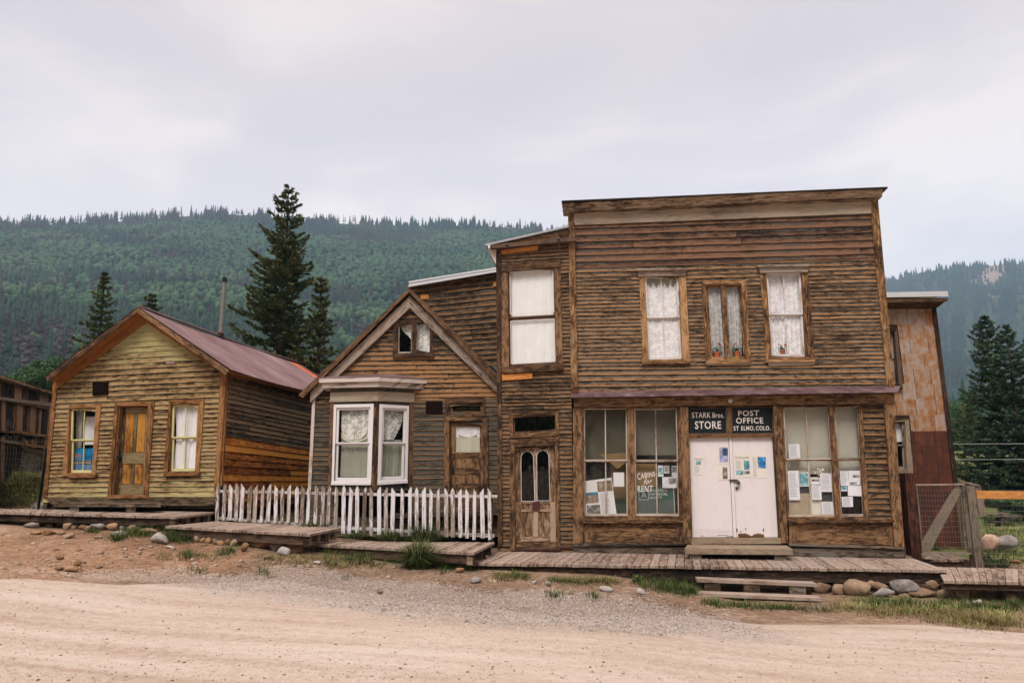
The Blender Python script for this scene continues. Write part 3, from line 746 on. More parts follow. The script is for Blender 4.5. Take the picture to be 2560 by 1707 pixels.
curtain('window_curtain', FM, inset(o2, .0), -.115, M_CLOTH, 'gathered white curtain filling the cabin window right of the door', 2, .03, shape=lambda s, t: (s * (1 - .03 * t) + .10 * math.sin(t * 3) * (1 - s), t))
p_ = paper(FM, Q(cPs, 430, 325, 1190, 320, 1120, 1275, 235, 1275), -.13, 'blue poster with a mountain lake photograph behind the glass of the cabin window', [(0, 0, 1, .46, M_POSTER), (0, .5, 1, .66, M_MAROON), (0, .69, 1, 1, M_POSTER2)], mat=M_POSTER2, name='poster', cat='poster', group=None,
           texts=[('B+B', .10, .20, .36, .42, M_ORANGE, .04), ('LAKE COTTAGES', .04, .535, .9, .63, M_PAPERW, .02)])
# door: leaf recessed, orange panels
do = uvq(FM, dr_open)
m = MB(); m.frame(FM, uvq(FM, Q(c1, 703, 745, 944, 741, 902, 1330, 658, 1328), .05), do, 0, .05, parts='LTR', uvmode=True)
m.frame(FM, do, inset(do, .02), -.16, -.001, parts='LTRB', uvmode=True)
dframe = m.build('door_frame', W['trim_cabin'], cab)
m = MB(); m.pr(FM, Q(c1, 656, 1316, 905, 1316, 906, 1336, 655, 1336), -.02, .06); m.build('threshold', W['trim_cabin'], cab)
leaf = uvq(FM, Q(c1, 752, 782, 918, 780, 892, 1318, 716, 1318), -.12)
m = MB(); m.pr(FM, leaf, -.16, -.135, uvmode=True)
for a in ((0, 0, .12, 1), (.88, 0, 1, 1), (.12, 0, .88, .06), (.12, .52, .88, .64), (.12, .88, .88, 1), (.44, .06, .56, .52), (.44, .64, .56, .88)): m.pr(FM, sub(leaf, *a), -.135, -.115, uvmode=True)
dl = m.build('door', W['door_olive'], cab)
m = MB()
for a in ((.14, .07, .42, .51), (.58, .07, .86, .51), (.14, .65, .42, .87), (.58, .65, .86, .87)): m.pr(FM, sub(leaf, *a), -.135, -.126, uvmode=True, tone=.6)
m.build('panel', W['door_orange'], dl)
m = MB(); hp = FM.P(*c1(738, 1085), -.11); m.tube(hp, hp + FM.n * .06, .018); m.tube(hp + FM.n * .06, hp + FM.n * .09, .032); m.slab([FM.P(*c1(a, b), -.11) for a, b in ((730, 1045), (742, 1045), (736, 1110), (724, 1110))], FM.n * .012); m.build('handle', M_BLACK, dl)
m = MB(); m.pr(FM, Q(c1, 566, 625, 660, 622, 658, 700, 566, 708), .0, .05); m.pr(FM, Q(c1, 575, 634, 650, 632, 648, 692, 575, 698), .05, .06); m.build('vent_cover', M_DARKWOOD, cab)
m = MB(); m.pr(FM, Q(c1, 1017, 493, 1070, 491, 1069, 514, 1017, 515), .0, .036); m.build('nameplate', W['grey_trim'], cab)
# stove pipe through the right roof slope
ps = None
pb = A + BK * 4.0; px_b = c2(125, 450)
for dd in np.arange(-2, -9, -.1):
    p = FM.P(*px_b, dd); l = (p - A) @ BK
    zr = pk[1] + (eR[1] - pk[1]) * (((p - FM.o) @ FM.u) - pk[0]) / (eR[0] - pk[0]) + sg(l)
    if p[2] <= zr + .02 and ((p - FM.o) @ FM.u) > pk[0] - .02: ps = (p, dd); break
if ps is None: ps = (FM.P(*px_b, -4.0), -4.0)
ptop = FM.P(*c2(152, 88), ps[1])
m = MB(); m.tube(ps[0] - (0, 0, .15), ptop, .062, .062, 16); m.build('stovepipe', M_PIPE, cab, smooth=False)
m = MB(); m.tube(ps[0] - (0, 0, .12), ps[0] + (0, 0, .10), .115, .10, 16); m.build('pipe_collar', M_BLACK, cab)
m = MB(); m.tube(ps[0] + (0, 0, .10), ps[0] + (0, 0, .15), .12, .07, 16); m.build('pipe_flashing', W['new_board'], cab)
m = MB(); m.tube(ptop - (0, 0, .12), ptop + (0, 0, .015), .067, .067, 16); m.build('pipe_cap', M_BLACK, cab)

# ================================================================== MIDDLE HOUSE
hs = thing('gabled_house', 'dark weathered gabled house with white-framed bay window behind picket fence', 'house', FH.X(-6, .9, -3))
hpk = np.array(FH.uv(c2(1281, 149), .18)); hL = np.array(FH.uv(c2(607, 800), .18)); hRt = np.array(FH.uv(c2(1568, 432), .18))
hR = hpk + (hRt - hpk) * ((-3.75 - hpk[0]) / (hRt[0] - hpk[0]))
def hrake(u): return hpk[1] + (hL[1] - hpk[1]) * (hpk[0] - u) / (hpk[0] - hL[0]) if u < hpk[0] else hpk[1] + (hR[1] - hpk[1]) * (u - hpk[0]) / (hR[0] - hpk[0])
hu0, hu1, hb = -8.36, -3.75, .78
at_open = [Q(c2, 1216, 372, 1297, 368, 1297, 548, 1213, 548), Q(c2, 1326, 356, 1410, 352, 1410, 543, 1325, 543)]
tr_open = Q(c3, 1112, 312, 1358, 308, 1362, 398, 1115, 400); hd_open = Q(c3, 1115, 440, 1358, 438, 1362, 1215, 1118, 1215)
hs_h = [uvq(FH, h) for h in at_open + [tr_open, hd_open]]
bP1 = FH.P(*c2(797, 1100), .55); bP2 = FH.P(*c2(1078, 1100), .55); bP3 = FH.P(*c2(1306, 1100), 0)
bP0 = bP1 - FH.n * .55 - FH.u * .17
uof = lambda p: (p - FH.o) @ FH.u
bay_hole = [np.array(x) for x in ((uof(bP0) + .1, 3.6), (uof(bP3) - .1, 3.6), (uof(bP3) - .1, 1.2), (uof(bP0) + .1, 1.2))]
hpoly = [(hu0, hrake(hu0) - .06), (hpk[0], hpk[1] - .06), (hu1, hrake(hu1) - .06), (hu1, hb), (hu0, hb)]
vsp = FH.uv(c2(1100, 610))[1]
cor = [(hu0, hpk[1] + .10), (hu1, hpk[1] + .0), (hu1, hb), (hu0, hb)]
vt = 3.85
def cutpoly(poly, v, above):
    out = []
    n = len(poly)
    for i in range(n):
        a, b = poly[i], poly[(i + 1) % n]
        ia, ib = (a[1] >= v) == above, (b[1] >= v) == above
        if ia: out.append(a)
        if ia != ib: t = (v - a[1]) / (b[1] - a[1]); out.append((a[0] + (b[0] - a[0]) * t, v))
    return out
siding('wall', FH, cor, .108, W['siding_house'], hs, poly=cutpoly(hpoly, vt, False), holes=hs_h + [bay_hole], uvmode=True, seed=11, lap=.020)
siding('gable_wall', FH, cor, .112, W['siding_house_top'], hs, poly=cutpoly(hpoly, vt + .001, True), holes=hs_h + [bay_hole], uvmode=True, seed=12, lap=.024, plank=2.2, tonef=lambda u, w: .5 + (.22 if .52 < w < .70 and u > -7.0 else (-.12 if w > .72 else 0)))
m = MB(); m.pr(FH, Q(c2, 690, 790, 708, 790, 680, 1380, 660, 1380), -.03, .05); m.build('corner_board', W['white_old'], hs)
m = MB()
m.slab([FH.X(hu0, .7, 0), FH.X(hu0, hrake(hu0) - .06, 0), FH.X(hu0, hrake(hu0) - .06, -8), FH.X(hu0, .7, -8)], FH.u * .1)
m.slab([FH.X(hu0, .7, -8), FH.X(hu1, .7, -8), FH.X(hu1, hrake(hu1) - .1, -8), FH.X(hpk[0], hpk[1] - .1, -8), FH.X(hu0, hrake(hu0) - .1, -8)], -FH.n * .1)
m.slab([FH.X(hu0, .85, -.1), FH.X(hu1, .85, -.1), FH.X(hu1, .85, -8), FH.X(hu0, .85, -8)], (0, 0, .08))
m.slab([FH.X(hu0 + .1, 3.62, -.12), FH.X(hu1, 3.62, -.12), FH.X(hu1, 3.62, -8), FH.X(hu0 + .1, 3.62, -8)], (0, 0, .06))
m.build('rear_wall', W['siding_house'], hs)
for e in (hL, hR):
    m = MB(); a, b = FH.X(*hpk, .18), FH.X(*e, .18)
    m.slab([a, b, b + BK * 8.6, a + BK * 8.6], (0, 0, -.07), grain=BK); m.build('roof', W['trim_dk'], hs)
    s = 1 if e is hL else -1
    m = MB(); m.pr(FH, [e, hpk, hpk - (0, .11), e + (.10 * s, -.08)], .181, .21, uvmode=True); m.build('barge_board', W['trim_dk'], hs)
    uu = hu0 if e is hL else hu1
    m = MB(); m.pr(FH, [(uu, hrake(uu) - .17), (hpk[0], hpk[1] - .17), (hpk[0], hpk[1] - .46), (uu, hrake(uu) - .42)], .03, .11, uvmode=True); m.build('frieze_board', W['grey_trim'], hs)
# attic windows
m = MB(); oc = uvq(FH, Q(c2, 1184, 345, 1427, 336, 1428, 552, 1182, 555), .05)
ia = [uvq(FH, a) for a in at_open]
m.frame(FH, oc, [ia[0][0], ia[1][1], ia[1][2], ia[0][3]], 0, .05, uvmode=True)
m.pr(FH, [ia[0][1], ia[1][0], ia[1][3], ia[0][2]], -.08, .04, uvmode=True)
aw = m.build('window', W['trim_dk'], hs)
for a in ia: glazing(FH, aw, a, W['white_old'], cols=1, rails=0, st=.02, d=-.01)
m = MB(); m.pr(FH, Q(c2, 1178, 545, 1430, 540, 1430, 566, 1178, 572), 0, .09); m.build('sill', W['trim_dk'], aw)
curtain('window_curtain', FH, ia[0], -.10, M_LACE2, 'torn lace curtain hooked aside in the left pane of the attic window', 3, .008, shape=lambda s, t: (.12 + s * .88 + (1 - s) * .75 * t * t, t * (.45 + .2 * s)))
curtain('window_curtain', FH, ia[1], -.10, M_LACE2, 'dark patterned lace filling the right pane of the attic window', 2, .006)
# dark patch, transom, door
m = MB(); m.pr(FH, Q(c3, 942, 300, 1060, 298, 1060, 384, 942, 388), .0, .055); m.build('vent_cover', M_DARKWOOD, hs)
tw, to = window(FH, hs, Q(c3, 1085, 280, 1372, 272, 1376, 404, 1088, 410), tr_open, W['trim_dk'], W['trim_dk'], cols=1, rails=0, st=.06)
tw.name = 'transom_window'
ho = uvq(FH, hd_open)
m = MB(); m.frame(FH, uvq(FH, Q(c3, 1075, 412, 1392, 410, 1400, 1230, 1070, 1230), .06), ho, 0, .06, parts='LTR', uvmode=True)
m.frame(FH, ho, inset(ho, .02), -.14, -.001, uvmode=True); m.build('door_frame', W['trim'], hs)
lf = inset(ho, .022); m = MB()
gq = uvq(FH, Q(c3, 1160, 482, 1335, 482, 1334, 668, 1156, 668), -.06)
m.frame(FH, [lf[0], lf[1], gq[2] + (lf[1][0] - gq[2][0], -.02), gq[3] + (lf[0][0] - gq[3][0], -.02)], gq, -.09, -.055, uvmode=True)
lw = [gq[3] + (lf[0][0] - gq[3][0], -.021), gq[2] + (lf[1][0] - gq[2][0], -.021), lf[2], lf[3]]
m.pr(FH, lw, -.09, -.07, uvmode=True)
for a in ((0, 0, .14, 1), (.86, 0, 1, 1), (.14, 0, .86, .06), (.14, .20, .86, .29), (.14, .42, .86, .50), (.14, .72, .86, .80), (.14, .93, .86, 1)): m.pr(FH, sub(lw, *a), -.07, -.055, uvmode=True)
hdr = m.build('door', W['trim'], hs)
m = MB(); m.pr(FH, gq, -.078, -.072, uvmode=True); m.build('pane', M_GLASS, hdr)
m = MB(); m.pr(FH, Q(c3, 1130, 770, 1147, 770, 1147, 828, 1130, 828), -.055, -.04); hp = FH.P(*c3(1138, 800), -.04); m.tube(hp, hp + FH.n * .05, .02); m.build('handle', M_BLACK, hdr)
curtain('window_curtain', FH, [bil(gq, 0, 0), bil(gq, 1, 0), bil(gq, 1, .42), bil(gq, 0, .42)], -.088, M_LACE, 'short white swag curtain across the top of the house door glass', 2, .004, shape=lambda s, t: (s, t * (.55 + .45 * (1 - (2 * s - 1) ** 2) + (.4 if s < .12 or s > .88 else 0))))
curtain('window_curtain', FH, gq, -.10, M_LINEN, 'torn beige cloth behind the glass of the house door', 1.5, .008)
# bay window
def fr2(a, b):
    d = b - a; d = d / np.linalg.norm(d); a = np.array([a[0], a[1], 0.]); return Frame(a, (d[0], d[1], 0), (0, 0, 1), np.cross(d, (0, 0, 1)))
def plan(p): return np.array([p[0], p[1], 0.])
B0, B1, B2, B3 = map(plan, (bP0, bP1, bP2, bP3))
f0, f1, f2 = fr2(B0, B1), fr2(B1, B2), fr2(B2, B3)
zv = lambda x, y: f1.uv(c2(x, y))[1]
zE, zC, zF0, zF1, zB = zv(1000, 701), zv(1000, 758), zv(1000, 782), zv(1000, 836), zv(1000, 1385)
def outl(k):
    c = (B0 + B1 + B2 + B3) / 4
    return [B0 - FH.u * k - FH.n * .0, B1 - FH.u * k * .8 + FH.n * k, B2 + FH.u * k * .45 + FH.n * k, B3 + FH.u * k * 1.3]
bay = MB()
LW = np.linalg.norm(B2 - B1); RW = np.linalg.norm(B3 - B2); SW = np.linalg.norm(B1 - B0)
wo1 = uvq(f1, Q(c2, 838, 880, 1048, 876, 1032, 1328, 822, 1328)); wo2 = uvq(f2, Q(c2, 1116, 880, 1264, 886, 1252, 1318, 1103, 1322))
def face_wall(m, f, w, op, z0, z1):
    o = [np.array(x, float) for x in ((0, z1), (w, z1), (w, z0), (0, z0))]
    m.frame(f, o, op, -.07, 0, uvmode=True)
face_wall(bay, f1, LW, wo1, zB, zF1); face_wall(bay, f2, RW, wo2, zB, zF1)
bay.pr(f0, [(0, zF1), (SW, zF1), (SW, zB), (0, zB)], -.07, 0, uvmode=True)
bay.slab([p + (0, 0, zB - .03) for p in (B0, B1, B2, B3)], (0, 0, .03)); bay.slab([p + (0, 0, zF1 - .04) for p in (B0, B1, B2, B3)], (0, 0, .05))
bayo = bay.build('bay_window', W['siding_house'], hs)
m = MB(); m.pr(f1, [(-.02, zF1), (.07, zF1), (.07, zB), (-.02, zB)], .0, .025, uvmode=True); m.pr(f1, [(LW - .09, zF1), (LW + .01, zF1), (LW + .01, zB), (LW - .09, zB)], .001, .03, uvmode=True)
m.pr(f2, [(.0, zF1), (.06, zF1), (.06, zB), (.0, zB)], .001, .03, uvmode=True); m.pr(f2, [(RW - .1, zF1), (RW, zF1), (RW, zB), (RW - .1, zB)], .001, .025, uvmode=True)
m.build('corner_post', W['trim_dk'], bayo)
m = MB(); m.slab([p + (0, 0, zF1) for p in outl(.03)], (0, 0, zF0 - zF1)); m.slab([p + (0, 0, zF1 - .02) for p in outl(.05)], (0, 0, .035)); m.build('frieze', W['cream'], bayo)
m = MB(); m.slab([p + (0, 0, zF0) for p in outl(.02)], (0, 0, zC - zF0)); m.build('recess_band', W['siding_house'], bayo)
m = MB(); m.slab([p + (0, 0, zC) for p in outl(.19)], (0, 0, (zE - zC) * .55)); m.slab([p + (0, 0, zC + (zE - zC) * .551) for p in outl(.26)], (0, 0, (zE - zC) * .45)); m.build('cornice', W['white_old'], bayo)
ap = FH.P(*c2(1085, 672), 0.02); al, ar = FH.P(*c2(960, 690), .02), FH.P(*c2(1180, 690), .02); al[2] = ap[2] - .02; ar[2] = ap[2] - .02
m = MB(); E_ = [p + (0, 0, zE + .002) for p in outl(.27)]
for tri in ([E_[0], E_[1], al], [E_[1], E_[2], ar, al], [E_[2], E_[3], ar]): m.slab(tri, (0, 0, .012))
m.build('roof', M_ROOF, bayo)
for f, cas, op in ((f1, Q(c2, 820, 860, 1064, 855, 1047, 1352, 805, 1352), wo1), (f2, Q(c2, 1100, 857, 1281, 868, 1270, 1340, 1087, 1352), wo2)):
    m = MB(); co = uvq(f, cas, .035); m.frame(f, co, op, .002, .035, uvmode=True)
    b = sub(co, .0, .965, 1, 1.0); m.pr(f, b, .035, .06, uvmode=True)
    wv = m.build('window', W['white'], bayo)
    glazing(f, wv, op, W['white'], cols=1, meet=.495, st=.055, d=-.005)
m = MB(); m.pr(f0, [(.02, zF1 - .1), (.07, zF1 - .1), (.07, zB + .15), (.02, zB + .15)], 0, .03, uvmode=True); m.build('window_edge_casing', W['white'], bayo)
curtain('window_curtain', f1, [bil(wo1, .1, .04), bil(wo1, .9, .04), bil(wo1, .9, .44), bil(wo1, .1, .44)], -.11, M_LACE2, 'round lace swag in the upper half of the front bay window', 2, .006, shape=lambda s, t: (s, t * (.55 + .45 * math.sqrt(max(0, 1 - (2 * s - 1) ** 2)))))
curtain('window_curtain', f1, [bil(wo1, .1, .30), bil(wo1, .9, .30), bil(wo1, .9, .95), bil(wo1, .1, .95)], -.14, M_MUSLIN, 'greenish muslin cloth with lace hem in the lower front bay window', 2.5, .01)
curtain('window_curtain', f1, [bil(wo1, .1, .30), bil(wo1, .9, .30), bil(wo1, .9, .47), bil(wo1, .1, .47)], -.12, M_LINEN, 'cream gathered band under the lace swag in the front bay window', 1, .01, shape=lambda s, t: (s, .15 + t * .55 + .35 * (1 - (2 * s - 1) ** 2)), ny=6)
curtain('window_curtain', f2, [bil(wo2, .1, .04), bil(wo2, .95, .04), bil(wo2, .95, .44), bil(wo2, .1, .44)], -.11, M_LACE2, 'lace curtain drawn to the left in the angled side bay window', 2, .006, shape=lambda s, t: (s * (1 - .45 * t * t), t))
curtain('window_curtain', f2, [bil(wo2, .1, .44), bil(wo2, .95, .44), bil(wo2, .95, .95), bil(wo2, .1, .95)], -.14, M_MUSLIN, 'greenish muslin cloth in the lower half of the angled side bay window', 2.5, .01)
m = MB(); m.pr(FH, Q(c3, 640, 1118, 1470, 1096, 1470, 1122, 640, 1150), .0, .30); m.pr(FH, Q(c3, 640, 1160, 1470, 1150, 1470, 1185, 640, 1200), .0, .06)
m.build('porch_ledge', W['grey_wood'], hs)

# ================================================================== STORE with tower
st = thing('store_building', 'tall two-storey wooden false-front store with white double door and narrow side tower', 'store', FM.X(1.0, .6, -3))
# tower
tu0, tu1 = FM.uv(c4(183, 800))[0], FM.uv(c4(752, 800))[0]
t_holes = [Q(c4, 272, 583, 622, 565, 640, 1300, 280, 1320), Q(c5, 308, 240, 630, 228, 634, 360, 312, 376), Q(c5, 322, 472, 628, 462, 640, 1240, 326, 1250)]
TP = Q(c4, 185, 420, 735, 300) + Q(c5, 765, 1262, 197, 1250)
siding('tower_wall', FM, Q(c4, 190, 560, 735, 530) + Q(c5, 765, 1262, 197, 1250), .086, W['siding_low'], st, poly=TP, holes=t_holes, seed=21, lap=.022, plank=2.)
m = MB(); m.pr(FM, Q(c4, 183, 425, 219, 425, 218, 1500, 188, 1500), -.05, .05); m.build('corner_board', W['trim_dk'], st)
m = MB(); m.pr(FM, Q(c4, 188, 1501, 222, 1501) + Q(c5, 232, 1180, 195, 1250), -.05, .05); m.build('corner_board', W['trim'], st)
tb = FM.back(tu0 + .02, 0, -1)
m = MB(); m.slab([FM.X(tu0, .5, 0), FM.X(tu0, 6.9, 0), FM.X(tu0, 6.9, -6), FM.X(tu0, .5, -6)], FM.u * .08)
m.slab([FM.X(tu0, .55, -.1), FM.X(tu1, .55, -.1), FM.X(tu1, .55, -6), FM.X(tu0, .55, -6)], (0, 0, .08))
m.slab([FM.X(tu0, .55, -3.0), FM.X(tu1, .55, -3.0), FM.X(tu1, 6.6, -3.0), FM.X(tu0, 6.6, -3.0)], FM.n * .05); m.slab([FM.X(tu0 + .1, 3.75, -.12), FM.X(tu1, 3.75, -.12), FM.X(tu1, 3.75, -3), FM.X(tu0 + .1, 3.75, -3)], (0, 0, .06)); m.slab([FM.X(tu1 + .12, .55, -.12), FM.X(tu1 + .12, 6.6, -.12), FM.X(tu1 + .12, 6.6, -3), FM.X(tu1 + .12, .55, -3)], FM.u * .04)
m.build('tower_side_wall', W['siding_low'], st)
# tower roof and dark beam
rl, rr_ = FM.uv(c4(100, 392), .15), FM.uv(c4(728, 250), .15)
m = MB(); m.slab([FM.X(*rl, .15), FM.X(*rr_, .15), FM.X(*rr_, -.2), FM.X(*rl, -.2)], (0, 0, -.045)); m.slab([FM.X(*rl, -.2), FM.X(rr_[0], rr_[1], -.2), FM.X(rr_[0], rr_[1], -6), FM.X(*rl, -6)], (0, 0, -.05)); m.build('tower_roof', plain('dull_flashing', (.36, .36, .38), .5, .3, .25, 3), st)
m = MB(); m.pr(FM, Q(c4, 112, 402, 725, 285, 725, 372, 180, 432, 120, 430), -.06, .10); m.build('eave_board', W['trim_dk'], st)
m = MB(); m.pr(FM, Q(c4, 140, 398, 783, 336, 785, 368, 150, 425), .11, .19); m.build('eave_beam', W['deck_dk'], st)
m = MB(); m.slab([FM.P(*c4(a, b), .05) for a, b in ((112, 428), (182, 432), (180, 545))], -FM.n * .04); m.build('eave_bracket', W['white_old'], st)
m = MB(); m.pr(FM, Q(c4, 118, 400, 136, 398, 136, 424, 120, 426), .10, .20); m.build('beam_end', M_TARP, st)
for q, n in ((Q(c4, 220, 438, 498, 405, 498, 434, 222, 470), 'new'), (Q(c4, 226, 1374, 454, 1360, 454, 1405, 228, 1420), 'new')):
    m = MB(); m.pr(FM, q, .0, .055); m.build('patch_board', W['fresh'], st)
for a, b in (((262, 395), (277, 523)), ((652, 352), (666, 502))):
    m = MB(); p, q = FM.P(*c4(*a), .2), FM.P(*c4(*b), .1); m.tube(p, q, .009, n=6); m.tube(p - FM.n * .03 + (0, 0, .0), p + FM.n * .05, .03, n=8); m.build('tie_rod', M_IRON, st)
tW, tO = window(FM, st, Q(c4, 222, 600, 668, 560, 683, 1300, 226, 1320), t_holes[0], W['trim'], W['trim_dk'], cols=1, meet=.505, sill=Q(c4, 224, 1322, 684, 1300, 686, 1342, 228, 1364), st=.035)
m = MB(); m.pr(FM, Q(c4, 220, 545, 668, 508, 668, 562, 222, 602), .0, .07); m.build('window_head', W['trim_dk'], tW)
m = MB()
for a in ((.03, .02, .97, .465), (.03, .53, .97, .965)):
    q = sub(tO, *a); m.frame(FM, q, inset(q, .018), -.052 - (.035 if a[1] > .3 else 0) + .036, -.012 - (.035 if a[1] > .3 else 0), uvmode=True)
m.build('sash_edge', W['white'], tW)
curtain('window_curtain', FM, sub(tO, 0, 0, 1, .5), -.082, M_SHEER, 'white patterned sheer in the upper half of the big tower window', 5, .006)
curtain('window_curtain', FM, sub(tO, 0, .5, 1, 1), -.098, M_SHEER, 'white patterned sheer in the lower half of the big tower window', 5, .006)
trw, tro = window(FM, st, Q(c5, 280, 210, 650, 190, 655, 385, 285, 402), t_holes[1], W['trim'], W['trim_dk'], cols=1, rails=0, st=.02); trw.name = 'transom_window'
dO = uvq(FM, t_holes[2])
m = MB(); m.frame(FM, uvq(FM, Q(c5, 284, 418, 655, 400, 666, 1230, 286, 1250), .055), dO, 0, .055, parts='LTR', uvmode=True)
m.frame(FM, dO, inset(dO, .015), -.12, -.001, uvmode=True); m.build('door_frame', W['trim'], st)
lf = uvq(FM, Q(c5, 330, 482, 622, 468, 634, 1236, 332, 1246), -.05)
m = MB()
pL = lambda x, y: np.array(FM.uv(c5(x, y), -.05))
arcs = []
for (x0, x1, xt0, yb, yt) in ((368, 463, 0, 882, 505), (487, 578, 0, 878, 498)):
    xb0, xb1 = x0 + 4, x1 + 10
    pts = [pL(xb0, yb), pL(xb1, yb)] + [pL((x0 + x1) / 2 + (x1 - x0) / 2 * math.cos(a) + 1, yt + 50 - 50 * math.sin(a)) for a in np.linspace(0, math.pi, 9)]
    arcs.append(pts)
yT, yB = 482, 888
# rails and stiles round the arched lights
m.pr(FM, [lf[0], pL(366, 474), pL(372, yB), pL(331, yB)], -.09, -.05, uvmode=True); m.pr(FM, [pL(579, 470), lf[1], pL(628, yB), pL(590, yB)], -.09, -.05, uvmode=True)
m.pr(FM, [pL(464, 478), pL(486, 476), pL(488, yB), pL(474, yB)], -.09, -.051, uvmode=True)
for k, (x0, x1) in enumerate(((366, 464), (486, 579))):
    ar_ = arcs[k][2:]
    m.slab([FM.X(*p, -.09) for p in [pL(x1, 474), pL(x1, 555)] + ar_[:5]], FM.n * .038); m.slab([FM.X(*p, -.09) for p in ar_[4:] + [pL(x0, 555), pL(x0, 476)]], FM.n * .038)
    m.slab([FM.X(*p, -.09) for p in [pL(x0, 476), pL(x1, 474), ar_[4]]], FM.n * .036)
m.pr(FM, [pL(331, yB), pL(628, yB), lf[2], lf[3]], -.09, -.068, uvmode=True)
low = [pL(331, yB), pL(628, yB), lf[2], lf[3]]
for a in ((0, 0, .13, 1), (.87, 0, 1, 1), (.13, 0, .87, .03), (.13, .16, .87, .21), (.13, .74, .87, .84), (.44, .21, .56, .74)): m.pr(FM, sub(low, *a), -.068, -.05, uvmode=True, tone=.62)
m.pr(FM, sub(low, .0, .86, 1, 1), -.05, -.035, uvmode=True, tone=.2)
td = m.build('door', W['door_pale'], st)
m = MB()
for pts in arcs: m.slab([FM.X(*p, -.082) for p in pts], FM.n * .006)
m.build('pane', M_GLASS, td)
m = MB()
for pts in arcs:
    for i in range(len(pts)):
        a, b = pts[i], pts[(i + 1) % len(pts)]
        m.beam(FM.X(*a, -.052), FM.X(*b, -.052), .009, .010, up=FM.n)
m.build('glazing_trim', W['white'], td)
m = MB(); m.pr(FM, Q(c5, 456, 890, 508, 888, 508, 948, 457, 950), -.05, -.02); m.build('lock_box', M_MAROON, td)
m = MB(); m.pr(FM, Q(c5, 330, 1250, 670, 1240, 672, 1254, 332, 1262), -.05, .12); m.build('threshold', W['red_post'], st)
m = MB(); m.pr(FM, Q(c5, 665, 1205, 760, 1205, 762, 1240, 668, 1240), .03, .05); m.build('base_board', W['trim'], st)
# post between tower and front
m = MB(); m.pr(FM, Q(c4, 723, 160, 768, 160, 778, 345, 728, 345), -.05, .06); m.pr(FM, Q(c4, 728, 370, 777, 368, 797, 1470, 747, 1475), -.05, .08); m.build('corner_board', W['trim_lt'], st)
# rear lean-to wall seen above the house gable
FR_ = FM.shift(-2.6)
RP = Q(c2, 1272, 128) + Q(c4, 190, 605, 190, 1300) + Q(c2, 1272, 640)
siding('rear_upper_wall', FR_, Q(c2, 1272, 128) + Q(c4, 190, 620, 190, 1300) + Q(c2, 1272, 640), .14, W['siding_low'], st, poly=RP, seed=23, plank=2.)
a, b = FR_.uv(c2(1278, 106), .25), FR_.uv(c4(190, 566), .25)
m = MB(); m.slab([FR_.X(*a, .25), FR_.X(b[0] + .4, b[1] + .05, .25), FR_.X(b[0] + .4, b[1] + .05, -4), FR_.X(*a, -4)], (0, 0, -.05)); m.pr(FR_, Q(c2, 1280, 122) + Q(c4, 188, 582, 188, 602) + Q(c2, 1276, 140), .2, .24); m.build('lean_to_roof', M_METAL, st)
m = MB(); m.slab([FR_.X(a[0] + .1, 3.8, 0), FR_.X(a[0] + .1, a[1] - .1, 0), FR_.X(a[0] + .1, a[1] - .1, -4), FR_.X(a[0] + .1, 3.8, -4)], FM.u * .08); m.build('lean_to_side_wall', W['siding_low'], st)
for q in (Q(c2, 1350, 190, 1400, 188, 1400, 213, 1352, 215), Q(c4, 160, 680, 180, 680, 180, 710, 160, 710)):
    m = MB(); m.pr(FR_, q, 0, .06); m.build('patch_board', W['fresh'], st)
# main false front
MT = Q(c4, 765, 250) + Q(c7, 1640, 238) + Q(c7, 1735, 1392) + Q(c4, 790, 1505)
mrow = Q(c4, 775, 250) + Q(c7, 1615, 255) + Q(c7, 1720, 1385) + Q(c4, 800, 1495)
mw_open = [Q(c7, 132, 655, 358, 650, 382, 1200, 158, 1203), Q(c7, 530, 712, 765, 708, 800, 1200, 560, 1203), Q(c7, 925, 632, 1158, 628, 1192, 1182, 962, 1184)]
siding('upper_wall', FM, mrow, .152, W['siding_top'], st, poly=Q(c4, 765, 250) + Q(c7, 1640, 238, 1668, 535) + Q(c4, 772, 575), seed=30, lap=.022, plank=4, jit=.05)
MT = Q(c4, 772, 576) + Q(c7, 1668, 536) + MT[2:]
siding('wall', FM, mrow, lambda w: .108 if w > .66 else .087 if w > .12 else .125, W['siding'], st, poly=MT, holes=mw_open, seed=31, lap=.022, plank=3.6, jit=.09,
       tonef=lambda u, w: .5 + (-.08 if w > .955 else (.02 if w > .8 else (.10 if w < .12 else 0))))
m = MB(); m.pr(FM, Q(c7, 1608, 165, 1660, 160, 1768, 1372, 1718, 1378), -.05, .055); m.build('corner_board', W['trim_lt'], st)
m = MB(); m.pr(FM, Q(c4, 768, 160) + Q(c7, 1612, 162, 1616, 243) + Q(c4, 775, 248), .0, .06); m.build('frieze', W['cream'], st)
m = MB(); cl, crr = np.array(FM.uv(c4(684, 145), .25)), np.array(FM.uv(c7(1690, 133), .25)); ct0, ct1 = np.array(FM.uv(c4(676, 78), .35)), np.array(FM.uv(c7(1722, 82), .35))
lo0, lo1 = np.array(FM.uv(c4(722, 162), .06)), np.array(FM.uv(c7(1655, 162), .06))
for (a, b, da), (c, d_, db) in (((lo0, lo1, .06), (cl, crr, .22)), ((cl, crr, .22), (ct0 - (0, .02), ct1 - (0, .02), .33))):
    m.slab([FM.X(*a, -.1), FM.X(*a, da), FM.X(*c, db), FM.X(*c, -.1)], FM.u * (b[0] - a[0]) + np.array([0, 0, b[1] - a[1]]), grain=FM.u)
m.build('cornice', [wood('worn_cornice', (.035, .02, .013), (.27, .185, .115), (.48, .37, .26), (.27, .23, .18), .25, .30, paint=(.46, .37, .27), pamt=.5, tonevar=.3, psoft=.12)], st)
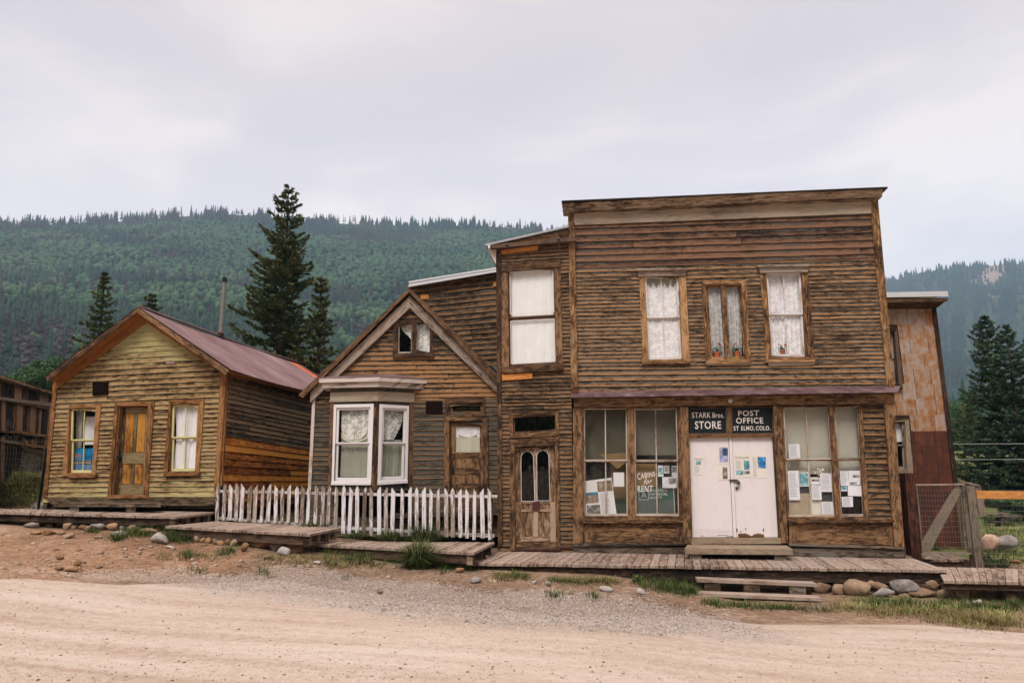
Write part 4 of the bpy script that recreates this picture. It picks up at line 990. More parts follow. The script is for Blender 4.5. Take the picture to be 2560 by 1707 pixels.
m = MB(); m.slab([FM.X(*ct0, -.1), FM.X(*ct0, .36), FM.X(*ct1, .36), FM.X(*ct1, -.1)], (0, 0, .035)); m.build('cornice_cap', W['deck_dk'], st)
mu0, mu1 = FM.uv(c4(760, 900))[0], FM.uv(c7(1700, 900))[0]
m = MB()
for uu, sg_ in ((mu0 + .02, 1), (mu1 - .1, 1)): m.slab([FM.X(uu, .3, -.1), FM.X(uu, 7.7, -.1), FM.X(uu, 6.3, -9), FM.X(uu, .3, -9)], FM.u * .08)
m.slab([FM.X(mu0, .3, -9), FM.X(mu1, .3, -9), FM.X(mu1, 6.3, -9), FM.X(mu0, 6.3, -9)], -FM.n * .1)
m.slab([FM.X(mu0, .62, -.1), FM.X(mu1, .62, -.1), FM.X(mu1, .62, -9), FM.X(mu0, .62, -9)], (0, 0, .06))
m.slab([FM.X(mu0, 4.0, -.12), FM.X(mu1, 4.0, -.12), FM.X(mu1, 4.0, -9), FM.X(mu0, 4.0, -9)], (0, 0, .1))
m.slab([FM.X(mu0, .68, -3.5), FM.X(mu1, .68, -3.5), FM.X(mu1, 7.0, -3.5), FM.X(mu0, 7.0, -3.5)], FM.n * .05)
m.build('rear_wall', W['siding_low'], st)
m = MB(); m.slab([FM.X(mu0 - .1, 7.6, -.12), FM.X(mu1, 7.6, -.12), FM.X(mu1, 6.3, -9.2), FM.X(mu0 - .1, 6.3, -9.2)], (0, 0, .06)); m.build('roof', M_METAL, st)
# small bullet-like knot holes
# pent roof strip
pl0, pl1, pl2, pl3 = FM.uv(c5(748, 62), .0), FM.uv(c6(1545, 18), .0), FM.uv(c6(1528, 50), .32), FM.uv(c5(742, 98), .32)
m = MB(); m.slab([FM.X(pl0[0], pl0[1] + .02, .0), FM.X(pl1[0], pl1[1] + .02, .0), FM.X(*pl2, .32), FM.X(*pl3, .32)], (0, 0, -.012), grain=FM.u); m.build('pent_roof', M_FLASH, st)
m = MB(); m.pr(FM, Q(c4, 748, 1476, 800, 1476, 803, 1520, 750, 1525), .02, .14); m.build('corner_block', W['red_post'], st)
m = MB(); m.pr(FM, Q(c5, 765, 112) + Q(c6, 1505, 62, 1508, 124) + Q(c5, 770, 172), -.06, .14); m.build('lintel_beam', W['trim'], st)
m = MB(); m.pr(FM, Q(c5, 760, 104) + Q(c6, 1500, 56, 1502, 62) + Q(c5, 762, 112), -.04, .17); m.build('lintel_moulding', W['trim_dk'], st)
def upwin(i, cas, head, sill, cm='trim_lt', sm='sash_white', **k):
    w, o = window(FM, st, cas, mw_open[i], W[cm], W[sm], sill=sill, st=.038, **k)
    if head: h = MB(); h.pr(FM, head, 0, .08); hh = [(p[0], p[1]) for p in head]; h.pr(FM, [(head[0][0] - 3, head[0][1] - 3), (head[1][0] + 3, head[1][1] - 3), (head[1][0] + 2, head[1][1] + 2), (head[0][0] - 2, head[0][1] + 2)], .0, .13); h.build('window_head', W['grey_trim'], w)
    return w, o
w1, oo1 = upwin(0, Q(c7, 100, 655, 404, 650, 433, 1213, 120, 1218), Q(c7, 92, 612, 408, 607, 403, 650, 95, 655), Q(c7, 118, 1212, 434, 1208, 434, 1222, 118, 1226))
w2, oo2 = upwin(1, Q(c7, 505, 680, 798, 676, 828, 1202, 534, 1206), None, Q(c7, 534, 1208, 828, 1204, 828, 1222, 534, 1226), cols=1, rails=0, sm='trim_lt')
w3, oo3 = upwin(2, Q(c7, 888, 632, 1202, 627, 1246, 1196, 930, 1200), Q(c7, 880, 588, 1205, 583, 1200, 627, 888, 632), Q(c7, 928, 1200, 1250, 1196, 1250, 1212, 928, 1216))
m = MB(); m.pr(FM, Q(c7, 535, 1222, 826, 1221, 826, 1234, 536, 1236), 0, .05); m.pr(FM, Q(c7, 936, 1213, 1248, 1211, 1244, 1232, 950, 1240), 0, .04); m.build('sill_board', W['cream'], st)
m = MB(); m.pr(FM, sub(oo2, .42, 0, .56, 1), -.06, .03, uvmode=True); m.build('mullion', W['trim'], w2)
curtain('window_valance', FM, sub(oo1, 0, 0, 1, .13), -.085, M_MUSLIN, 'dark lace valance across the top of the left upstairs store window', 4, .006, shape=lambda s, t: (s, t * (.8 + .2 * math.sin(s * 40))), cat='valance')
curtain('window_curtain', FM, oo1, -.092, M_LACE, 'floral lace curtain in the left upstairs window of the store', 3, .008)
M_NET = cloth('grey_net', (.66, .64, .64), .5, 40)
curtain('window_curtain', FM, sub(oo2, -.02, 0, .48, 1), -.125, M_NET, 'pleated net curtain left of the post in the narrow middle upstairs window', 5, .018)
curtain('window_curtain', FM, sub(oo2, .5, 0, 1.0, 1), -.125, M_NET, 'net curtain gathered to the left beside dark gap in the middle upstairs window', 5, .018, shape=lambda s, t: (s * (1 - .28 * max(0, t - .3)), t))
curtain('window_curtain', FM, sub(oo3, 0, 0, .55, 1), -.118, M_LACE, 'left half of the dotted net curtains in the right upstairs window', 4, .016, shape=lambda s, t: (s * (1 - .12 * t * t), t))
curtain('window_curtain', FM, sub(oo3, .5, 0, 1, 1), -.10, M_LACE, 'right half of the dotted net curtains in the right upstairs window', 4, .012, shape=lambda s, t: (s + .06 * t * (1 - s), t))
def pot(px, d, label, s=1.):
    p = FM.P(*px, d); o = thing('potted_flower', label, 'potted plant', p, 'flower pots in the upstairs windows')
    m = MB(); m.tube(p, p + (0, 0, .10 * s), .045 * s, .062 * s, 14); m.tube(p + (0, 0, .10 * s), p + (0, 0, .122 * s), .07 * s, .07 * s, 14); m.build('pot', M_TERRA, o)
    rr = random.Random(label); m, f = MB(), MB()
    for i in range(26):
        a, r, z = rr.uniform(0, 6.3), rr.uniform(.0, .1) * s, rr.uniform(.12, .2) * s; c = p + np.array([math.cos(a) * r, math.sin(a) * r * .6, z])
        e1, e2 = np.array([rr.uniform(-1, 1), rr.uniform(-1, 1), rr.uniform(-.5, .8)]) * .03 * s, np.array([rr.uniform(-1, 1), rr.uniform(-1, 1), rr.uniform(-1, 1)]) * .025 * s
        m.face([c - e1, c + e2, c + e1, c - e2], [(0, 0)] * 4, [(.5, .5, .5, 1)] * 4)
    m.build('leaves', M_LEAFP, o)
    for i in range(7):
        a, r = rr.uniform(0, 6.3), rr.uniform(.03, .10) * s; c = p + np.array([math.cos(a) * r, math.sin(a) * r * .5 + FM.n[1] * .02, rr.uniform(.21, .30) * s])
        for k in range(6):
            e1, e2 = np.array([rr.uniform(-1, 1), rr.uniform(-1, 1), rr.uniform(-1, 1)]) * .016, np.array([rr.uniform(-1, 1), rr.uniform(-1, 1), rr.uniform(-1, 1)]) * .016
            f.face([c - e1, c + e2, c + e1, c - e2], [(0, 0)] * 4, [(.5, .5, .5, 1)] * 4)
    f.build('blossom', M_PETAL, o)
pot(c7(608, 1194), -.075, 'red geranium in a clay pot at the left of the narrow middle window', 1.15)
pot(c7(738, 1190), -.075, 'red geranium in a clay pot at the right of the narrow middle window', 1.15)
pot(c7(1037, 1168), -.10, 'small clay pot with sparse pink flowers in the right upstairs window', .8)

# ------ storefront
m = MB(); m.pr(FM, Q(c5, 760, 180, 830, 178, 836, 1196, 763, 1202), -.10, .10); m.build('corner_post', W['trim'], st)
m = MB(); m.pr(FM, Q(c6, 105, 150, 158, 148, 184, 1040, 128, 1042), -.10, .10); m.build('door_post', W['trim'], st)
m = MB(); m.pr(FM, Q(c6, 712, 140, 760, 138, 812, 1036, 764, 1038), -.10, .10); m.build('door_post', W['trim'], st)
m = MB(); m.pr(FM, Q(c6, 1440, 124, 1504, 122, 1570, 1062, 1508, 1062), -.10, .10); m.build('corner_post', W['trim'], st)
sA1 = Q(c5, 842, 182, 1168, 180, 1176, 994, 846, 996); sA2 = Q(c5, 1222, 184, 1545, 182, 1566, 994, 1232, 994)
sB1 = Q(c6, 778, 146, 1076, 143, 1124, 866, 812, 868); sB2 = Q(c6, 1108, 146, 1270, 143, 1314, 864, 1160, 866)
fr = W['sash_mix']
m = MB()
for q in (Q(c5, 829, 178, 842, 178, 846, 1030, 836, 1030), Q(c5, 1168, 180, 1222, 180, 1232, 1022, 1176, 1022), Q(c5, 1545, 182, 1588, 182, 1612, 1030, 1566, 1030)): m.pr(FM, q, -.08, .06)
m.pr(FM, Q(c5, 846, 996, 1176, 994, 1177, 1024, 846, 1026), -.08, .05); m.pr(FM, Q(c5, 1232, 995, 1566, 994, 1568, 1022, 1233, 1024), -.08, .05)
m.pr(FM, Q(c5, 830, 168, 1588, 162, 1588, 182, 830, 183), -.08, .055)
wA = m.build('shop_window', W['trim'], st); wA['label'] = 'shop window left of the white doors'
for q, gm in ((sA1, M_GLASSD), (sA2, M_GLASSD)): glazing(FM, wA, uvq(FM, q), fr, cols=2, meet=.495, st=.028, d=.0, bars=.026, gm=gm)
m = MB()
for q in (Q(c6, 760, 140, 778, 140, 812, 890, 808, 890), Q(c6, 1076, 143, 1108, 143, 1162, 888, 1126, 888), Q(c6, 1270, 143, 1293, 143, 1344, 888, 1314, 888)): m.pr(FM, q, -.08, .06)
m.pr(FM, Q(c6, 812, 868, 1125, 866, 1126, 892, 812, 894), -.08, .05); m.pr(FM, Q(c6, 1160, 866, 1314, 864, 1315, 890, 1162, 892), -.08, .05)
m.pr(FM, Q(c6, 760, 128, 1293, 124, 1293, 146, 760, 150), -.08, .055)
wB = m.build('shop_window', W['trim'], st); wB['label'] = 'shop window right of the white doors'
glazing(FM, wB, uvq(FM, sB1), fr, cols=2, meet=.488, st=.028, d=.0, bars=.026); glazing(FM, wB, uvq(FM, sB2), fr, cols=1, meet=.488, st=.028, d=.0)
# ledge, panels, base
def panels(q, name):
    qq = uvq(FM, q, .0); m = MB(); m.pr(FM, qq, -.08, .0, uvmode=True)
    w = np.linalg.norm(qq[1] - qq[0]); i = inset(qq, .16, .09, .12, .12); m.frame(FM, qq, i, .0, .03, uvmode=True)
    j = inset(i, .035, .03); m.frame(FM, i, j, .0, .012, uvmode=True); return m.build(name, W['trim'], st)
panels(Q(c5, 836, 1032) + Q(c6, 124, 905, 128, 1040) + Q(c5, 838, 1200), 'base_panel'); panels(Q(c6, 812, 900, 1508, 895, 1512, 1050, 818, 1040), 'base_panel')
m = MB(); m.pr(FM, Q(c5, 838, 1026) + Q(c6, 122, 886, 124, 904) + Q(c5, 838, 1046), -.02, .10); m.build('window_ledge', W['trim'], st); m = MB(); m.pr(FM, Q(c6, 812, 888, 1506, 886, 1508, 902, 814, 906), -.02, .10); m.build('window_ledge', W['trim'], st)
m = MB(); m.pr(FM, Q(c5, 760, 1200) + Q(c6, 150, 1040, 150, 1052) + Q(c5, 760, 1222), -.05, .09); m.pr(FM, Q(c6, 815, 1040, 1568, 1062, 1568, 1076, 818, 1056), -.05, .09)
m.pr(FM, Q(c5, 762, 1222) + Q(c6, 1568, 1076, 1570, 1098) + Q(c5, 762, 1243), -.05, .04); m.pr(FM, Q(c5, 764, 1243) + Q(c6, 1570, 1098, 1572, 1132) + Q(c5, 766, 1272), -.05, .07); m.build('base_board', W['grey_wood'], st)
siding('shopfront_siding', FM, Q(c6, 1292, 122, 1442, 120, 1506, 890, 1340, 890), .118, W['siding_low'], st, seed=37, lap=.028, plank=5)
# doorway: signs, leaf
dq = Q(c6, 164, 352, 709, 346, 748, 1006, 186, 1008); du = uvq(FM, dq)
m = MB(); m.frame(FM, inset(du, -.012), du, -.10, .02, parts='LTR', uvmode=True); m.pr(FM, Q(c6, 160, 324, 716, 320, 717, 346, 162, 352), -.08, .04); m.pr(FM, Q(c6, 160, 142, 712, 136, 712, 150, 162, 158), -.08, .03)
m.pr(FM, Q(c6, 404, 152, 442, 151, 445, 324, 408, 326), -.08, .03); m.build('door_frame', W['trim_dk'], st)
m = MB(); m.pr(FM, Q(c6, 182, 1010, 765, 1006, 768, 1042, 183, 1046), -.1, .12); m.build('threshold', W['plank'], st)
dd = MB(); sx = .498
dd.pr(FM, sub(du, 0.002, 0, .494, .99), -.075, -.03, uvmode=True, rnd=.3, tone=.5); dd.pr(FM, sub(du, .502, 0, .998, .99), -.075, -.03, uvmode=True, rnd=.7, tone=.5)
dd.pr(FM, sub(du, .482, .0, .518, .99), -.03, -.012, uvmode=True, rnd=.5, tone=.5); sd = dd.build('double_door', W['white_door'], st)
m = MB()
for a in (.478, .5185): m = MB(); m.pr(FM, sub(du, a, .0, a + .003, .99), -.03, -.022, uvmode=True); m.build('door_seam', W['trim_dk'], sd)
# worn strip at the foot of the right leaf
rr = random.Random(5); m = MB(); base = [bil(du, .54 + .30 * i / 16, .992) for i in range(17)]
for i in range(16):
    h0, h1 = .02 + .055 * abs(math.sin(i * .35 + .3)) + rr.uniform(0, .012), .02 + .055 * abs(math.sin((i + 1) * .35 + .3)) + rr.uniform(0, .012)
    m.pr(FM, [base[i] + (0, h0), base[i + 1] + (0, h1), base[i + 1], base[i]], -.03, -.026, uvmode=True, rnd=.4, grain=(0, 0, 1))
for s, t, w, h in ((.515, .905, .02, .035), (.565, .93, .012, .015), (.625, .90, .01, .02), (.83, .905, .012, .03), (.54, .955, .03, .02), (.10, .97, .03, .008), (.30, .965, .12, .006), (.40, .98, .08, .008)):
    c_ = MB(); c_.pr(FM, sub(du, s, t, s + w, t + h), -.03, -.026, uvmode=True); c_.build('paint_chip', W['trim'], sd)
m.build('bare_wood_patch', W['trim'], sd)
m = MB()
for k in range(7):
    a, b = bil(du, .02, .905 + .013 * k), bil(du, .46, .915 + .012 * k + .004 * math.sin(k * 2)); m.beam(FM.X(*a, -.029), FM.X(*b, -.028), .006, .006, up=FM.n)
m.build('paint_ridge', W['white_door'], sd)
m = MB(); p, q = FM.P(*c6(428, 628), .0), FM.P(*c6(482, 628), .0); m.beam(p, q, .04, .03, up=FM.n); r_ = FM.P(*c6(487, 645), .02); m.tube(q + FM.n * .0, r_, .02, .028, 10); m.tube(r_ - FM.n * .02, r_ + FM.n * .03, .034, n=12)
k = FM.P(*c6(475, 679), -.03); m.tube(k, k + FM.n * .03, .030, n=14); m.build('padlock_hasp', M_IRON, sd)
def sign(name, label, q, d, lines, rim):
    o = thing(name, label, 'sign', FM.P(*q[3], d)); qq = uvq(FM, q, d + .02)
    m = MB(); m.pr(FM, qq, d, d + .02, uvmode=True); m.build('board', M_SIGNBLK, o)
    m = MB(); m.frame(FM, qq, inset(qq, .012), d + .02, d + .028, uvmode=True); m.build('rim', rim, o)
    m = MB()
    for s, px, b in lines: text_into(m, s, FM, uvq(FM, Q(cS, *px), d + .022), 0, d + .022, bold=b)
    m.build('lettering', M_LETTER, o); return o
M_RIM = plain('dark_rim', (.07, .075, .07), .6)
sign('shop_sign', 'black sign reading STARK Bros. STORE left above the white doors', Q(c6, 166, 158, 403, 155, 407, 320, 171, 323), -.06,
     [('STARK', (102, 325, 605, 322, 608, 470, 106, 474), .035), ('Bros.', (652, 330, 962, 338, 966, 468, 656, 470), .035), ('STORE', (182, 562, 880, 558, 888, 766, 188, 770), .05)], M_RIM)
sign('shop_sign', 'black sign reading POST OFFICE ST ELMO, COLO. right above the white doors', Q(c6, 443, 152, 708, 148, 712, 321, 447, 325), -.06,
     [('POST', (1335, 278, 1905, 268, 1892, 415, 1345, 426), .045), ('OFFICE', (1282, 470, 2000, 462, 2015, 620, 1288, 626), .045), ('ST', (1215, 694, 1360, 692, 1364, 812, 1218, 814), .04), ('ELMO,', (1422, 690, 1778, 688, 1782, 824, 1424, 826), .04), ('COLO.', (1812, 688, 2196, 686, 2208, 804, 1816, 806), .04)], M_RIM)
m = MB(); p = FM.P(*c6(432, 110), .14); m.tube(p, p + FM.n * .03, .045, .04, 16); m.tube(p + FM.n * .03, p + FM.n * .06, .022, n=12); tag(m.build('porcelain_fixture', M_PORC), 'small round white porcelain lamp socket on the lintel above the signs', 'lamp socket')

# newspaper pages on the doors
dp = -.008
paper(FM, Q(cN, 135, 400, 378, 400, 330, 850, 150, 850), -.024, 'torn newspaper clipping at the far left of the white doors', [(.22, .22, .78, .44, M_PH_TEAL)], M_PAPERW, lines=(.5, .92, 9, .08, .72), texts=[('The Mountain Mail', .02, .09, .98, .18, M_INKDK, 0)])
paper(FM, Q(cN, 720, 150, 1005, 150, 1015, 585, 735, 590), -.024, 'sheet with a lilac newspaper photo high on the left white door leaf', [(.15, .05, .9, .9, M_PH_LIL), (.42, .1, .88, .52, M_PH_NAVY)], M_PAPERW)
paper(FM, Q(cN, 720, 600, 1020, 600, 1030, 975, 740, 975), -.024, 'pale sheet with one grey text column just left of the door lock', [(.4, .15, .8, .93, M_PH_GREY)], M_PAPERW)
paper(FM, Q(cN, 1140, 340, 1500, 340, 1530, 905, 1170, 910), -.024, 'newspaper page with two small photos just right of the door seam', [(.6, .28, .98, .68, M_PH_TEAL), (.03, .70, .55, .90, M_PH_TEAL), (.6, .73, .97, .87, M_PH_GREY)], M_PAPERW, lines=(.28, .66, 12, .04, .5), texts=[('The Mountain Mail', .02, .10, .98, .2, M_INKDK, 0)])
paper(FM, Q(cN, 1560, 365, 1925, 365, 1945, 930, 1585, 930), -.024, 'newspaper page with a bright blue photo on the right white door leaf', [(.38, .08, .93, .57, M_PH_BLUE)], M_PAPERW, lines=(.1, .95, 20, .05, .34))
# left shop window contents
shp = -.06
ubl = uvq(FM, sA1, -.25); curtain('roller_blind', FM, sub(ubl, -.05, 0, 1.05, .5), -.30, M_SHADE_D, 'dark olive roller blind in the first shop window from the tower', 1, .008, cat='blind')
ub2 = uvq(FM, sA2, -.25); curtain('roller_blind', FM, sub(ub2, -.05, 0, 1.05, .44), -.30, cloth('dusty_shade', (.20, .18, .145)), 'dusty brown blind above the Cabins for Rent lettering', 1, .008, cat='blind')
o = paper(FM, Q(c5, 965, 528, 1168, 515, 1166, 585, 1100, 640, 985, 668)[:4], -.20, 'curved sheet of brown cardboard hanging at the middle of the first shop window', (), M_CARD, 'cardboard_sheet', 'cardboard', None)
paper(FM, Q(c5, 1040, 560, 1175, 560, 1175, 862, 1060, 862), -.40, 'tall brown cardboard sheet standing behind the small white note', (), M_CARD, 'cardboard_sheet', 'cardboard', None)
paper(FM, Q(c5, 1060, 862, 1180, 862, 1180, 1000, 1080, 1000), -.38, 'green painted board low in the right corner of the first shop window', (), M_GREENWD, 'painted_board', 'board', None)
paper(FM, Q(cW, 170, 440, 745, 365, 860, 1185, 195, 1185), -.10, 'large tilted white display board with three colour photos', [(.46, .06, .98, .34, M_PH_COL), (.0, .35, .47, .63, M_PH_COL), (.03, .33, .45, .41, M_PH_SKY), (.06, .68, .5, .97, M_PH_GREY)], name='display_board', cat='display board', group=None, lines=(.38, .98, 22, .54, .84))
paper(FM, Q(cW, 782, 255, 1008, 255, 1015, 553, 788, 553), shp, 'small blank white note right of the tilted display board')
paper(FM, Q(cW, 1225, 75, 1690, 75, 1690, 560, 1225, 560), -.16, 'brown cardboard backing behind the Cabins for Rent lettering', (), M_CARD, 'cardboard_sheet', 'cardboard', None)
hb_ = paper(FM, Q(cW, 1230, 570, 2055, 565, 2085, 1130, 1255, 1145), -.12, 'green and grey historical society board low in the second shop window', [(.0, .0, .98, .48, M_GREEN), (.0, .48, .98, .985, M_SLATE)], M_METAL, 'information_board', 'information board', None,
      texts=[('COLORADO', .36, .07, .82, .16, M_PAPER, .01), ('HISTORICAL', .37, .21, .83, .30, M_PAPER, .01), ('SOCIETY', .37, .34, .68, .43, M_PAPER, .01)])
m = MB(); q0 = uvq(FM, Q(cW, 1322, 640, 1520, 640, 1520, 828, 1322, 828), -.115)
for a, b in zip(q0, q0[1:] + q0[:1]): m.beam(FM.X(*a, -.115), FM.X(*b, -.115), .008, .004, up=FM.n)
rr = random.Random(3)
for k in range(7): a = bil(q0, rr.uniform(.2, .8), rr.uniform(.2, .5)); b = bil(q0, rr.uniform(.2, .8), rr.uniform(.5, .85)); m.beam(FM.X(*a, -.115), FM.X(*b, -.115), .006, .004, up=FM.n)
m.build('emblem', M_PAPER, hb_)
m = MB(); gd = -.012
text_into(m, 'CABINS', FM, uvq(FM, Q(cW, 1282, 275, 1655, 235, 1662, 330, 1296, 415), gd), 0, gd, bold=.02)
text_into(m, 'for', FM, uvq(FM, Q(cW, 1420, 395, 1605, 385, 1600, 480, 1420, 515), gd), 0, gd, bold=.02, shear=.4)
text_into(m, 'RENT', FM, uvq(FM, Q(cW, 1290, 538, 1618, 532, 1600, 662, 1295, 664), gd), 0, gd, bold=.04)
m.build('lettering', M_LETTER, wA)
papers = [
 (cW, (1722, 108, 1832, 108, 1838, 345, 1722, 340), 'small print of a blue ringed picture at the top left of the photo cluster', [(.1, .2, .95, .8, M_PH_TEAL)]),
 (cW, (1848, 118, 1955, 118, 1958, 275, 1848, 272), 'small print with one dark figure at the top middle of the photo cluster', [(.1, .1, .9, .9, M_PH_GREY)]),
 (cW, (2010, 120, 2120, 120, 2120, 350, 2012, 345), 'small landscape print at the top right of the photo cluster', [(.05, .05, .95, .6, M_PH_GREY)]),
 (cW, (1812, 355, 2112, 350, 2110, 582, 1815, 580), 'wide white sheet with a group portrait under the three small prints', [(.45, .1, .95, .65, M_PH_GREY)]),
 (cD, (1275, 95, 1403, 92, 1418, 262, 1285, 262), 'typed white page alone on the pale blind of the right shop window', 'L'),
 (cD, (1265, 408, 1390, 405, 1415, 750, 1285, 750), 'long typed sheet at the left edge of the right shop window', 'L'),
 (cD, (1398, 425, 1505, 422, 1515, 590, 1408, 592), 'teal brochure page beside the long typed sheet', [(.05, .08, .95, .92, M_PH_TEAL)]),
 (cD, (1543, 500, 1640, 498, 1642, 565, 1545, 566), 'small brown picture card just right of the thin window bar', [(.05, .1, .95, .5, M_PH_GREY)]),
 (cD, (1545, 575, 1658, 575, 1668, 745, 1555, 745), 'lilac typed page under the brown picture card', 'L'),
 (cD, (1645, 438, 1780, 438, 1790, 655, 1655, 652), 'pinkish typed page right of the crumpled paper', 'L'),
 (cD, (1662, 772, 1800, 770, 1816, 938, 1678, 938), 'white page with a small seal at the bottom of the right shop window', 'L'),
 (cD, (1880, 410, 1975, 410, 1985, 580, 1890, 580), 'narrow typed page at the top left of the last single pane', 'L'),
 (cD, (1980, 405, 2115, 405, 2120, 572, 1985, 575), 'white page with two dark photo strips in the last single pane', [(.35, .3, .95, .48, M_PH_GREY), (.08, .8, .7, .95, M_PH_GREY)]),
 (cD, (1972, 580, 2135, 580, 2140, 705, 1975, 700), 'plain cream card in the middle of the last single pane', []),
 (cD, (1892, 588, 1965, 588, 1967, 645, 1895, 645), 'tiny dark landscape photo left of the cream card', [(.02, .05, .98, .7, M_PH_TEAL)]),
 (cD, (1898, 712, 2032, 708, 2036, 830, 1908, 830), 'square typed note below the cream card', 'L'),
]
for c, q, lb, pr_ in papers:
    if pr_ == 'L': paper(FM, Q(c, *q), -.055, lb, lines=(.08, .92, 13, .1, .9))
    else: paper(FM, Q(c, *q), -.055 if c is cW or 'cream' not in lb else -.052, lb, pr_)
paper(FM, Q(cD, 1275, 400, 1530, 400, 1545, 945, 1285, 945), -.10, 'brown wrapping paper with dark top strip behind the long typed sheet', [(.5, .35, 1, .5, M_INKDK)], plain('warm_backing', (.42, .34, .24), .9, var=.25, scale=7), 'backing_sheet', 'backing sheet', None)
paper(FM, Q(cD, 1530, 480, 1800, 480, 1815, 945, 1550, 945), -.11, 'cream backing sheet with dark block under the crumpled paper', [(.45, .0, 1, .62, M_INKDK)], M_PAPERW, 'backing_sheet', 'backing sheet', None)
# crumpled flower-like paper
p = FM.P(*cD(1645, 410), -.06); V, Fc = [], []
rr = random.Random(9); m = MB()
for k in range(60):
    a, r = rr.uniform(0, 6.3), rr.uniform(.0, .115); c = p + FM.u * math.cos(a) * r + np.array([0, 0, math.sin(a) * r * .8]) + FM.n * rr.uniform(-.02, .01)
    e1 = np.array([rr.uniform(-1, 1), rr.uniform(-.6, .6), rr.uniform(-1, 1)]) * .03; e2 = np.array([rr.uniform(-1, 1), rr.uniform(-.6, .6), rr.uniform(-1, 1)]) * .03
    m.face([c - e1, c + e2, c + e1], [(0, 0)] * 3, [(.5, .5, .5, 1)] * 3)
tag(m.build('paper_rosette', M_PAPERW), 'crumpled cream paper rosette at the top of the middle lower pane', 'paper rosette')
ubr = uvq(FM, sB1, -.22); curtain('roller_blind', FM, sub(ubr, -.05, 0, 1.03, .62), -.20, M_SHADE_L, 'pale beige blind over two panes of the right shop window', 1, .006, cat='blind')
ubq = uvq(FM, sB2, -.22); curtain('roller_blind', FM, sub(ubq, -.05, 0, 1.05, .60), -.20, M_SHADE_L, 'pale beige blind behind the last single pane of the shopfront', 1, .006, cat='blind')

# ================================================================== GROUND
def vnoise(x, y, seed=0):
    xi, yi = np.floor(x).astype(np.int64), np.floor(y).astype(np.int64); xf, yf = x - xi, y - yi
    def h(a, b):
        n = (a * 374761393 + b * 668265263 + seed * 1442695041) & 0x7fffffff; n = ((n ^ (n >> 13)) * 1274126177) & 0x7fffffff
        return ((n ^ (n >> 16)) & 0xffff) / 65535.0
    sx, sy = xf * xf * (3 - 2 * xf), yf * yf * (3 - 2 * yf)
    return (h(xi, yi) * (1 - sx) + h(xi + 1, yi) * sx) * (1 - sy) + (h(xi, yi + 1) * (1 - sx) + h(xi + 1, yi + 1) * sx) * sy
def fbm(x, y, o=4, seed=0):
    s, a, t = 0, .5, 0
    for i in range(o): s = s + a * vnoise(x * 2 ** i, y * 2 ** i, seed + i); t += a; a *= .5
    return s / t
def sst(x, a, b): t = np.clip((x - a) / (b - a), 0, 1); return t * t * (3 - 2 * t)
def G(x, y):
    x, y = np.asarray(x, float), np.asarray(y, float)
    u = (x - FM.o[0]) * FM.u[0] + (y - FM.o[1]) * FM.u[1]; q = (x - FM.o[0]) * FM.n[0] + (y - FM.o[1]) * FM.n[1]
    z = np.interp(u, [-40, -20, -14, -12, -10.4, -9.5, -8.7, -7.6, -5.3, -3.8, -1.6, .65, 2.2, 4, 8, 14, 40], [2.0, 1.5, 1.18, 1.11, 1.09, .93, .85, .71, .52, .46, .37, .09, .08, .07, .0, -.1, -.3])
    z = z - sst(q, 1.5, 4.2) * np.interp(u, [-14, -10, -7.6, -5.3, -1.5, .65, 4.5], [.30, .28, .2, .13, .1, .06, .14])
    z = z + np.interp(q, [2.5, 15, 40], [0, .40, .4])
    b = np.clip(-q, 0, 30)
    z = z + np.where(u < -14.3, np.minimum(b * .62, .80 + b * .03) * sst(-u, 14.32, 14.75), 0) + np.where(u > 4.4, np.minimum(b, 12) * .035, b * .02)
    z = z + .035 * (fbm(x * 1.3, y * 1.3, 3, 5) - .5) * sst(q, 5.5, 3.5) * sst(q, -1, 1.2) * 2 + .05 * (fbm(u * .22, q * 1.5, 4, 9) - .5) * sst(q, 2, 4) + .012 * (fbm(x * 3, y * 3, 2, 19) - .5)
    r = np.hypot(x, y); f = sst(r, 32, 95) * sst(y, -20, 25)
    z = z * (1 - f) + f * (1.6 + .012 * r)
    return np.where(r > 170, z - sst(r, 170, 260) * (z + 1.5), z)
def project(P):
    q = (P - CC) @ CR; w = -q[:, 2]; w = np.where(np.abs(w) < 1e-6, 1e-6, w)
    return IW / 2 + FPX * q[:, 0] / w, IH / 2 - FPX * q[:, 1] / w, w
def ground_hit(px, py):
    px, py = np.atleast_1d(np.asarray(px, float)), np.atleast_1d(np.asarray(py, float))
    d = (CR @ np.stack([(px - IW / 2) / FPX, -(py - IH / 2) / FPX, -np.ones_like(px)])).T
    t = np.full(len(px), 3.0); out = np.full(len(px), np.nan); done = np.zeros(len(px), bool)
    for _ in range(1500):
        p = CC + d * t[:, None]; hit = (p[:, 2] <= G(p[:, 0], p[:, 1])) & ~done
        out[hit] = t[hit]; done |= hit; t = t + .04
        if done.all(): break
    out = np.where(np.isnan(out), 60., out - .02); P = CC + d * out[:, None]; P[:, 2] = G(P[:, 0], P[:, 1]); return P
def inpoly(x, y, poly):
    c = np.zeros(x.shape, bool); n = len(poly)
    for i in range(n):
        (x0, y0), (x1, y1) = poly[i], poly[(i + 1) % n]
        with np.errstate(divide='ignore', invalid='ignore'):
            c ^= ((y0 > y) != (y1 > y)) & (x < (x1 - x0) * (y - y0) / (y1 - y0 + 1e-12) + x0)
    return c
def pdist(x, y, poly):
    d = np.full(x.shape, 1e9); n = len(poly)
    for i in range(n):
        a, b = np.array(poly[i], float), np.array(poly[(i + 1) % n], float); e = b - a
        t = np.clip(((x - a[0]) * e[0] + (y - a[1]) * e[1]) / (e @ e), 0, 1); d = np.minimum(d, np.hypot(x - a[0] - t * e[0], (y - a[1] - t * e[1]) * 2.2))
    return np.where(inpoly(x, y, poly), d, -d)
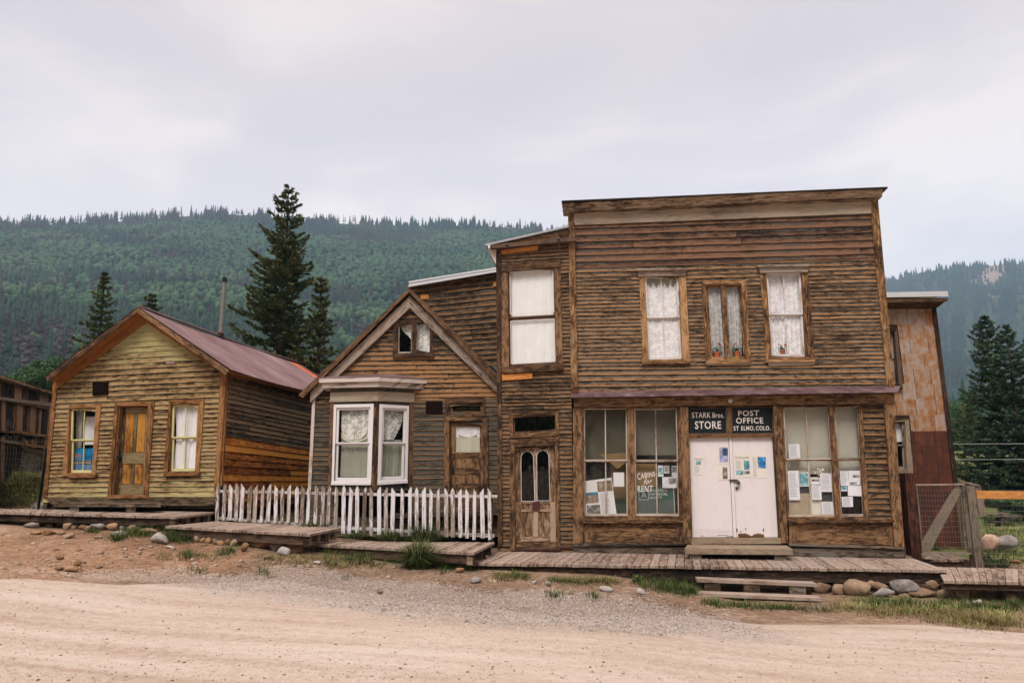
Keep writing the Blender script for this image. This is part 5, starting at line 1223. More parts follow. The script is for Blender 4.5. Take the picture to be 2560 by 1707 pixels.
def axis(lo, hi, step, far):
    a = list(np.arange(lo, hi, step)); s = step; l, r = [lo], [hi]
    while l[-1] > -far: s *= 1.22; l.append(l[-1] - s)
    s = step
    while r[-1] < far: s *= 1.22; r.append(r[-1] + s)
    return np.array(l[:0:-1] + a + r)
gx, gy = axis(-15.5, 12.5, .085, 2250), axis(3.5, 19, .085, 2250)
XX, YY = np.meshgrid(gx, gy); ZZ = G(XX, YY); V = np.stack([XX.ravel(), YY.ravel(), ZZ.ravel()], 1)
px_, py_, w_ = project(V)
P_GRAV = [(170, 1436), (330, 1427), (560, 1432), (700, 1412), (820, 1418), (1000, 1450), (1200, 1468), (1400, 1478), (1560, 1482), (1720, 1508), (1900, 1568), (2020, 1606), (1820, 1600), (1500, 1580), (1200, 1560), (900, 1530), (640, 1494), (350, 1458)]
P_DIRT = [(-900, 1285), (440, 1335), (640, 1380), (600, 1425), (380, 1448), (0, 1446), (-900, 1430)]
P_VERGE = [(-2500, 1270), (500, 1300), (1240, 1380), (2600, 1440), (5000, 1500), (5000, 1640), (2560, 1582), (2300, 1560), (2050, 1560), (1900, 1560), (1700, 1540), (1400, 1540), (1000, 1500), (700, 1450), (300, 1462), (0, 1440), (-2500, 1440)]
front = w_ > 1
def msk(poly, fe): return np.where(front, sst(pdist(px_, py_, poly), -fe, fe), 0)
q_ = (V[:, 0] - FM.o[0]) * FM.n[0] + (V[:, 1] - FM.o[1]) * FM.n[1]
mg, md, mv = msk(P_GRAV, 60), msk(P_DIRT, 30), np.maximum(msk(P_VERGE, 14), sst(-q_, -1.5, 0.))
far_ = sst(np.maximum(-q_, np.abs(V[:, 0]) * .25 - 6), .5, 4.)
colr = np.stack([mg, md, mv, far_], 1)
ny_, nx_ = XX.shape; I = np.arange(ny_ * nx_).reshape(ny_, nx_)
Fq = np.stack([I[:-1, :-1].ravel(), I[:-1, 1:].ravel(), I[1:, 1:].ravel(), I[1:, :-1].ravel()], 1)
t = NT('ground_dirt'); r, g_, b_, at_ = att(t); al_ = at_.outputs['Alpha']
geo = t.n('ShaderNodeNewGeometry'); pos = geo.outputs['Position']
rot = t.n('ShaderNodeMapping', vector_type='POINT'); rot.inputs['Rotation'].default_value = (0, 0, ANG); t.l(pos, rot.inputs[0])
st_ = t.n('ShaderNodeMapping'); st_.inputs['Scale'].default_value = (.12, 1.6, 1); t.l(rot.outputs[0], st_.inputs[0])
nb = t.noise(pos, .7, 5, .6); nf = t.noise(pos, 9, 6, .7); nff = t.noise(pos, 60, 3, .7); ntr = t.noise(st_.outputs[0], 1.5, 5, .6, .3)
road = t.ramp(t.math('ADD', t.math('MULTIPLY', ntr, .55), t.math('MULTIPLY', nf, .45)), [(.36, (.35, .26, .20)), (.48, (.455, .365, .305)), (.60, (.53, .445, .39))])
road = t.mix(t.math('MULTIPLY', t.step(nb, .45, .75), .4), road, (.45, .34, .25))
vo = t.n('ShaderNodeTexVoronoi', feature='F1'); vo.inputs['Scale'].default_value = 38; t.l(pos, vo.inputs['Vector'])
sc_ = t.n('ShaderNodeSeparateColor'); t.l(vo.outputs['Color'], sc_.inputs[0])
grav = t.ramp(sc_.outputs[0], [(.0, (.14, .12, .11)), (.45, (.36, .30, .26)), (1., (.56, .50, .45))])
soil = t.ramp(t.math('ADD', t.math('MULTIPLY', nf, .6), t.math('MULTIPLY', nb, .4)), [(.36, (.115, .070, .045)), (.5, (.23, .15, .10)), (.62, (.36, .255, .18))])
red = t.ramp(t.math('ADD', t.math('MULTIPLY', nf, .5), t.math('MULTIPLY', nb, .5)), [(.36, (.13, .068, .038)), (.5, (.255, .145, .085)), (.62, (.38, .245, .16))])
green = t.ramp(nf, [(.35, (.06, .075, .025)), (.6, (.14, .15, .05)), (.75, (.25, .21, .1))])
def brk(m, k=.55): return t.step(t.math('ADD', m, t.math('MULTIPLY', t.math('SUBTRACT', t.math('ADD', t.math('MULTIPLY', nf, .5), t.math('MULTIPLY', nb, .5)), .5), k * 3)), .35, .65)
c = t.mix(brk(b_), road, soil); c = t.mix(t.math('MULTIPLY', brk(g_, .9), .9), c, red); c = t.mix(t.math('MULTIPLY', brk(r, 1.6), .48), c, grav)
c = t.mix(brk(al_), c, green)
spk = t.step(nff, .62, .68); c = t.mix(t.math('MULTIPLY', spk, .45), c, (.13, .10, .085))
t.bump(t.math('ADD', t.math('ADD', nf, t.math('MULTIPLY', nff, .5)), t.math('MULTIPLY', t.math('MULTIPLY', vo.outputs['Distance'], r), -2.)), .55, .03)
M_GROUND = t.done(c, .95, 0, .15)
kind(np_mesh('ground', V, Fq, M_GROUND, colr, smooth=True), 'structure')

# ================================================================== HILLS + FOREST
def azel(px, py):
    d = ray(px, py); return math.atan2(d[0], d[1]), math.atan2(d[2], math.hypot(d[0], d[1]))
SK_A = [(-600, 585), (-300, 566), (0, 563), (100, 560), (200, 555), (330, 550), (430, 541), (540, 534), (620, 536), (680, 543), (760, 553), (900, 558), (1050, 562), (1200, 562), (1320, 570), (1420, 582), (1600, 620), (1800, 690), (2000, 790), (2200, 900), (2400, 1010), (2560, 1060), (3000, 1090)]
SK_B = [(1500, 900), (1900, 780), (2050, 735), (2215, 706), (2300, 680), (2400, 667), (2560, 657), (2800, 650), (3200, 670)]
za = np.array([azel(*p) for p in SK_A]); zb = np.array([azel(*p) for p in SK_B])
def hillh(az, r):
    Ea, Eb = np.tan(np.interp(az, za[:, 0], za[:, 1])), np.tan(np.interp(az, zb[:, 0], zb[:, 1]))
    X, Y = r * np.sin(az), r * np.cos(az)
    RA, RB = 1150., 1900.
    sa = np.clip((r - 150) / (RA - 150), 0, 1.25); sb = np.clip((r - 560) / (RB - 560), 0, 1.1)
    n = (fbm(X / 210, Y / 210, 4, 3) - .5)
    ha = 2.4 + RA * Ea * np.where(sa < 1, sa ** 1.25, 1 - (sa - 1) * .8) + n * 60 * sa * np.clip(1 - sa, 0, 1) * 2
    hb = 2.4 + RB * Eb * np.where(sb < 1, sb ** 1.35, 1 - (sb - 1) * .8) + n * 110 * sb * np.clip(1 - sb, 0, 1) * 2
    return np.maximum(ha, np.where(sb > 0, hb, -50.))
AZ = np.linspace(rad(-60), rad(60), 390); RR = 150 + 1900 * np.linspace(0, 1, 110) ** 1.3
A2, R2 = np.meshgrid(AZ, RR); Hh = hillh(A2, R2); Hh[0] -= 8
VH = np.stack([(R2 * np.sin(A2)).ravel(), (R2 * np.cos(A2)).ravel(), Hh.ravel()], 1)
hx, hy, hw = project(VH)
rock = sst(pdist(hx, hy, [(2425, 705), (2470, 665), (2510, 650), (2515, 690), (2460, 722)]), -14, 10) + .6 * sst(pdist(hx, hy, [(2455, 735), (2510, 712), (2530, 745), (2480, 745)]), -10, 10) + .5 * sst(pdist(hx, hy, [(100, 598), (240, 592), (250, 600), (120, 606)]), -10, 6)
rock = np.where(R2.ravel() > 500, rock * (.45 + .9 * fbm(VH[:, 0] / 28, VH[:, 1] / 28, 3, 14)), 0)
I = np.arange(A2.size).reshape(A2.shape); FqH = np.stack([I[:-1, :-1].ravel(), I[1:, :-1].ravel(), I[1:, 1:].ravel(), I[:-1, 1:].ravel()], 1)[:, ::-1]
t = NT('hillside'); r, g_, b_, at_ = att(t); geo = t.n('ShaderNodeNewGeometry'); nb = t.noise(geo.outputs['Position'], .02, 5, .6); nf = t.noise(geo.outputs['Position'], .3, 5, .7)
c = t.ramp(nb, [(.35, (.020, .036, .020)), (.5, (.034, .056, .028)), (.65, (.045, .045, .034))])
c = t.mix(t.math('MULTIPLY', nf, .5), c, (.03, .045, .025)); c = t.mix(t.step(t.math('ADD', r, t.math('MULTIPLY', t.math('SUBTRACT', nf, .5), 1.6)), .45, .6), c, (.24, .18, .155))
M_HILL = t.done(c, .95, 0, .05)
kind(np_mesh('hills', VH, FqH, M_HILL, np.stack([rock, rock, rock, rock], 1), smooth=True), 'structure')

AZ2 = np.linspace(rad(56), rad(304), 160); RR_ = 85 + 1500 * np.linspace(0, 1, 50) ** 1.4  # unseen hills behind the camera, added to block low light and darken reflections
A3, R3 = np.meshgrid(AZ2, RR_); s_3 = (R3 - 85) / 1500
H3 = 1.5 + R3 * math.tan(rad(21)) * np.clip(s_3 * 7, 0, 1) ** .8 * np.clip(1.25 - s_3, .2, 1) * (.85 + .3 * fbm(A3 * 4, R3 / 200, 3, 8))
V3 = np.stack([(R3 * np.sin(A3)).ravel(), (R3 * np.cos(A3)).ravel(), H3.ravel()], 1); I = np.arange(A3.size).reshape(A3.shape); F3 = np.stack([I[:-1, :-1].ravel(), I[1:, :-1].ravel(), I[1:, 1:].ravel(), I[:-1, 1:].ravel()], 1)[:, ::-1]
kind(np_mesh('hills', V3, F3, M_HILL, np.zeros((len(V3), 4)), smooth=True), 'structure')
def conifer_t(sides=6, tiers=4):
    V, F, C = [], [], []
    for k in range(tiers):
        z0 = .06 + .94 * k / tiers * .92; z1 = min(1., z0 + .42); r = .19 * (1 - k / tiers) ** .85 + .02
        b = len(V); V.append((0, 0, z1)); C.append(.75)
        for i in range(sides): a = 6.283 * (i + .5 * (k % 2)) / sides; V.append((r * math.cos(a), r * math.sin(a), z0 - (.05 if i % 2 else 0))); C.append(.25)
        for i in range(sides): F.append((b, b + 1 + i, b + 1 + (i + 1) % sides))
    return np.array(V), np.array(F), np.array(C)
def dead_t():
    V, F, C = [], [], []
    for k in range(13):
        a = k * 2.4; z = .2 + .055 * k; r = .17 * (1.1 - z); b = len(V)
        V += [(0, 0, z + .10), (r * math.cos(a), r * math.sin(a), z - .02), (r * math.cos(a + 2.6), r * math.sin(a + 2.6), z + .02)]; C += [.4, .8, .7]; F.append((b, b + 1, b + 2))
    b = len(V)
    for i in range(3): V.append((.012 * math.cos(i * 2.1), .012 * math.sin(i * 2.1), 0)); C.append(.9)
    V.append((0, 0, 1)); C.append(.9)
    for i in range(3): F.append((b + i, b + (i + 1) % 3, b + 3))
    return np.array(V), np.array(F), np.array(C)
def aspen_t():
    bm = bmesh.new(); bmesh.ops.create_icosphere(bm, subdivisions=1, radius=1)
    V = np.array([v.co[:] for v in bm.verts]); F = np.array([[v.index for v in f.verts] for f in bm.faces]); bm.free()
    rr = np.random.default_rng(4); V = V * (1 + rr.uniform(-.3, .3, (len(V), 1))); V2 = V * np.array([.20, .20, .34]) + (0, 0, .62)
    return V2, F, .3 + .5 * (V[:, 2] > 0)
def scatter(name, tmpl, P, hgt, wid, rnd, mat, label, cat, parent=None, tag_=True):
    V, F, C = tmpl; n = len(P); a = NP.uniform(0, 6.28, n); ca, sa = np.cos(a), np.sin(a)
    x = (V[None, :, 0] * ca[:, None] - V[None, :, 1] * sa[:, None]) * wid[:, None]; y = (V[None, :, 0] * sa[:, None] + V[None, :, 1] * ca[:, None]) * wid[:, None]
    z = V[None, :, 2] * hgt[:, None]; VV = np.stack([x, y, z], 2) + P[:, None, :]
    FF = F[None] + (np.arange(n) * len(V))[:, None, None]
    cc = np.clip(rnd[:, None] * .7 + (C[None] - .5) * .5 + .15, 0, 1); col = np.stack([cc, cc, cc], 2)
    o = np_mesh(name, VV.reshape(-1, 3), FF.reshape(-1, F.shape[1]), mat, col.reshape(-1, 3)); 
    if tag_: tag(o, label, cat); kind(o, 'stuff')
    return o
N = 140000
az = NP.uniform(rad(-56), rad(54), N); rr2 = np.sqrt(NP.uniform(160 ** 2, 1950 ** 2, N))
H_ = hillh(az, rr2); P = np.stack([rr2 * np.sin(az), rr2 * np.cos(az), H_], 1); px2, py2, w2 = project(P)
# keep what faces the valley: drop far sides and what the store hides completely
H_in = hillh(az, rr2 * .97); vis = (H_ / rr2) >= (H_in / (rr2 * .97)) - .004
vis &= ~((np.abs(az) > rad(40)) & (NP.random(N) < .45)); vis &= ~((px2 > 1500) & (px2 < 2080) & (py2 > 620) & (NP.random(N) < .5))
rk_ = (pdist(px2, py2, [(2425, 705), (2470, 665), (2510, 650), (2515, 690), (2460, 722)]) > -2) & (rr2 > 900) & (NP.random(N) < .72); vis &= ~rk_
tz = fbm(P[:, 0] / 170, P[:, 1] / 90, 5, 21); td_ = fbm(P[:, 0] / 90 + 50, P[:, 1] / 90, 3, 41)
hfrac = np.clip((570 - 0 + py2 - 570) / 1, 0, 9999)
ridge = (py2 < np.interp(px2, [p[0] for p in SK_A], [p[1] for p in SK_A]) + 26)
bmt = px2 > 2100
asp = (tz > .48) & ~ridge & ~bmt & (NP.random(N) < .85)
low_left = (py2 > 800) & (px2 < 520)
asp &= ~(low_left & (NP.random(N) < .8))
dead = ~asp & ((td_ > .50) | (ridge & (px2 < 760)) | (low_left & (td_ > .44))) & (NP.random(N) < .75) & ~bmt
con = ~asp & ~dead
fr_ = np.clip(rr2 / 1150, .3, 1.3)
pat = np.clip((fbm(P[:, 0] / 75 + 9, P[:, 1] / 60, 4, 61) - .5) * 2.6, -.5, .5)
rg = fbm(px2 / 22, py2 * 0, 3, 71); vis &= ~(ridge & (rg < .47) & (NP.random(N) < .8))
def sel(m, k=1.): return m & vis & (NP.random(N) < k)
def rnd_(m): return np.clip(NP.random(m.sum()) * .55 + .22 + pat[m], 0, 1)
s1, s2, s3 = sel(con, .9), sel(asp), sel(dead)
u1 = lambda n, a, b: NP.uniform(a, b, n)
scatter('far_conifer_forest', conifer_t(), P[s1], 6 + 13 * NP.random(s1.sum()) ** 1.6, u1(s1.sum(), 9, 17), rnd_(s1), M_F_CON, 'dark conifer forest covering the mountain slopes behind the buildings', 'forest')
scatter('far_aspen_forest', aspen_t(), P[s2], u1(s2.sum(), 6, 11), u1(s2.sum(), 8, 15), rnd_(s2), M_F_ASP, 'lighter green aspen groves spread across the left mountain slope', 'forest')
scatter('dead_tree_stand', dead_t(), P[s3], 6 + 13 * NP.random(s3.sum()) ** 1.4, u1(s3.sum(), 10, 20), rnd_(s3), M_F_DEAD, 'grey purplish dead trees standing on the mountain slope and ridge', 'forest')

# ================================================================== NEAR TREES
def tufts(pos, size, rnd, dirs=None):
    """three crossed slivers per tuft"""
    n = len(pos); Vs, Fs = [], []
    for k in range(3):
        a = NP.normal(0, 1, (n, 3)); a /= np.linalg.norm(a, axis=1)[:, None]
        if dirs is not None: a = a * .75 + dirs; a /= np.linalg.norm(a, axis=1)[:, None]
        b = np.cross(a, NP.normal(0, 1, (n, 3))); b /= np.linalg.norm(b, axis=1)[:, None] + 1e-9
        s = size[:, None]; Vs.append(np.stack([pos - a * s * .5 - b * s * .12, pos + b * s * .22, pos + a * s * .65, pos - b * s * .22], 1))
    V = np.stack(Vs, 1).reshape(-1, 3); F = np.arange(len(V)).reshape(-1, 4); col = np.repeat(np.clip(rnd, 0, 1), 12)
    return V, F, np.stack([col] * 3, 1)
def spruce(label, top_px, D, H, prof, seed, mat=None, cones=False, dens=1., lean=0, group=None, name='spruce_tree', gap=.18, ts=.17, cat='spruce tree', up=.45, asym=0.):
    rr = random.Random(seed)
    d = ray(*top_px); top = CC + d / d[1] * D; base = np.array([top[0], top[1], top[2] - H])
    o = thing(name, label, cat, base, group)
    m = MB(); tp = top - (0, 0, .15)
    for k in range(5):
        a, b = k / 5, (k + 1) / 5; r = .017 * H + .03
        m.tube(base + (tp - base) * a, base + (tp - base) * b, r * (1 - a) + .015, r * (1 - b) + .015, 9)
    m.build('trunk', W['trunk'], o)
    pf = lambda f: float(np.interp(f, [p[0] for p in prof], [p[1] for p in prof]))
    pos, sz, rn, dr = [], [], [], []; cp = []
    f = .012
    bm_ = MB(); az0 = rr.uniform(0, 6)
    while f < 1:
        z = top[2] - f * H; nb = int(rr.choice([4, 5, 5, 6]) * (1 if f > .15 else .8)) + 1; az0 += .5
        for i in range(nb):
            a = az0 + 6.283 * i / nb + rr.uniform(-.35, .35); R = pf(f) * rr.uniform(.62, 1.14) * (1 - asym * max(0, math.cos(a)))
            if rr.random() < gap * (1 - f * .5): R *= rr.uniform(.35, .65)
            if R < .05: continue
            out = np.array([math.cos(a), math.sin(a), 0]); sl = up * (1 - 1.5 * f) + rr.uniform(-.12, .12); cu = rr.uniform(.05, .28) * R * .5
            side = np.array([-out[1], out[0], 0]); st0 = np.array([base[0] + (top[0] - base[0]) * (1 - f), base[1] + (top[1] - base[1]) * (1 - f), z])
            n = max(3, int(R / .095 * dens)); prev = st0
            for j in range(1, n + 1):
                s = j / n; p = st0 + out * R * s + np.array([0, 0, sl * R * s - .35 * R * s * (1 - s) * (.4 + f) + cu * s * s])
                if j % 4 == 0 or j == n: bm_.tube(prev, p, .012 * (1.2 - s) * (.6 + R * .5) + .004, n=4, caps=False); prev = p
                if s < .12 and R > .8: continue
                w = .34 * R * (1 - s) ** .8 * min(1, s * 4) + .05
                base_r = rr.uniform(.1, .75)
                for sd in (-1, 1, 0):
                    k = 1 if sd == 0 else max(1, int(w / .10 * dens))
                    for e in range(k):
                        g = (e + .6) / k; pp = p + side * sd * w * g + out * w * g * .6 + np.array([rr.uniform(-.03, .03), rr.uniform(-.03, .03), rr.uniform(-.05, .03) - .12 * w * g])
                        pos.append(pp); sz.append(ts * rr.uniform(.7, 1.25)); rn.append(base_r * .5 + .28 * s + rr.uniform(0, .25)); dr.append(side * sd * .6 + out * .8 + np.array([0, 0, .25]))
                if cones and f < .55 and s > .75 and rr.random() < .7: cp.append(p + np.array([rr.uniform(-.08, .08), rr.uniform(-.08, .08), -.05]))
        f += .30 / H * rr.uniform(.75, 1.25) * (1. if f > .1 else .7)
    pos, sz, rn, dr = map(np.array, (pos, sz, rn, dr))
    Vt, Ft, Ct = tufts(pos, sz, rn, dr); np_mesh('crown', Vt, Ft, mat or M_SPRUCE, Ct, parent=o)
    bm_.build('branches', W['trunk'], o)
    if cp: cp = np.array(cp); Vt, Ft, Ct = tufts(cp, np.full(len(cp), .10), NP.random(len(cp))); kind(np_mesh('cones', Vt, Ft, M_CONE, Ct, parent=o), 'stuff')
    return o
k_ = 27 / 1780.
spruce('tallest dark spruce tree behind the cabin, rising above the mountain ridge', (722, 458), 27, 11.2, [(0, 0), (.04, 22 * k_), (.12, 48 * k_), (.2, 62 * k_), (.3, 88 * k_), (.36, 112 * k_), (.5, 132 * k_), (.62, 128 * k_), (.8, 150 * k_), (1, 150 * k_)], 4, cones=True, gap=.32, asym=.28)
spruce('second spruce just right of the tallest one, narrow spire above a bushy base', (804, 678), 25.5, 7.6, [(0, 0), (.05, 13 * k_), (.2, 26 * k_), (.3, 40 * k_), (.45, 62 * k_), (.7, 82 * k_), (1, 90 * k_)], 8, cones=True, gap=.25)
spruce('slim spruce behind the left slope of the cabin roof', (264, 670), 31, 8.5, [(0, 0), (.1, .25), (.25, .55), (.45, 1.0), (.7, 1.5), (1, 1.7)], 12, gap=.3, dens=.8)
spruce('small spruce tip showing above the cabin roof ridge', (381, 727), 33, 7.0, [(0, 0), (.1, .3), (.3, .75), (.6, 1.2), (1, 1.5)], 15, gap=.15, dens=.8)
spruce('dense spruce with double top right of the rusty building', (2460, 790), 31, 8.6, [(0, 0), (.06, .35), (.15, .65), (.3, 1.0), (.5, 1.35), (.75, 1.7), (1, 1.9)], 21, M_SPRUCE_B, gap=.05, up=.6)
spruce('spruce behind the right end of the wire fence, second top', (2513, 812), 30, 8.2, [(0, 0), (.06, .3), (.15, .6), (.3, .95), (.5, 1.35), (.75, 1.7), (1, 1.9)], 22, M_SPRUCE_B, gap=.05, up=.6)
spruce('broad dark spruce at the right edge, behind the other two', (2600, 800), 34, 9.0, [(0, 0), (.1, .5), (.3, 1.3), (.6, 2.1), (1, 2.6)], 23, M_SPRUCE_B, gap=.05, dens=.8)
spruce('low dark spruce filling the gap beside the rusty wall', (2425, 985), 36, 6.5, [(0, 0), (.1, .4), (.3, 1.1), (.6, 1.6), (1, 2.0)], 24, M_SPRUCE, gap=.05, dens=.8)
def aspen(label, c_px, D, rx, rz, seed, H=None, n=3200, ls=.15, name='aspen_tree', cat='aspen tree', group=None):
    rr = random.Random(seed); g = np.random.default_rng(seed)
    d = ray(*c_px); c = CC + d / d[1] * D; gz = float(G(c[0], c[1])); o = thing(name, label, cat, (c[0], c[1], gz), group)
    m = MB(); m.tube((c[0], c[1], gz), c - (0, 0, rz * .3), .09, .05, 8)
    lob = [c + np.array([rr.uniform(-.7, .7) * rx, rr.uniform(-.6, .6) * rx, rr.uniform(-.7, .75) * rz]) for _ in range(11)]
    for l in lob: m.tube(c - (0, 0, rz * .5), l, .03, .012, 5)
    m.build('trunk', W['grey_wood'], o); ps = []
    for l in lob: v = g.normal(0, 1, (n // 11, 3)); v /= np.linalg.norm(v, axis=1)[:, None]; ps.append(l + v * (g.random((len(v), 1)) ** .45) * np.array([rx * .42, rx * .42, rz * .32]))
    ps = np.concatenate(ps); Vt, Ft, Ct = tufts(ps, g.uniform(ls * .7, ls * 1.2, len(ps)), g.random(len(ps)) * .6 + .4 * (ps[:, 2] > c[2]))
    np_mesh('crown', Vt, Ft, M_ASPEN, Ct, parent=o); return o
gr_ = 'young aspens behind the old barn'
for i, (x, y, D, rx, rz, lb) in enumerate([(10, 962, 38, 1.5, 1.2, 'bright green aspen at the left edge, above the barn roof'), (72, 975, 36, 1.4, 1.1, 'bright green aspen between the left edge one and the cabin eave'), (118, 955, 40, 1.3, 1.4, 'bright green aspen touching the left eave of the cabin')]): aspen(lb, (x, y), D, rx, rz, 60 + i, group=gr_)
aspen('pale green aspen left of the right-hand spruces, beside rusty building', (2402, 1050), 46, 1.7, 2.0, 71); aspen('round green bush on the slope behind the wire fence', (2560, 1275), 24, .8, .45, 72, n=1500, name='leafy_bush', cat='bush')

# ================================================================== BOARDWALKS
def on_plane(a, b, p):
    nn = np.cross(b - a, FM.n); r = ray(*p); t = ((a - CC) @ nn) / (r @ nn); return CC + r * t
def boardwalk(label, BL, BR, FL, FR, n, beam=.20, name='boardwalk', seed=1, blocks=4, side=True, group='boardwalk sections', th=.045, beam_in=.06):
    rr = random.Random(seed); o = thing(name, label, 'boardwalk', (BL + BR + FL + FR) / 4 - np.array([0, 0, .3]), group); m = MB(); z = np.array([0, 0, 1.])
    for i in range(n):
        s0, s1 = (i + .03) / n, (i + .955) / n; dz = z * rr.uniform(-.004, .004); e = FM.n * rr.uniform(-.012, .014); bk = FM.n * rr.uniform(-.02, .01)
        pts = [BL + (BR - BL) * s0 + bk, BL + (BR - BL) * s1 + bk, FL + (FR - FL) * s1 + e, FL + (FR - FL) * s0 + e]
        m.slab([p + dz - z * th for p in pts], z * th, grain=FL - BL)
    m.build('planks', W['deck'], o)
    m = MB(); a, b = FL - FM.n * beam_in - z * th, FR - FM.n * beam_in - z * th
    m.slab([a, b, b - z * beam, a - z * beam], -FM.n * .05); a2, b2 = (FL + BL) / 2 - z * th, (FR + BR) / 2 - z * th; m.slab([a2, b2, b2 - z * beam, a2 - z * beam], -FM.n * .05)
    m.build('beam', W['deck_dk'], o)
    for k in range(blocks):
        f = .0 if k == 0 else k / (blocks - 1)
        p = BR + (FR - BR) * (.12 + .80 * f) - FM.u * .10 - z * (th + .001); m = MB(); m.slab([p + FM.u * a + FM.n * b for a, b in ((-.06, -.06), (.06, -.06), (.06, .06), (-.06, .06))], -z * beam * 1.05); m.build('support_block', W['deck_dk'] if k % 2 else W['plank'], o)
    return o
aBR = FM.P(*cA(1478, 108), .1); aBL = FM.P(0, 1271, .1); v = (aBL - aBR) / np.linalg.norm(aBL - aBR); aBL2 = aBL + v * 3.0
aFR = on_plane(aBL, aBR, cA(1200, 140)); aFL = on_plane(aBL, aBR, (0, 1279.5)); v2 = (aFL - aFR) / np.linalg.norm(aFL - aFR); aFL2 = aFL + v2 * 2.2
boardwalk('weathered boardwalk in front of the yellow cabin', aBL2, aBR, aFL2, aFR, 48, .145, seed=2)
bBL, bBR = FM.P(*cA(1480, 170), .34), FM.P(*cA(2335, 216), .34)
boardwalk('short boardwalk left of the picket fence, one step below the cabin boardwalk', bBL, bBR, on_plane(bBL, bBR, cA(1130, 203)), on_plane(bBL, bBR, cA(2118, 260)), 21, .17, seed=3)
cBL, cBR = FM.P(*cB(60, 128), .52), FM.P(*cB(1072, 135), .52)
boardwalk('boardwalk along the picket fence behind the big grass tuft', cBL, cBR, on_plane(cBL, cBR, cB(-35, 148)), on_plane(cBL, cBR, cB(945, 198)), 24, .17, seed=4, blocks=3)
dBL, dBR = FM.P(*cB(1100, 190), .11), FM.P(*cC(1600, 262), .11)
boardwalk('long wide boardwalk in front of the store doors', dBL, dBR + FM.u * 0, on_plane(dBL, dBR, cB(920, 262)), on_plane(dBL, dBR, cC(1830, 341)), 54, .20, seed=5, blocks=0)
eBL, eBR = FM.P(*cC(1750, 318), .62), FM.P(*cC(2352, 333), .62)
eBR2 = eBR + (eBR - eBL) * 1.5; eFL, eFR = on_plane(eBL, eBR, cC(1800, 412)), on_plane(eBL, eBR, cC(2352, 424)); eFR2 = eFR + (eFR - eFL) * 1.5
boardwalk('lower boardwalk continuing past the gate to the right edge', eBL, eBR2, eFL, eFR2, 32, .10, seed=6, blocks=0)
# walkway behind the gate
gz = .60; gl = FM.P(*cG(408, 1165), -.55); gr2 = FM.P(*cG(905, 1170), -.55); gl[2] = gr2[2] = (gl[2] + gr2[2]) / 2
boardwalk('plank walkway behind the wire gate', gl - FM.n * 1.0, gr2 - FM.n * 1.0, gl, gr2, 12, .14, seed=7, blocks=2)
sw0 = FM.P(*cG(250, 1150), .0); sw1 = sw0 + FM.u * .55
boardwalk('narrow plank strip running back between the store and red-brown post', sw0 - FM.n * 3.4, sw1 - FM.n * 3.4, sw0 - FM.n * .15, sw1 - FM.n * .15, 4, .1, seed=8, blocks=0)

def step_bench(label, top, front_h, legs, q, name='door_step'):
    """top = BL,BR,FR,FL px of the tread; q front offsets"""
    a, b = FM.P(*top[0], q), FM.P(*top[1], q); c, d = on_plane(a, b, top[2]), on_plane(a, b, top[3])
    o = thing(name, label, 'step', (a + b + c + d) / 4 - np.array([0, 0, .3])); m = MB(); z = np.array([0, 0, 1.])
    m.slab([p - z * front_h for p in (a, b, c, d)], z * front_h, grain=b - a); m.build('tread', W['plank'], o)
    for s in legs:
        p = a * .45 + d * .55; p = p + ((b * .45 + c * .55) - p) * s - z * (front_h + .001); m = MB(); w = (b - a) / np.linalg.norm(b - a) * .11; e = (d - a) * .36
        m.slab([p - w - e, p + w - e, p + w + e, p - w + e], -z * .115); m.build('support_block', W['grey_wood'], o)
step_bench('thick worn plank step below the white double doors', Q(c6, 155, 1047, 800, 1052, 840, 1077, 135, 1072), .105, (.1, .9), .14)
step_bench('worn plank step below the orange cabin door', Q(c1, 440, 1358, 950, 1358, 985, 1368, 425, 1366), .075, (.06, .70), .06)
stp = thing('front_steps', 'two-tread wooden steps down from the store boardwalk to the road', 'steps', FM.X(1.0, .0, 2.2))
z = np.array([0, 0, 1.])
T = []
for q0, q, lab in (((203, 1256, 970, 1286, 984, 1293, 208, 1272), 1.82, 0), ((206, 1346, 1000, 1378, 1022, 1392, 236, 1362), 2.12, 1)):
    a, b = FM.P(*c6(q0[0], q0[1]), q), FM.P(*c6(q0[2], q0[3]), q); c = b + FM.n * .27; d = a + FM.n * .27; T.append((a, b, c, d))
    m = MB(); m.slab([p - z * .05 for p in (a, b, c, d)], z * .05, grain=b - a); m.build('tread', W['deck'], stp)
for k, (a, b, c, d) in enumerate(T):
    for s in (.13, .46, .84):
        p = (a + d) / 2 + ((b + c) / 2 - (a + d) / 2) * s - z * .051; m = MB(); w = FM.u * .135; e = FM.n * .11; m.slab([p - w - e, p + w - e, p + w + e, p - w + e], -z * (.26 if k == 0 else .24)); m.build('support_block', W['plank'] if k == 0 else W['deck_dk'], stp)
m = MB(); a, b, c, d = T[0]; a = a - FM.n * .1; b = b - FM.n * .1; m.slab([a - z * .06, b - z * .06, b - z * .5, a - z * .5], -FM.n * .04); m.build('back_board', W['deck_dk'], stp)

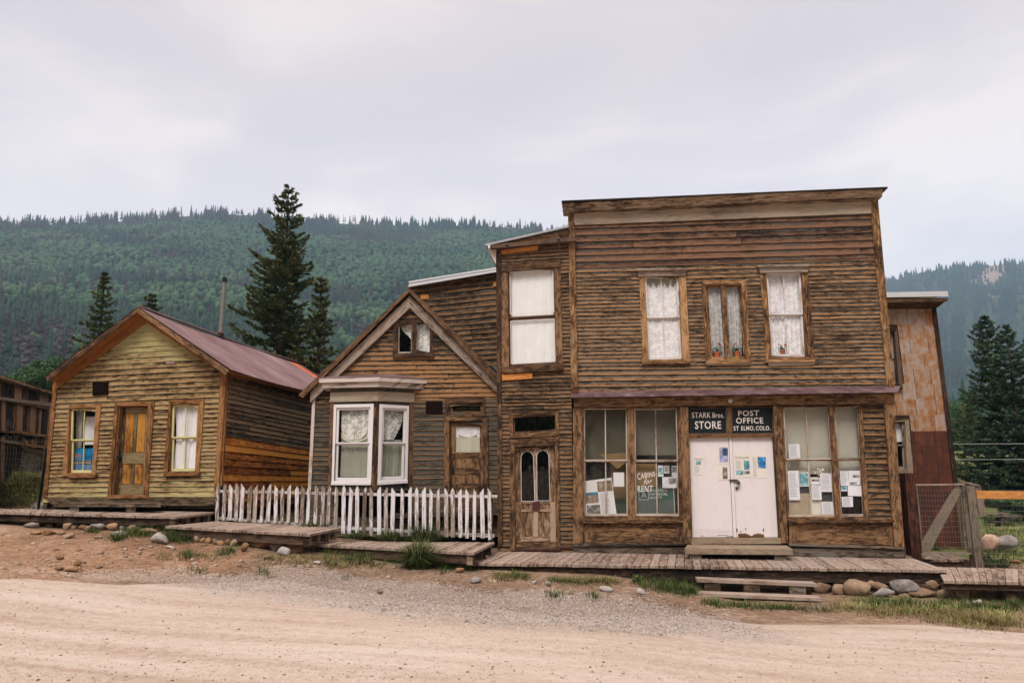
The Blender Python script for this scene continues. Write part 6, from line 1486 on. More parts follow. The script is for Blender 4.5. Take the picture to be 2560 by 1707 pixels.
# ================================================================== PICKET FENCE
fx = [113, 158, 192, 232, 265, 310, 345, 390, 430, 470, 508, 550]
fxs = [c2(x, 0)[0] for x in fx] + [c3(x, 0)[0] for x in (10, 55, 98, 152, 203, 247, 298, 350, 402, 447, 503, 548, 606, 655, 708, 775, 830, 878, 930, 982, 1033, 1090, 1138, 1190, 1243, 1297, 1350, 1403)]
pf_ = thing('picket_fence', 'low white picket fence with peeling paint in front of the gabled house', 'fence', FM.X(-7, .8, .2))
rr = random.Random(17); FQ = .24
for i, x in enumerate(fxs):
    yt = np.interp(x, [545, 740, 1223], [1207, 1212, 1221]) + rr.uniform(-2, 2.5); yb = np.interp(x, [545, 740, 800, 860, 925, 1223], [1300, 1307, 1314, 1331, 1336, 1347]) + rr.uniform(-2, 3)
    ut, vt_ = FM.uv((x, yt), FQ); ub, vb_ = FM.uv((x, yb), FQ); ub = ut + rr.uniform(-.02, .02); w = rr.uniform(.034, .044)
    pk_ = rr.choice([-1, 1]) * w * rr.uniform(.5, .95) if rr.random() < .8 else 0
    d0 = FQ + rr.uniform(-.004, .008)
    m = MB(); m.slab([FM.X(*p, d0) for p in ((ub - w, vb_), (ub + w, vb_), (ut + w, vt_ - .075 + pk_ * .8), (ut + pk_, vt_), (ut - w, vt_ - .075 - pk_ * .8))], FM.n * .02, tone=rr.uniform(.3, .7), grain=(0, 0, 1)); m.build('picket', W['picket'], pf_)
for a, b, h in ((c2(108, 1390), c3(1462, 990), .06), (cA(1500, 150), c3(340, 1215), .06), (c3(345, 1215), c3(1440, 1275), .07)):
    p, q = FM.P(*a, FQ - .03), FM.P(*b, FQ - .03); m = MB(); m.beam(p, q, .035, h); m.build('rail', W['picket'], pf_)
for x, t_, b_ in ((550, 1215, 1312), (880, 1225, 1345), (1226, 1222, 1352)):
    p, q = FM.P(x, t_, FQ - .10), FM.P(x, b_, FQ - .10); q[0], q[1] = p[0], p[1]; m = MB(); m.beam(q, p, .09, .09, up=FM.n); m.build('post', W['grey_wood'], pf_)

# ================================================================== RUSTY BUILDING right
FRB = FM.shift(-4.2)
rb = thing('tin_clad_building', 'tall narrow building clad in rusty square tin sheets behind the gate', 'building', FRB.X(6.4, .4, -2))
eR_ = lambda y: (cRt(0, 0)[0], 0)
rows = [372, 465, 555, 645, 740, 830, 925, 1020, 1118, 1205, 1300, 1400, 1500, 1600, 1700, 1800, 1870]
rx_ = lambda y: np.interp(y, [372, 1440, 1900], [322, 452, 508])
rb_h = [Q(cRt, 20, 520, 80, 518, 105, 835, 30, 840), Q(cRt, 60, 1065, 148, 1062, 160, 1355, 80, 1360)]
m = MB(); rr = random.Random(31)
wall_q = uvq(FRB, Q(cRt, -160, 368, 322, 366, 512, 1900, -60, 1900))
# backing with window holes
bk = MB(); u0b = wall_q[0][0]
xs0 = [uvq(FRB, h) for h in rb_h]
def col(q, d0, d1): bk.pr(FRB, q, d0, d1, uvmode=True, tone=.2)
hx0, hx1 = xs0[0], xs0[1]
L_ = lambda v: wall_q[3][0]
def RB(v): a, b = wall_q[1], wall_q[2]; return a[0] + (b[0] - a[0]) * (v - a[1]) / (b[1] - a[1])
vT, vB = wall_q[0][1], wall_q[2][1]
bands = [(vB, hx1[2][1], None), (hx1[2][1], hx1[0][1], hx1), (hx1[0][1], hx0[2][1], None), (hx0[2][1], hx0[0][1], hx0), (hx0[0][1], vT, None)]
for v0, v1, h in bands:
    if h is None: col([(u0b, v0), (RB(v0), v0), (RB(v1), v1), (u0b, v1)], -.1, -.004)
    else:
        a = min(h[0][0], h[3][0]); b = max(h[1][0], h[2][0]); col([(u0b, v0), (a, v0), (a, v1), (u0b, v1)], -.1, -.004); col([(b, v0), (RB(v0), v0), (RB(v1), v1), (b, v1)], -.1, -.004)
bk.build('wall', W['siding_low'], rb)
for k in range(len(rows) - 1):
    y0, y1 = rows[k], rows[k + 1]; lo = 1 if y0 > 1110 else 0
    x = rx_(y0) - .0; dx = rr.uniform(0, 20); edges = []; xx = rx_((y0 + y1) / 2) - 4
    x1_ = xx - rr.uniform(40, 110)
    while xx > -160:
        q = Q(cRt, x1_ + 2, y0 + 1, xx - 1, y0 + 1, xx - 1 + 12, y1 + 3, x1_ + 2 + 12, y1 + 3)
        xm, ym = (x1_ + xx) / 2, (y0 + y1) / 2
        lim = 98 + (y1 - 505) * .12 if 500 < ym < 850 else (172 + (y1 - 1040) * .08 if 1040 < ym < 1380 else -999)
        x1c = max(x1_, lim)
        ok = xx > lim + 6; x_s, x1_ = x1_, x1c
        q = Q(cRt, x1_ + 2, y0 + 1, xx - 1, y0 + 1, xx - 1 + 12, y1 + 3, x1_ + 2 + 12, y1 + 3)
        if ok: m.pr(FRB, q, -.003, .003 + rr.uniform(0, .004), tone=.2 if not lo else .85)
        x1_ = x_s; xx = x1_; x1_ = xx - rr.uniform(82, 135)
m.build('tin_sheets', M_TIN, rb)
m = MB(); m.pr(FRB, Q(cRt, 320, 366, 345, 364, 478, 1440, 452, 1440), -.05, .04); m.pr(FRB, Q(cRt, 452, 1440, 478, 1440, 530, 1900, 505, 1900), -.05, .04); m.build('corner_board', W['deck_dk'], rb)
m = MB(); a, b = FRB.uv(cRt(-120, 275), .45), FRB.uv(cRt(414, 265), .45); m.slab([FRB.X(*a, .45), FRB.X(*b, .45), FRB.X(b[0], b[1] + .05, -5), FRB.X(a[0], a[1] + .05, -5)], (0, 0, -.03)); m.pr(FRB, [np.array(a), np.array(b), np.array(b) - (0, .135), np.array(a) - (0, .135)], .45, .47, uvmode=True); m.build('roof', M_METAL, rb)
m = MB(); c_ = FRB.uv(cRt(345, 362), .02); m.slab([FRB.X(a[0], a[1] - .2, .44), FRB.X(b[0], b[1] - .2, .44), FRB.X(c_[0] + .02, c_[1] - .02, .02), FRB.X(a[0], c_[1] - .0, .02)], (0, 0, .03), grain=FM.u); m.pr(FRB, [np.array(a) - (0, .19), np.array(b) - (0, .19), np.array(b) - (.03, .26), np.array(a) - (0, .26)], .43, .448, uvmode=True); m.build('soffit', W['trim_dk'], rb)
m = MB(); ur = RB(1.0) - .1
m.slab([FRB.X(RB(.1) - .05, .1, -.1), FRB.X(RB(vT) - .02, vT, -.1), FRB.X(RB(vT) - .02, vT, -5), FRB.X(RB(.1) - .05, .1, -5)], -FM.u * .06); m.slab([FRB.X(u0b, .1, -5), FRB.X(RB(.1), .1, -5), FRB.X(RB(vT), vT, -5), FRB.X(u0b, vT, -5)], -FM.n * .05); m.slab([FRB.X(u0b, .1, -.1), FRB.X(u0b, vT, -.1), FRB.X(u0b, vT, -5), FRB.X(u0b, .1, -5)], FM.u * .05)
m.slab([FRB.X(u0b, vT - .05, -.1), FRB.X(RB(vT), vT - .05, -.1), FRB.X(RB(vT), vT - .05, -5), FRB.X(u0b, vT - .05, -5)], (0, 0, .04)); m.build('rear_wall', W['siding_low'], rb)
ww, oo = window(FRB, rb, Q(cRt, -20, 505, 104, 504, 142, 862, 20, 865), rb_h[0], W['deck_dk'], W['grey_trim'], cols=1, cd=.10, st=.05)
ww, oo = window(FRB, rb, Q(cRt, 40, 1042, 176, 1040, 205, 1380, 60, 1380), rb_h[1], W['plank'], W['grey_trim'], cols=1, cd=.05, st=.04)
m = MB(); m.pr(FRB, Q(cRt, 30, 1026, 178, 1022, 180, 1042, 32, 1046), 0, .08); m.build('window_head', W['red_post'], ww)
curtain('window_curtain', FRB, sub(oo, 0, 0, 1, .42), -.12, M_CLOTH, 'white curtain gathered up in the lower window of the rusty building', 1, .03)
m = MB(); p = FRB.P(*cRt(140, 1345), -.09)
rr = random.Random(2)
for k in range(30):
    c = p + np.array([rr.uniform(-.09, .09), 0, rr.uniform(0, .07)]); e = np.array([rr.uniform(-1, 1), rr.uniform(-.3, .3), rr.uniform(-1, 1)]) * .02; f = np.array([rr.uniform(-1, 1), rr.uniform(-.3, .3), rr.uniform(-1, 1)]) * .02; m.face([c - e, c + f, c + e, c - f], [(0, 0)] * 4, [(.5, .5, .5, 1)] * 4, k % 2)
tag(m.build('window_flowers', [M_PETAL, M_LEAFP]), 'red flowers on the lower window sill of the rusty building', 'flowers')

# ================================================================== GATE + WIRE FENCES
def solid_post(label, q, F, d0, d1, mat, name='fence_post', cat='post'):
    m = MB(); m.pr(F, q, d0, d1); return tag(m.build(name, mat), label, cat)
FG = FM.shift(-.15)
solid_post('thick red-brown post at the right corner of the store', Q(cG, 243, 325, 334, 322, 412, 1178, 316, 1160), FG, -.28, .02, W['red_post'])
solid_post('grey-brown square post carrying the right side of the gate', Q(cG, 846, 452, 928, 450, 1028, 1262, 942, 1256), FG, -.2, .02, W['grey_wood'])
gt = thing('wire_gate', 'wire mesh gate with grey diagonal timber brace beside the store', 'gate', FG.P(*cG(650, 1100), 0))
m = MB(); m.pr(FG, Q(cG, 350, 430, 828, 424, 830, 440, 352, 444), -.06, -.02); m.build('top_rail', W['grey_trim'], gt)
m = MB(); m.pr(FG, Q(cG, 415, 1098, 900, 1102, 902, 1118, 416, 1112), -.06, -.02); m.build('bottom_rail', W['grey_trim'], gt)
m = MB(); m.pr(FG, Q(cG, 800, 444, 846, 444, 908, 1102, 868, 1100), -.06, -.02); m.build('stile', W['grey_wood'], gt)
m = MB(); m.pr(FG, Q(cG, 352, 446, 366, 446, 430, 1096, 414, 1096), -.06, -.02); m.build('stile', W['grey_wood'], gt)
m = MB(); m.pr(FG, Q(cG, 742, 446, 828, 446, 490, 1094, 414, 1094, 414, 990), -.10, -.062); m.build('brace', W['grey_wood'], gt)
def mesh_wire(m, F, q, nx, ny, d, r=.0014, wob=.0):
    qq = uvq(F, q, d); rr = random.Random(nx * 7 + ny)
    for i in range(nx + 1):
        a, b = bil(qq, i / nx, 0), bil(qq, i / nx, 1); mid = (a + b) / 2 + (rr.uniform(-wob, wob), 0)
        m.tube(F.X(*a, d), F.X(*mid, d), r, n=3, caps=False); m.tube(F.X(*mid, d), F.X(*b, d), r, n=3, caps=False)
    for j in range(ny + 1):
        a, b = bil(qq, 0, j / ny), bil(qq, 1, j / ny); mid = (a + b) / 2 - (0, rr.uniform(0, wob)); m.tube(F.X(*a, d), F.X(*mid, d), r, n=3, caps=False); m.tube(F.X(*mid, d), F.X(*b, d), r, n=3, caps=False)
m = MB(); mesh_wire(m, FG, Q(cG, 356, 440, 835, 436, 900, 1100, 420, 1098), 17, 13, -.015, wob=.012); m.build('mesh', M_WIRE, gt)
wf = thing('wire_fence', 'wire mesh fence with orange top rail running to the right edge', 'fence', FG.P(*cG(1300, 1250), 0))
m = MB(); m.pr(FG, Q(cG, 945, 495, 1600, 502, 1600, 578, 950, 572), -.10, -.05); m.build('rail', W['fresh'], wf)
m = MB(); mesh_wire(m, FG, Q(cG, 935, 488, 1900, 488, 1960, 1262, 1028, 1262), 42, 15, -.04, wob=.012); m.build('mesh', M_WIRE, wf)
m = MB(); a = FG.P(*cG(1600, 1300), -.1); m.beam(a + (0, 0, -.2), a + (0, 0, 1.5), .12, .12, up=FM.n); m.build('post', W['grey_wood'], wf)
FI = FM.shift(-3.2)
m = MB(); m.pr(FI, Q(cG, 775, 392, 985, 440, 982, 446, 930, 446, 780, 408), -.02, .06); m.pr(FI, Q(cG, 930, 444, 984, 444, 1046, 735, 976, 746), -.02, .02); m.pr(FI, Q(cG, 790, 440, 812, 440, 840, 900, 815, 900), -.05, .0); tag(m.build('lean_to_frame', W['grey_wood']), 'grey weathered boards of a small leaning frame behind the gate post', 'wooden frame')
FP = FM.shift(-4.5)
for q, lb in ((Q(cG, 1188, 770, 1400, 735, 1411, 758, 1200, 800, 1190, 850), 'thick squared grey timber lying on the slope behind the wire fence'), (Q(cG, 1085, 728, 1262, 712, 1268, 745, 1160, 752), 'short grey plank lying behind the squared timber'), (Q(cG, 1115, 795, 1180, 790, 1180, 808, 1118, 812), 'small board end left of the squared timber')):
    m = MB(); m.pr(FP, q, -.3, .0); tag(m.build('timber', W['grey_wood']), lb, 'timber', 'old timbers behind the fence')
FW = FM.shift(-9)
for y0, y1, lb in ((1109.5, 1108, 'upper of two thin pale wires crossing in front of the right spruces'), (1148.5, 1147, 'lower of two thin pale wires crossing in front of the right spruces')):
    m = MB(); m.tube(FW.P(2372, y0), FW.P(2800, y1), .006, n=5); tag(m.build('wire_strand', plain('wire_' + str(int(y0)), (.5, .5, .48), .5)), lb, 'wire', 'wire strands')
m = MB(); a = FW.P(2805, 1100); m.beam((a[0], a[1], float(G(a[0], a[1])) - .2), (a[0], a[1], a[2] + .3), .1, .1, up=FM.n); tag(m.build('wire_post', W['deck_dk']), 'dark post holding the two thin wires beyond the right edge', 'post'); m = MB(); a = FW.P(2366, 1100); m.beam((a[0], a[1], float(G(a[0], a[1])) - .2), (a[0], a[1], a[2] + .1), .06, .06, up=FM.n); tag(m.build('wire_post', W['deck_dk']), 'dark post holding the two thin wires behind the rusty building corner', 'post')
# left mesh fence and steel post
FL_ = FM.shift(-.35)
p0, p1 = FL_.P(*cL(510, 790), 0), FL_.P(*cL(412, 1440), 0)
m = MB(); m.beam(p1 - (0, 0, .2), p0, .035, .05, up=FM.n); m.beam(p1 - (0, 0, .2) + FM.n * .02, p0 + FM.n * .02, .012, .03, up=FM.n); tag(m.build('steel_post', M_DKGREEN), 'thin dark green steel post leaning at the left corner of the cabin', 'post')
lf_ = thing('wire_fence', 'thin wire mesh fence left of the cabin in front of the old barn', 'fence', FL_.P(*cL(200, 1440), 0))
m = MB(); mesh_wire(m, FL_, Q(cL, -500, 640, 500, 650, 415, 1420, -560, 1400), 30, 12, 0, wob=.01); m.build('mesh', M_WIRE, lf_)
m = MB(); a = FL_.P(*cL(-520, 1400), 0); m.beam(a, a + (0, 0, 1.6), .04, .04, up=FM.n); m.build('post', M_DKGREEN, lf_)

# ================================================================== OLD BARN left
bu = np.array([-.286, .958, 0]); bu /= np.linalg.norm(bu); bn = np.cross(bu, (0, 0, 1)); FB = Frame((-12.35, 17.2, 0), bu, (0, 0, 1), bn)
bn_ = thing('old_barn', 'dark old barn of rough vertical boards at the left edge', 'barn', FB.X(0, 2.0, -1))
def bq(*a):
    (x0, y0), (x1, y1), (x2, y2), (x3, y3) = [(a[k], a[k + 1]) for k in range(0, 8, 2)]
    f, g = (-80 - x0) / (x1 - x0), (-80 - x3) / (x2 - x3)
    return Q(cL, -80, y0 + (y1 - y0) * f, x1, y1, x2, y2, -80, y3 + (y2 - y3) * g)
def vboards(name, TLx, q, n, seed, gaps=.12, mat='barn', d=0., miss=.0):
    """vertical boards filling the px quad q (TL,TR,BR,BL)"""
    rr = random.Random(seed); qq = uvq(FB, q, d); m = MB()
    for i in range(n):
        s0, s1 = (i + rr.uniform(0, gaps)) / n, (i + 1 - rr.uniform(0, gaps)) / n
        if rr.random() < miss: continue
        m.pr(FB, [bil(qq, s0, rr.uniform(-.05, .12)), bil(qq, s1, rr.uniform(-.05, .12)), bil(qq, s1, 1), bil(qq, s0, 1)], d - .03, d + rr.uniform(0, .02), uvmode=True, tone=rr.uniform(.0, 1.) ** 1.5, grain=(0, 0, 1))
    return m.build(name, W[mat], bn_)
vboards('wall_boards', 0, bq(-700, -190, 600, 225, 585, 350, -700, 120), 17, 1)
vboards('wall_boards', 0, bq(-700, 60, 560, 348, 535, 640, -700, 560), 17, 2, miss=.1)
vboards('wall_boards', 0, bq(-700, 620, 535, 640, 490, 1150, -700, 1150), 17, 3, miss=.05)
m = MB(); q = uvq(FB, bq(-700, -180, 600, 228, 540, 1200, -700, 1200), -.2); m.pr(FB, q, -.2, -.12, uvmode=True); m.build('inner_wall', M_DARKWOOD, bn_)
for i, (q, mt, d1) in enumerate(((bq(-700, -205, 600, 212, 600, 226, -700, -180), 'grey_wood', .12), (bq(-700, 75, 525, 336, 525, 362, -700, 115), 'trim', .08), (Q(cL, -100, 215, 570, 290, 560, 335, -100, 240), 'grey_wood', .10), (bq(-700, 545, 240, 602, 240, 625, -700, 575), 'trim', .06), (Q(cL, 242, 602, 530, 642, 528, 664, 240, 628), 'trim_cabin', .09),
                        (bq(-700, 560, 225, 720, 225, 748, -700, 600), 'grey_wood', .06), (Q(cL, 228, 722, 508, 762, 505, 788, 226, 752), 'trim_cabin', .09), (Q(cL, 250, 775, 482, 812, 478, 850, 248, 818), 'trim', .08))):
    m = MB(); m.pr(FB, q, .0, d1); m.build('rail', W[mt], bn_)
m = MB(); m.pr(FB, Q(cL, 240, 800, 450, 838, 420, 1150, 208, 1150), .0, .05); m.build('door', W['grey_wood'], bn_)
m = MB()
e0, e1 = FB.X(-6, 4.2, .1), FB.X(8, 4.2, .1)
q = uvq(FB, bq(-700, -195, 600, 212, 600, 215, -700, -190), .1); m.slab([FB.X(*q[0], .15), FB.X(*q[1], .15), FB.X(q[1][0], q[1][1] + .9, -4), FB.X(q[0][0], q[0][1] + .9, -4)], (0, 0, .06), grain=bu); m.build('roof', W['barn'], bn_)
m = MB(); m.slab([FB.X(q[0][0] + .05, 1.5, -4), FB.X(q[1][0], 1.5, -4), FB.X(q[1][0], q[1][1] + .8, -4), FB.X(q[0][0] + .05, q[0][1] + .8, -4)], -FB.n * .05); m.slab([FB.X(q[1][0], 1.5, 0), FB.X(q[1][0], 1.5, -4), FB.X(q[1][0], q[1][1] + .8, -4), FB.X(q[1][0], q[1][1], 0)], bu * .05); m.slab([FB.X(q[0][0] + .05, 1.5, 0), FB.X(q[0][0] + .05, 1.5, -4), FB.X(q[0][0] + .05, q[0][1] + .8, -4), FB.X(q[0][0] + .05, q[0][1], 0)], bu * .05); m.slab([FB.X(q[0][0] - .02, 1.2, .0), FB.X(q[0][0] - .02, 1.2, -4), FB.X(q[0][0] - .02, q[0][1] + .8, -4), FB.X(q[0][0] - .02, q[0][1], .0)], -bu * .05); m.build('rear_wall', W['barn'], bn_)

# ================================================================== STONES
def rockmesh(seed, sub=2):
    bm = bmesh.new(); bmesh.ops.create_icosphere(bm, subdivisions=sub, radius=1); g = np.random.default_rng(seed)
    V = np.array([v.co[:] for v in bm.verts]); F = np.array([[v.index for v in f.verts] for f in bm.faces]); bm.free()
    V = V * (1 + .0 * V)
    for k in range(16):     # planar chips give flat worn facets
        d = g.normal(0, 1, 3); d /= np.linalg.norm(d); c = g.uniform(.42, .85); s = V @ d; V = V - np.outer(np.clip(s - c, 0, 1) * .85, d)
    V = V + .07 * np.sin(V[:, [1, 2, 0]] * g.uniform(2, 6, 3) + g.uniform(0, 6, 3)) + .03 * np.sin(V[:, [2, 0, 1]] * g.uniform(7, 12, 3) + g.uniform(0, 6, 3)); return V, F
SM = {'t': (M_ST_TAN, 'tan'), 'o': (M_ST_OCH, 'ochre brown'), 'g': (M_ST_GREY, 'grey'), 'w': (M_ST_WHT, 'whitish'), 'p': (M_ST_PINK, 'pink')}
def stone(c, box, k, label, seed, q=None, group=None, name='stone', cat='stone', tilt=0.):
    (x0, y0), (x1, y1) = c(box[0], box[1]), c(box[2], box[3]); cx = (x0 + x1) / 2
    B = ground_hit(cx, y1 + 1)[0] if q is None else FM.P(cx, y1, q)
    dist = (B - CC) @ (CR @ np.array([0, 0, -1.])); s = dist / FPX; w, h = (x1 - x0) * s / 2, (y1 - y0) * s / 2
    V, F = rockmesh(seed, 2); mn, mx = V.min(0), V.max(0); V = (V - (mn + mx) / 2) / ((mx - mn) / 2)
    dp = max(.6 * w, h * .8); V = V * np.array([w * 1.04, min(w, dp), h * 1.12]); a = tilt; V = np.stack([V[:, 0] * math.cos(a) - V[:, 2] * math.sin(a), V[:, 1], V[:, 0] * math.sin(a) + V[:, 2] * math.cos(a)], 1)
    V = V + B + np.array([0, dp * .3, h * .92])
    o = np_mesh(name, V, F, SM[k][0], org=B, smooth=False); return tag(o, label, cat, group)
ORD = 'first second third fourth fifth sixth seventh eighth ninth tenth eleventh twelfth thirteenth fourteenth fifteenth sixteenth seventeenth'.split()
def row(c, items, where, group, seed, q=None):
    items = sorted(items, key=lambda i: i[0][0])
    for i, (b, k) in enumerate(items):
        asp_ = (b[2] - b[0]) / (b[3] - b[1]); sh = 'flat' if asp_ > 2.0 else ('rounded' if asp_ > 1.05 else 'upright')
        stone(c, b, k, '%s %s stone, %s from the left %s' % (SM[k][1], sh, ORD[i], where), seed + i, q, group)
row(cA, [((145, 178, 258, 214), 'w'), ((268, 178, 318, 200), 'o'), ((300, 183, 365, 208), 'o'), ((375, 177, 428, 209), 't'), ((423, 182, 482, 231), 't'), ((480, 187, 537, 223), 't'), ((527, 193, 600, 226), 'o'), ((575, 198, 620, 238), 't'), ((612, 184, 716, 229), 'g'), ((716, 182, 802, 233), 'o'), ((808, 188, 862, 231), 'w'), ((865, 190, 958, 236), 't'), ((1000, 190, 1058, 221), 'o'), ((1060, 200, 1108, 236), 'o')], 'under the cabin boardwalk', 'stones under the cabin boardwalk', 100)
row(cA, [((1320, 270, 1360, 313), 't'), ((1362, 282, 1402, 315), 'o'), ((1402, 280, 1445, 317), 'o'), ((1445, 288, 1490, 326), 't'), ((1482, 298, 1532, 331), 'o'), ((1530, 290, 1575, 331), 'o'), ((1572, 292, 1622, 339), 't'), ((1620, 293, 1675, 331), 't'), ((1645, 318, 1697, 379), 'o'), ((1697, 302, 1832, 352), 'o'), ((1832, 305, 1930, 371), 'g'), ((1885, 345, 1982, 406), 'w'), ((1952, 315, 2068, 386), 'o')], 'under the short middle boardwalk', 'stones under the middle boardwalk', 130)
row(cA, [((205, 230, 290, 256), 'o'), ((292, 228, 375, 263), 'o'), ((385, 236, 445, 262), 't'), ((420, 250, 498, 288), 't'), ((640, 268, 700, 290), 't'), ((755, 234, 865, 272), 'w'), ((945, 216, 1075, 252), 't'), ((1015, 247, 1135, 319), 'w')], 'on the dirt bank before the cabin', 'stones on the dirt bank', 160)
row(cA, [((365, 475, 425, 506), 'o'), ((380, 395, 435, 432), 'o'), ((430, 475, 522, 512), 'o'), ((500, 430, 550, 476), 'o'), ((520, 480, 556, 506), 'o')], 'in the orange dirt scar by the road', 'stones in the orange dirt scar', 180)
row(cA, [((1350, 376, 1385, 403), 't'), ((1785, 400, 1852, 423), 't'), ((2140, 440, 2196, 463), 'w'), ((1010, 335, 1040, 352), 'w'), ((1130, 335, 1185, 352), 'w')], 'in the dry grass below the middle boardwalk', 'stones in the dry grass', 190)
row(cB, [((350, 425, 388, 448), 't'), ((830, 290, 885, 319), 'o'), ((912, 345, 990, 383), 'w'), ((1292, 368, 1335, 389), 'w'), ((1380, 370, 1418, 401), 'w'), ((1712, 400, 1800, 433), 'w'), ((1938, 413, 1992, 453), 'w')], 'on the verge before the long boardwalk', 'stones on the road verge', 200)
row(cC, [((915, 410, 1040, 496), 't'), ((1045, 438, 1140, 506), 't'), ((1138, 408, 1316, 516), 't'), ((1322, 460, 1465, 521), 'g'), ((1500, 500, 1585, 550), 't'), ((1565, 468, 1770, 522), 't'), ((1770, 472, 1890, 532), 't'), ((1895, 475, 1990, 541), 't'), ((1990, 465, 2038, 531), 'o'), ((2250, 500, 2315, 560), 't')], 'in the bottom course under the store boardwalk', 'stones under the store boardwalk', 220)
row(cC, [((1275, 415, 1335, 446), 'o'), ((1298, 425, 1422, 474), 't'), ((1470, 410, 1678, 488), 'g'), ((1682, 412, 1778, 468), 't')], 'in the upper course under the store boardwalk', 'upper stones under the store boardwalk', 240, q=1.78)
stone(cC, (2010, 540, 2085, 590), 'w', 'pale split stone lying in the grass below the right boardwalk', 251); stone(cC, (1930, 555, 2000, 582), 't', 'small flat tan stone left of the pale split stone', 252)
stone(cG, (995, 925, 1192, 1062), 'p', 'large pink granite boulder behind the wire fence', 260, q=-2.6, name='boulder', cat='boulder'); stone(cG, (1125, 930, 1378, 1064), 'w', 'large white boulder right of the pink one behind the fence', 261, q=-3.1, name='boulder', cat='boulder')
stone(cG, (1290, 1170, 1400, 1215), 'o', 'low brown stone in the yard under the white boulder', 262, q=-1.6)
for i, x in enumerate((150, 460, 820, 1010, 1430, 1620, 1830, 2100)): pass
# scattered gravel and pebbles (uncountable)
def hits_in(poly, n, seed):
    g = np.random.default_rng(seed); xs, ys = [p[0] for p in poly], [p[1] for p in poly]; X, Y = np.zeros(0), np.zeros(0)
    while len(X) < n: x, y = g.uniform(min(xs), max(xs), n * 2), g.uniform(min(ys), max(ys), n * 2); k = inpoly(x, y, poly); X, Y = np.concatenate([X, x[k]]), np.concatenate([Y, y[k]])
    return ground_hit(X[:n], Y[:n])
oc = np.array([(1, 0, 0), (-1, 0, 0), (0, 1, 0), (0, -1, 0), (0, 0, 1), (0, 0, -.5)], float); of = np.array([(4, 0, 2), (4, 2, 1), (4, 1, 3), (4, 3, 0), (5, 2, 0), (5, 1, 2), (5, 3, 1), (5, 0, 3)])
M_GRAV = foliage('gravel_bits', (.14, .12, .105), (.36, .30, .265), (.52, .46, .42), 20); M_RUB = foliage('rubble_bits', (.13, .08, .05), (.28, .20, .14), (.48, .38, .30), 20); M_PEB = foliage('road_pebbles', (.09, .07, .06), (.26, .19, .15), (.42, .34, .28), 20)
P1 = hits_in(P_GRAV, 20000, 3); a_, b_, c_ = project(P1); k_ = sst(pdist(a_, b_, P_GRAV), 0, 70) + (fbm(P1[:, 0] * 1.1, P1[:, 1] * 1.1, 4, 77) - .5) * 2.2 > NP.random(len(P1)) * .8; P1 = P1[k_]; n = len(P1); s_ = NP.uniform(.006, .018, n) * (1 + (NP.random(n) < .05)); scatter('gravel', (oc, of, np.full(6, .5)), P1, s_ * .8, s_, NP.random(n), M_GRAV, 'grey crushed gravel strip along the edge of the dirt road', 'gravel')
P2 = hits_in([(0, 1440), (2560, 1560), (2560, 1706), (0, 1706)], 7000, 4); P3 = hits_in(P_DIRT[:2] + [(640, 1380), (1800, 1560), (1500, 1540), (600, 1425), (0, 1446)], 2600, 6); P2 = np.concatenate([P2, P3]); P2 = P2[~np.isnan(P2[:, 0])]
n = len(P2); s_ = NP.uniform(.003, .009, n) * (1 + 1.4 * (NP.random(n) < .05)); scatter('pebbles', (oc, of, np.full(6, .5)), P2, s_ * .7, s_, NP.random(n), M_PEB, 'loose pebbles strewn over the dirt road and bank', 'pebbles')
P5 = hits_in([(0, 1330), (430, 1345), (640, 1385), (1180, 1430), (1850, 1520), (1800, 1550), (1400, 1490), (900, 1440), (600, 1440), (0, 1445)], 1500, 16); n = len(P5); s_ = NP.uniform(.010, .026, n) * (1 + 1.6 * (NP.random(n) < .06)); scatter('rubble', (oc * (1 + NP.uniform(-.2, .2, oc.shape)), of, np.full(6, .5)), P5, s_ * .7, s_ * 1.2, NP.random(n), M_RUB, 'small broken stones strewn over the bank below the boardwalks', 'rubble')
P4 = hits_in(Q(cL, 340, 1385, 440, 1380, 560, 1440, 340, 1440), 500, 8); n = len(P4); s_ = NP.uniform(.015, .04, n); scatter('stone_chips', (oc, of, np.full(6, .5)), P4, s_ * .8, s_, NP.random(n), M_GRAV, 'heap of grey stone chips at the left corner of the cabin', 'gravel')

# ================================================================== GRASS
def blades(P, h, w, seed, bend=.5, dirs=None):
    g = np.random.default_rng(seed); n = len(P); a = g.uniform(0, 6.28, n); h = h * g.uniform(.5, 1.25, n)
    d = np.stack([np.cos(a), np.sin(a), np.zeros(n)], 1)
    if dirs is not None: d = d * .55 + dirs; d /= np.linalg.norm(d, axis=1)[:, None] + 1e-6
    s = np.stack([-d[:, 1], d[:, 0], d[:, 2]], 1); b = bend * g.uniform(.1, 1.6, n); ww = (w * g.uniform(.7, 1.3, n))[:, None]
    mid = P + d * (h * b * .3)[:, None] + np.array([0, 0, 1]) * (h * .62)[:, None]; tip = P + d * (h * b)[:, None] + np.array([0, 0, 1]) * (h * (1.02 - .35 * b))[:, None]
    V = np.stack([P - s * ww, P + s * ww, mid + s * ww * .7, mid - s * ww * .7, tip, tip], 1).reshape(-1, 3); k = np.arange(n)[:, None] * 6
    F = np.concatenate([k + np.array([[0, 1, 2, 3]]), k + np.array([[3, 2, 4, 5]])], 0); c = np.repeat(np.clip(g.random(n) * .8 + .1, 0, 1), 6); return V, F, np.stack([c] * 3, 1)
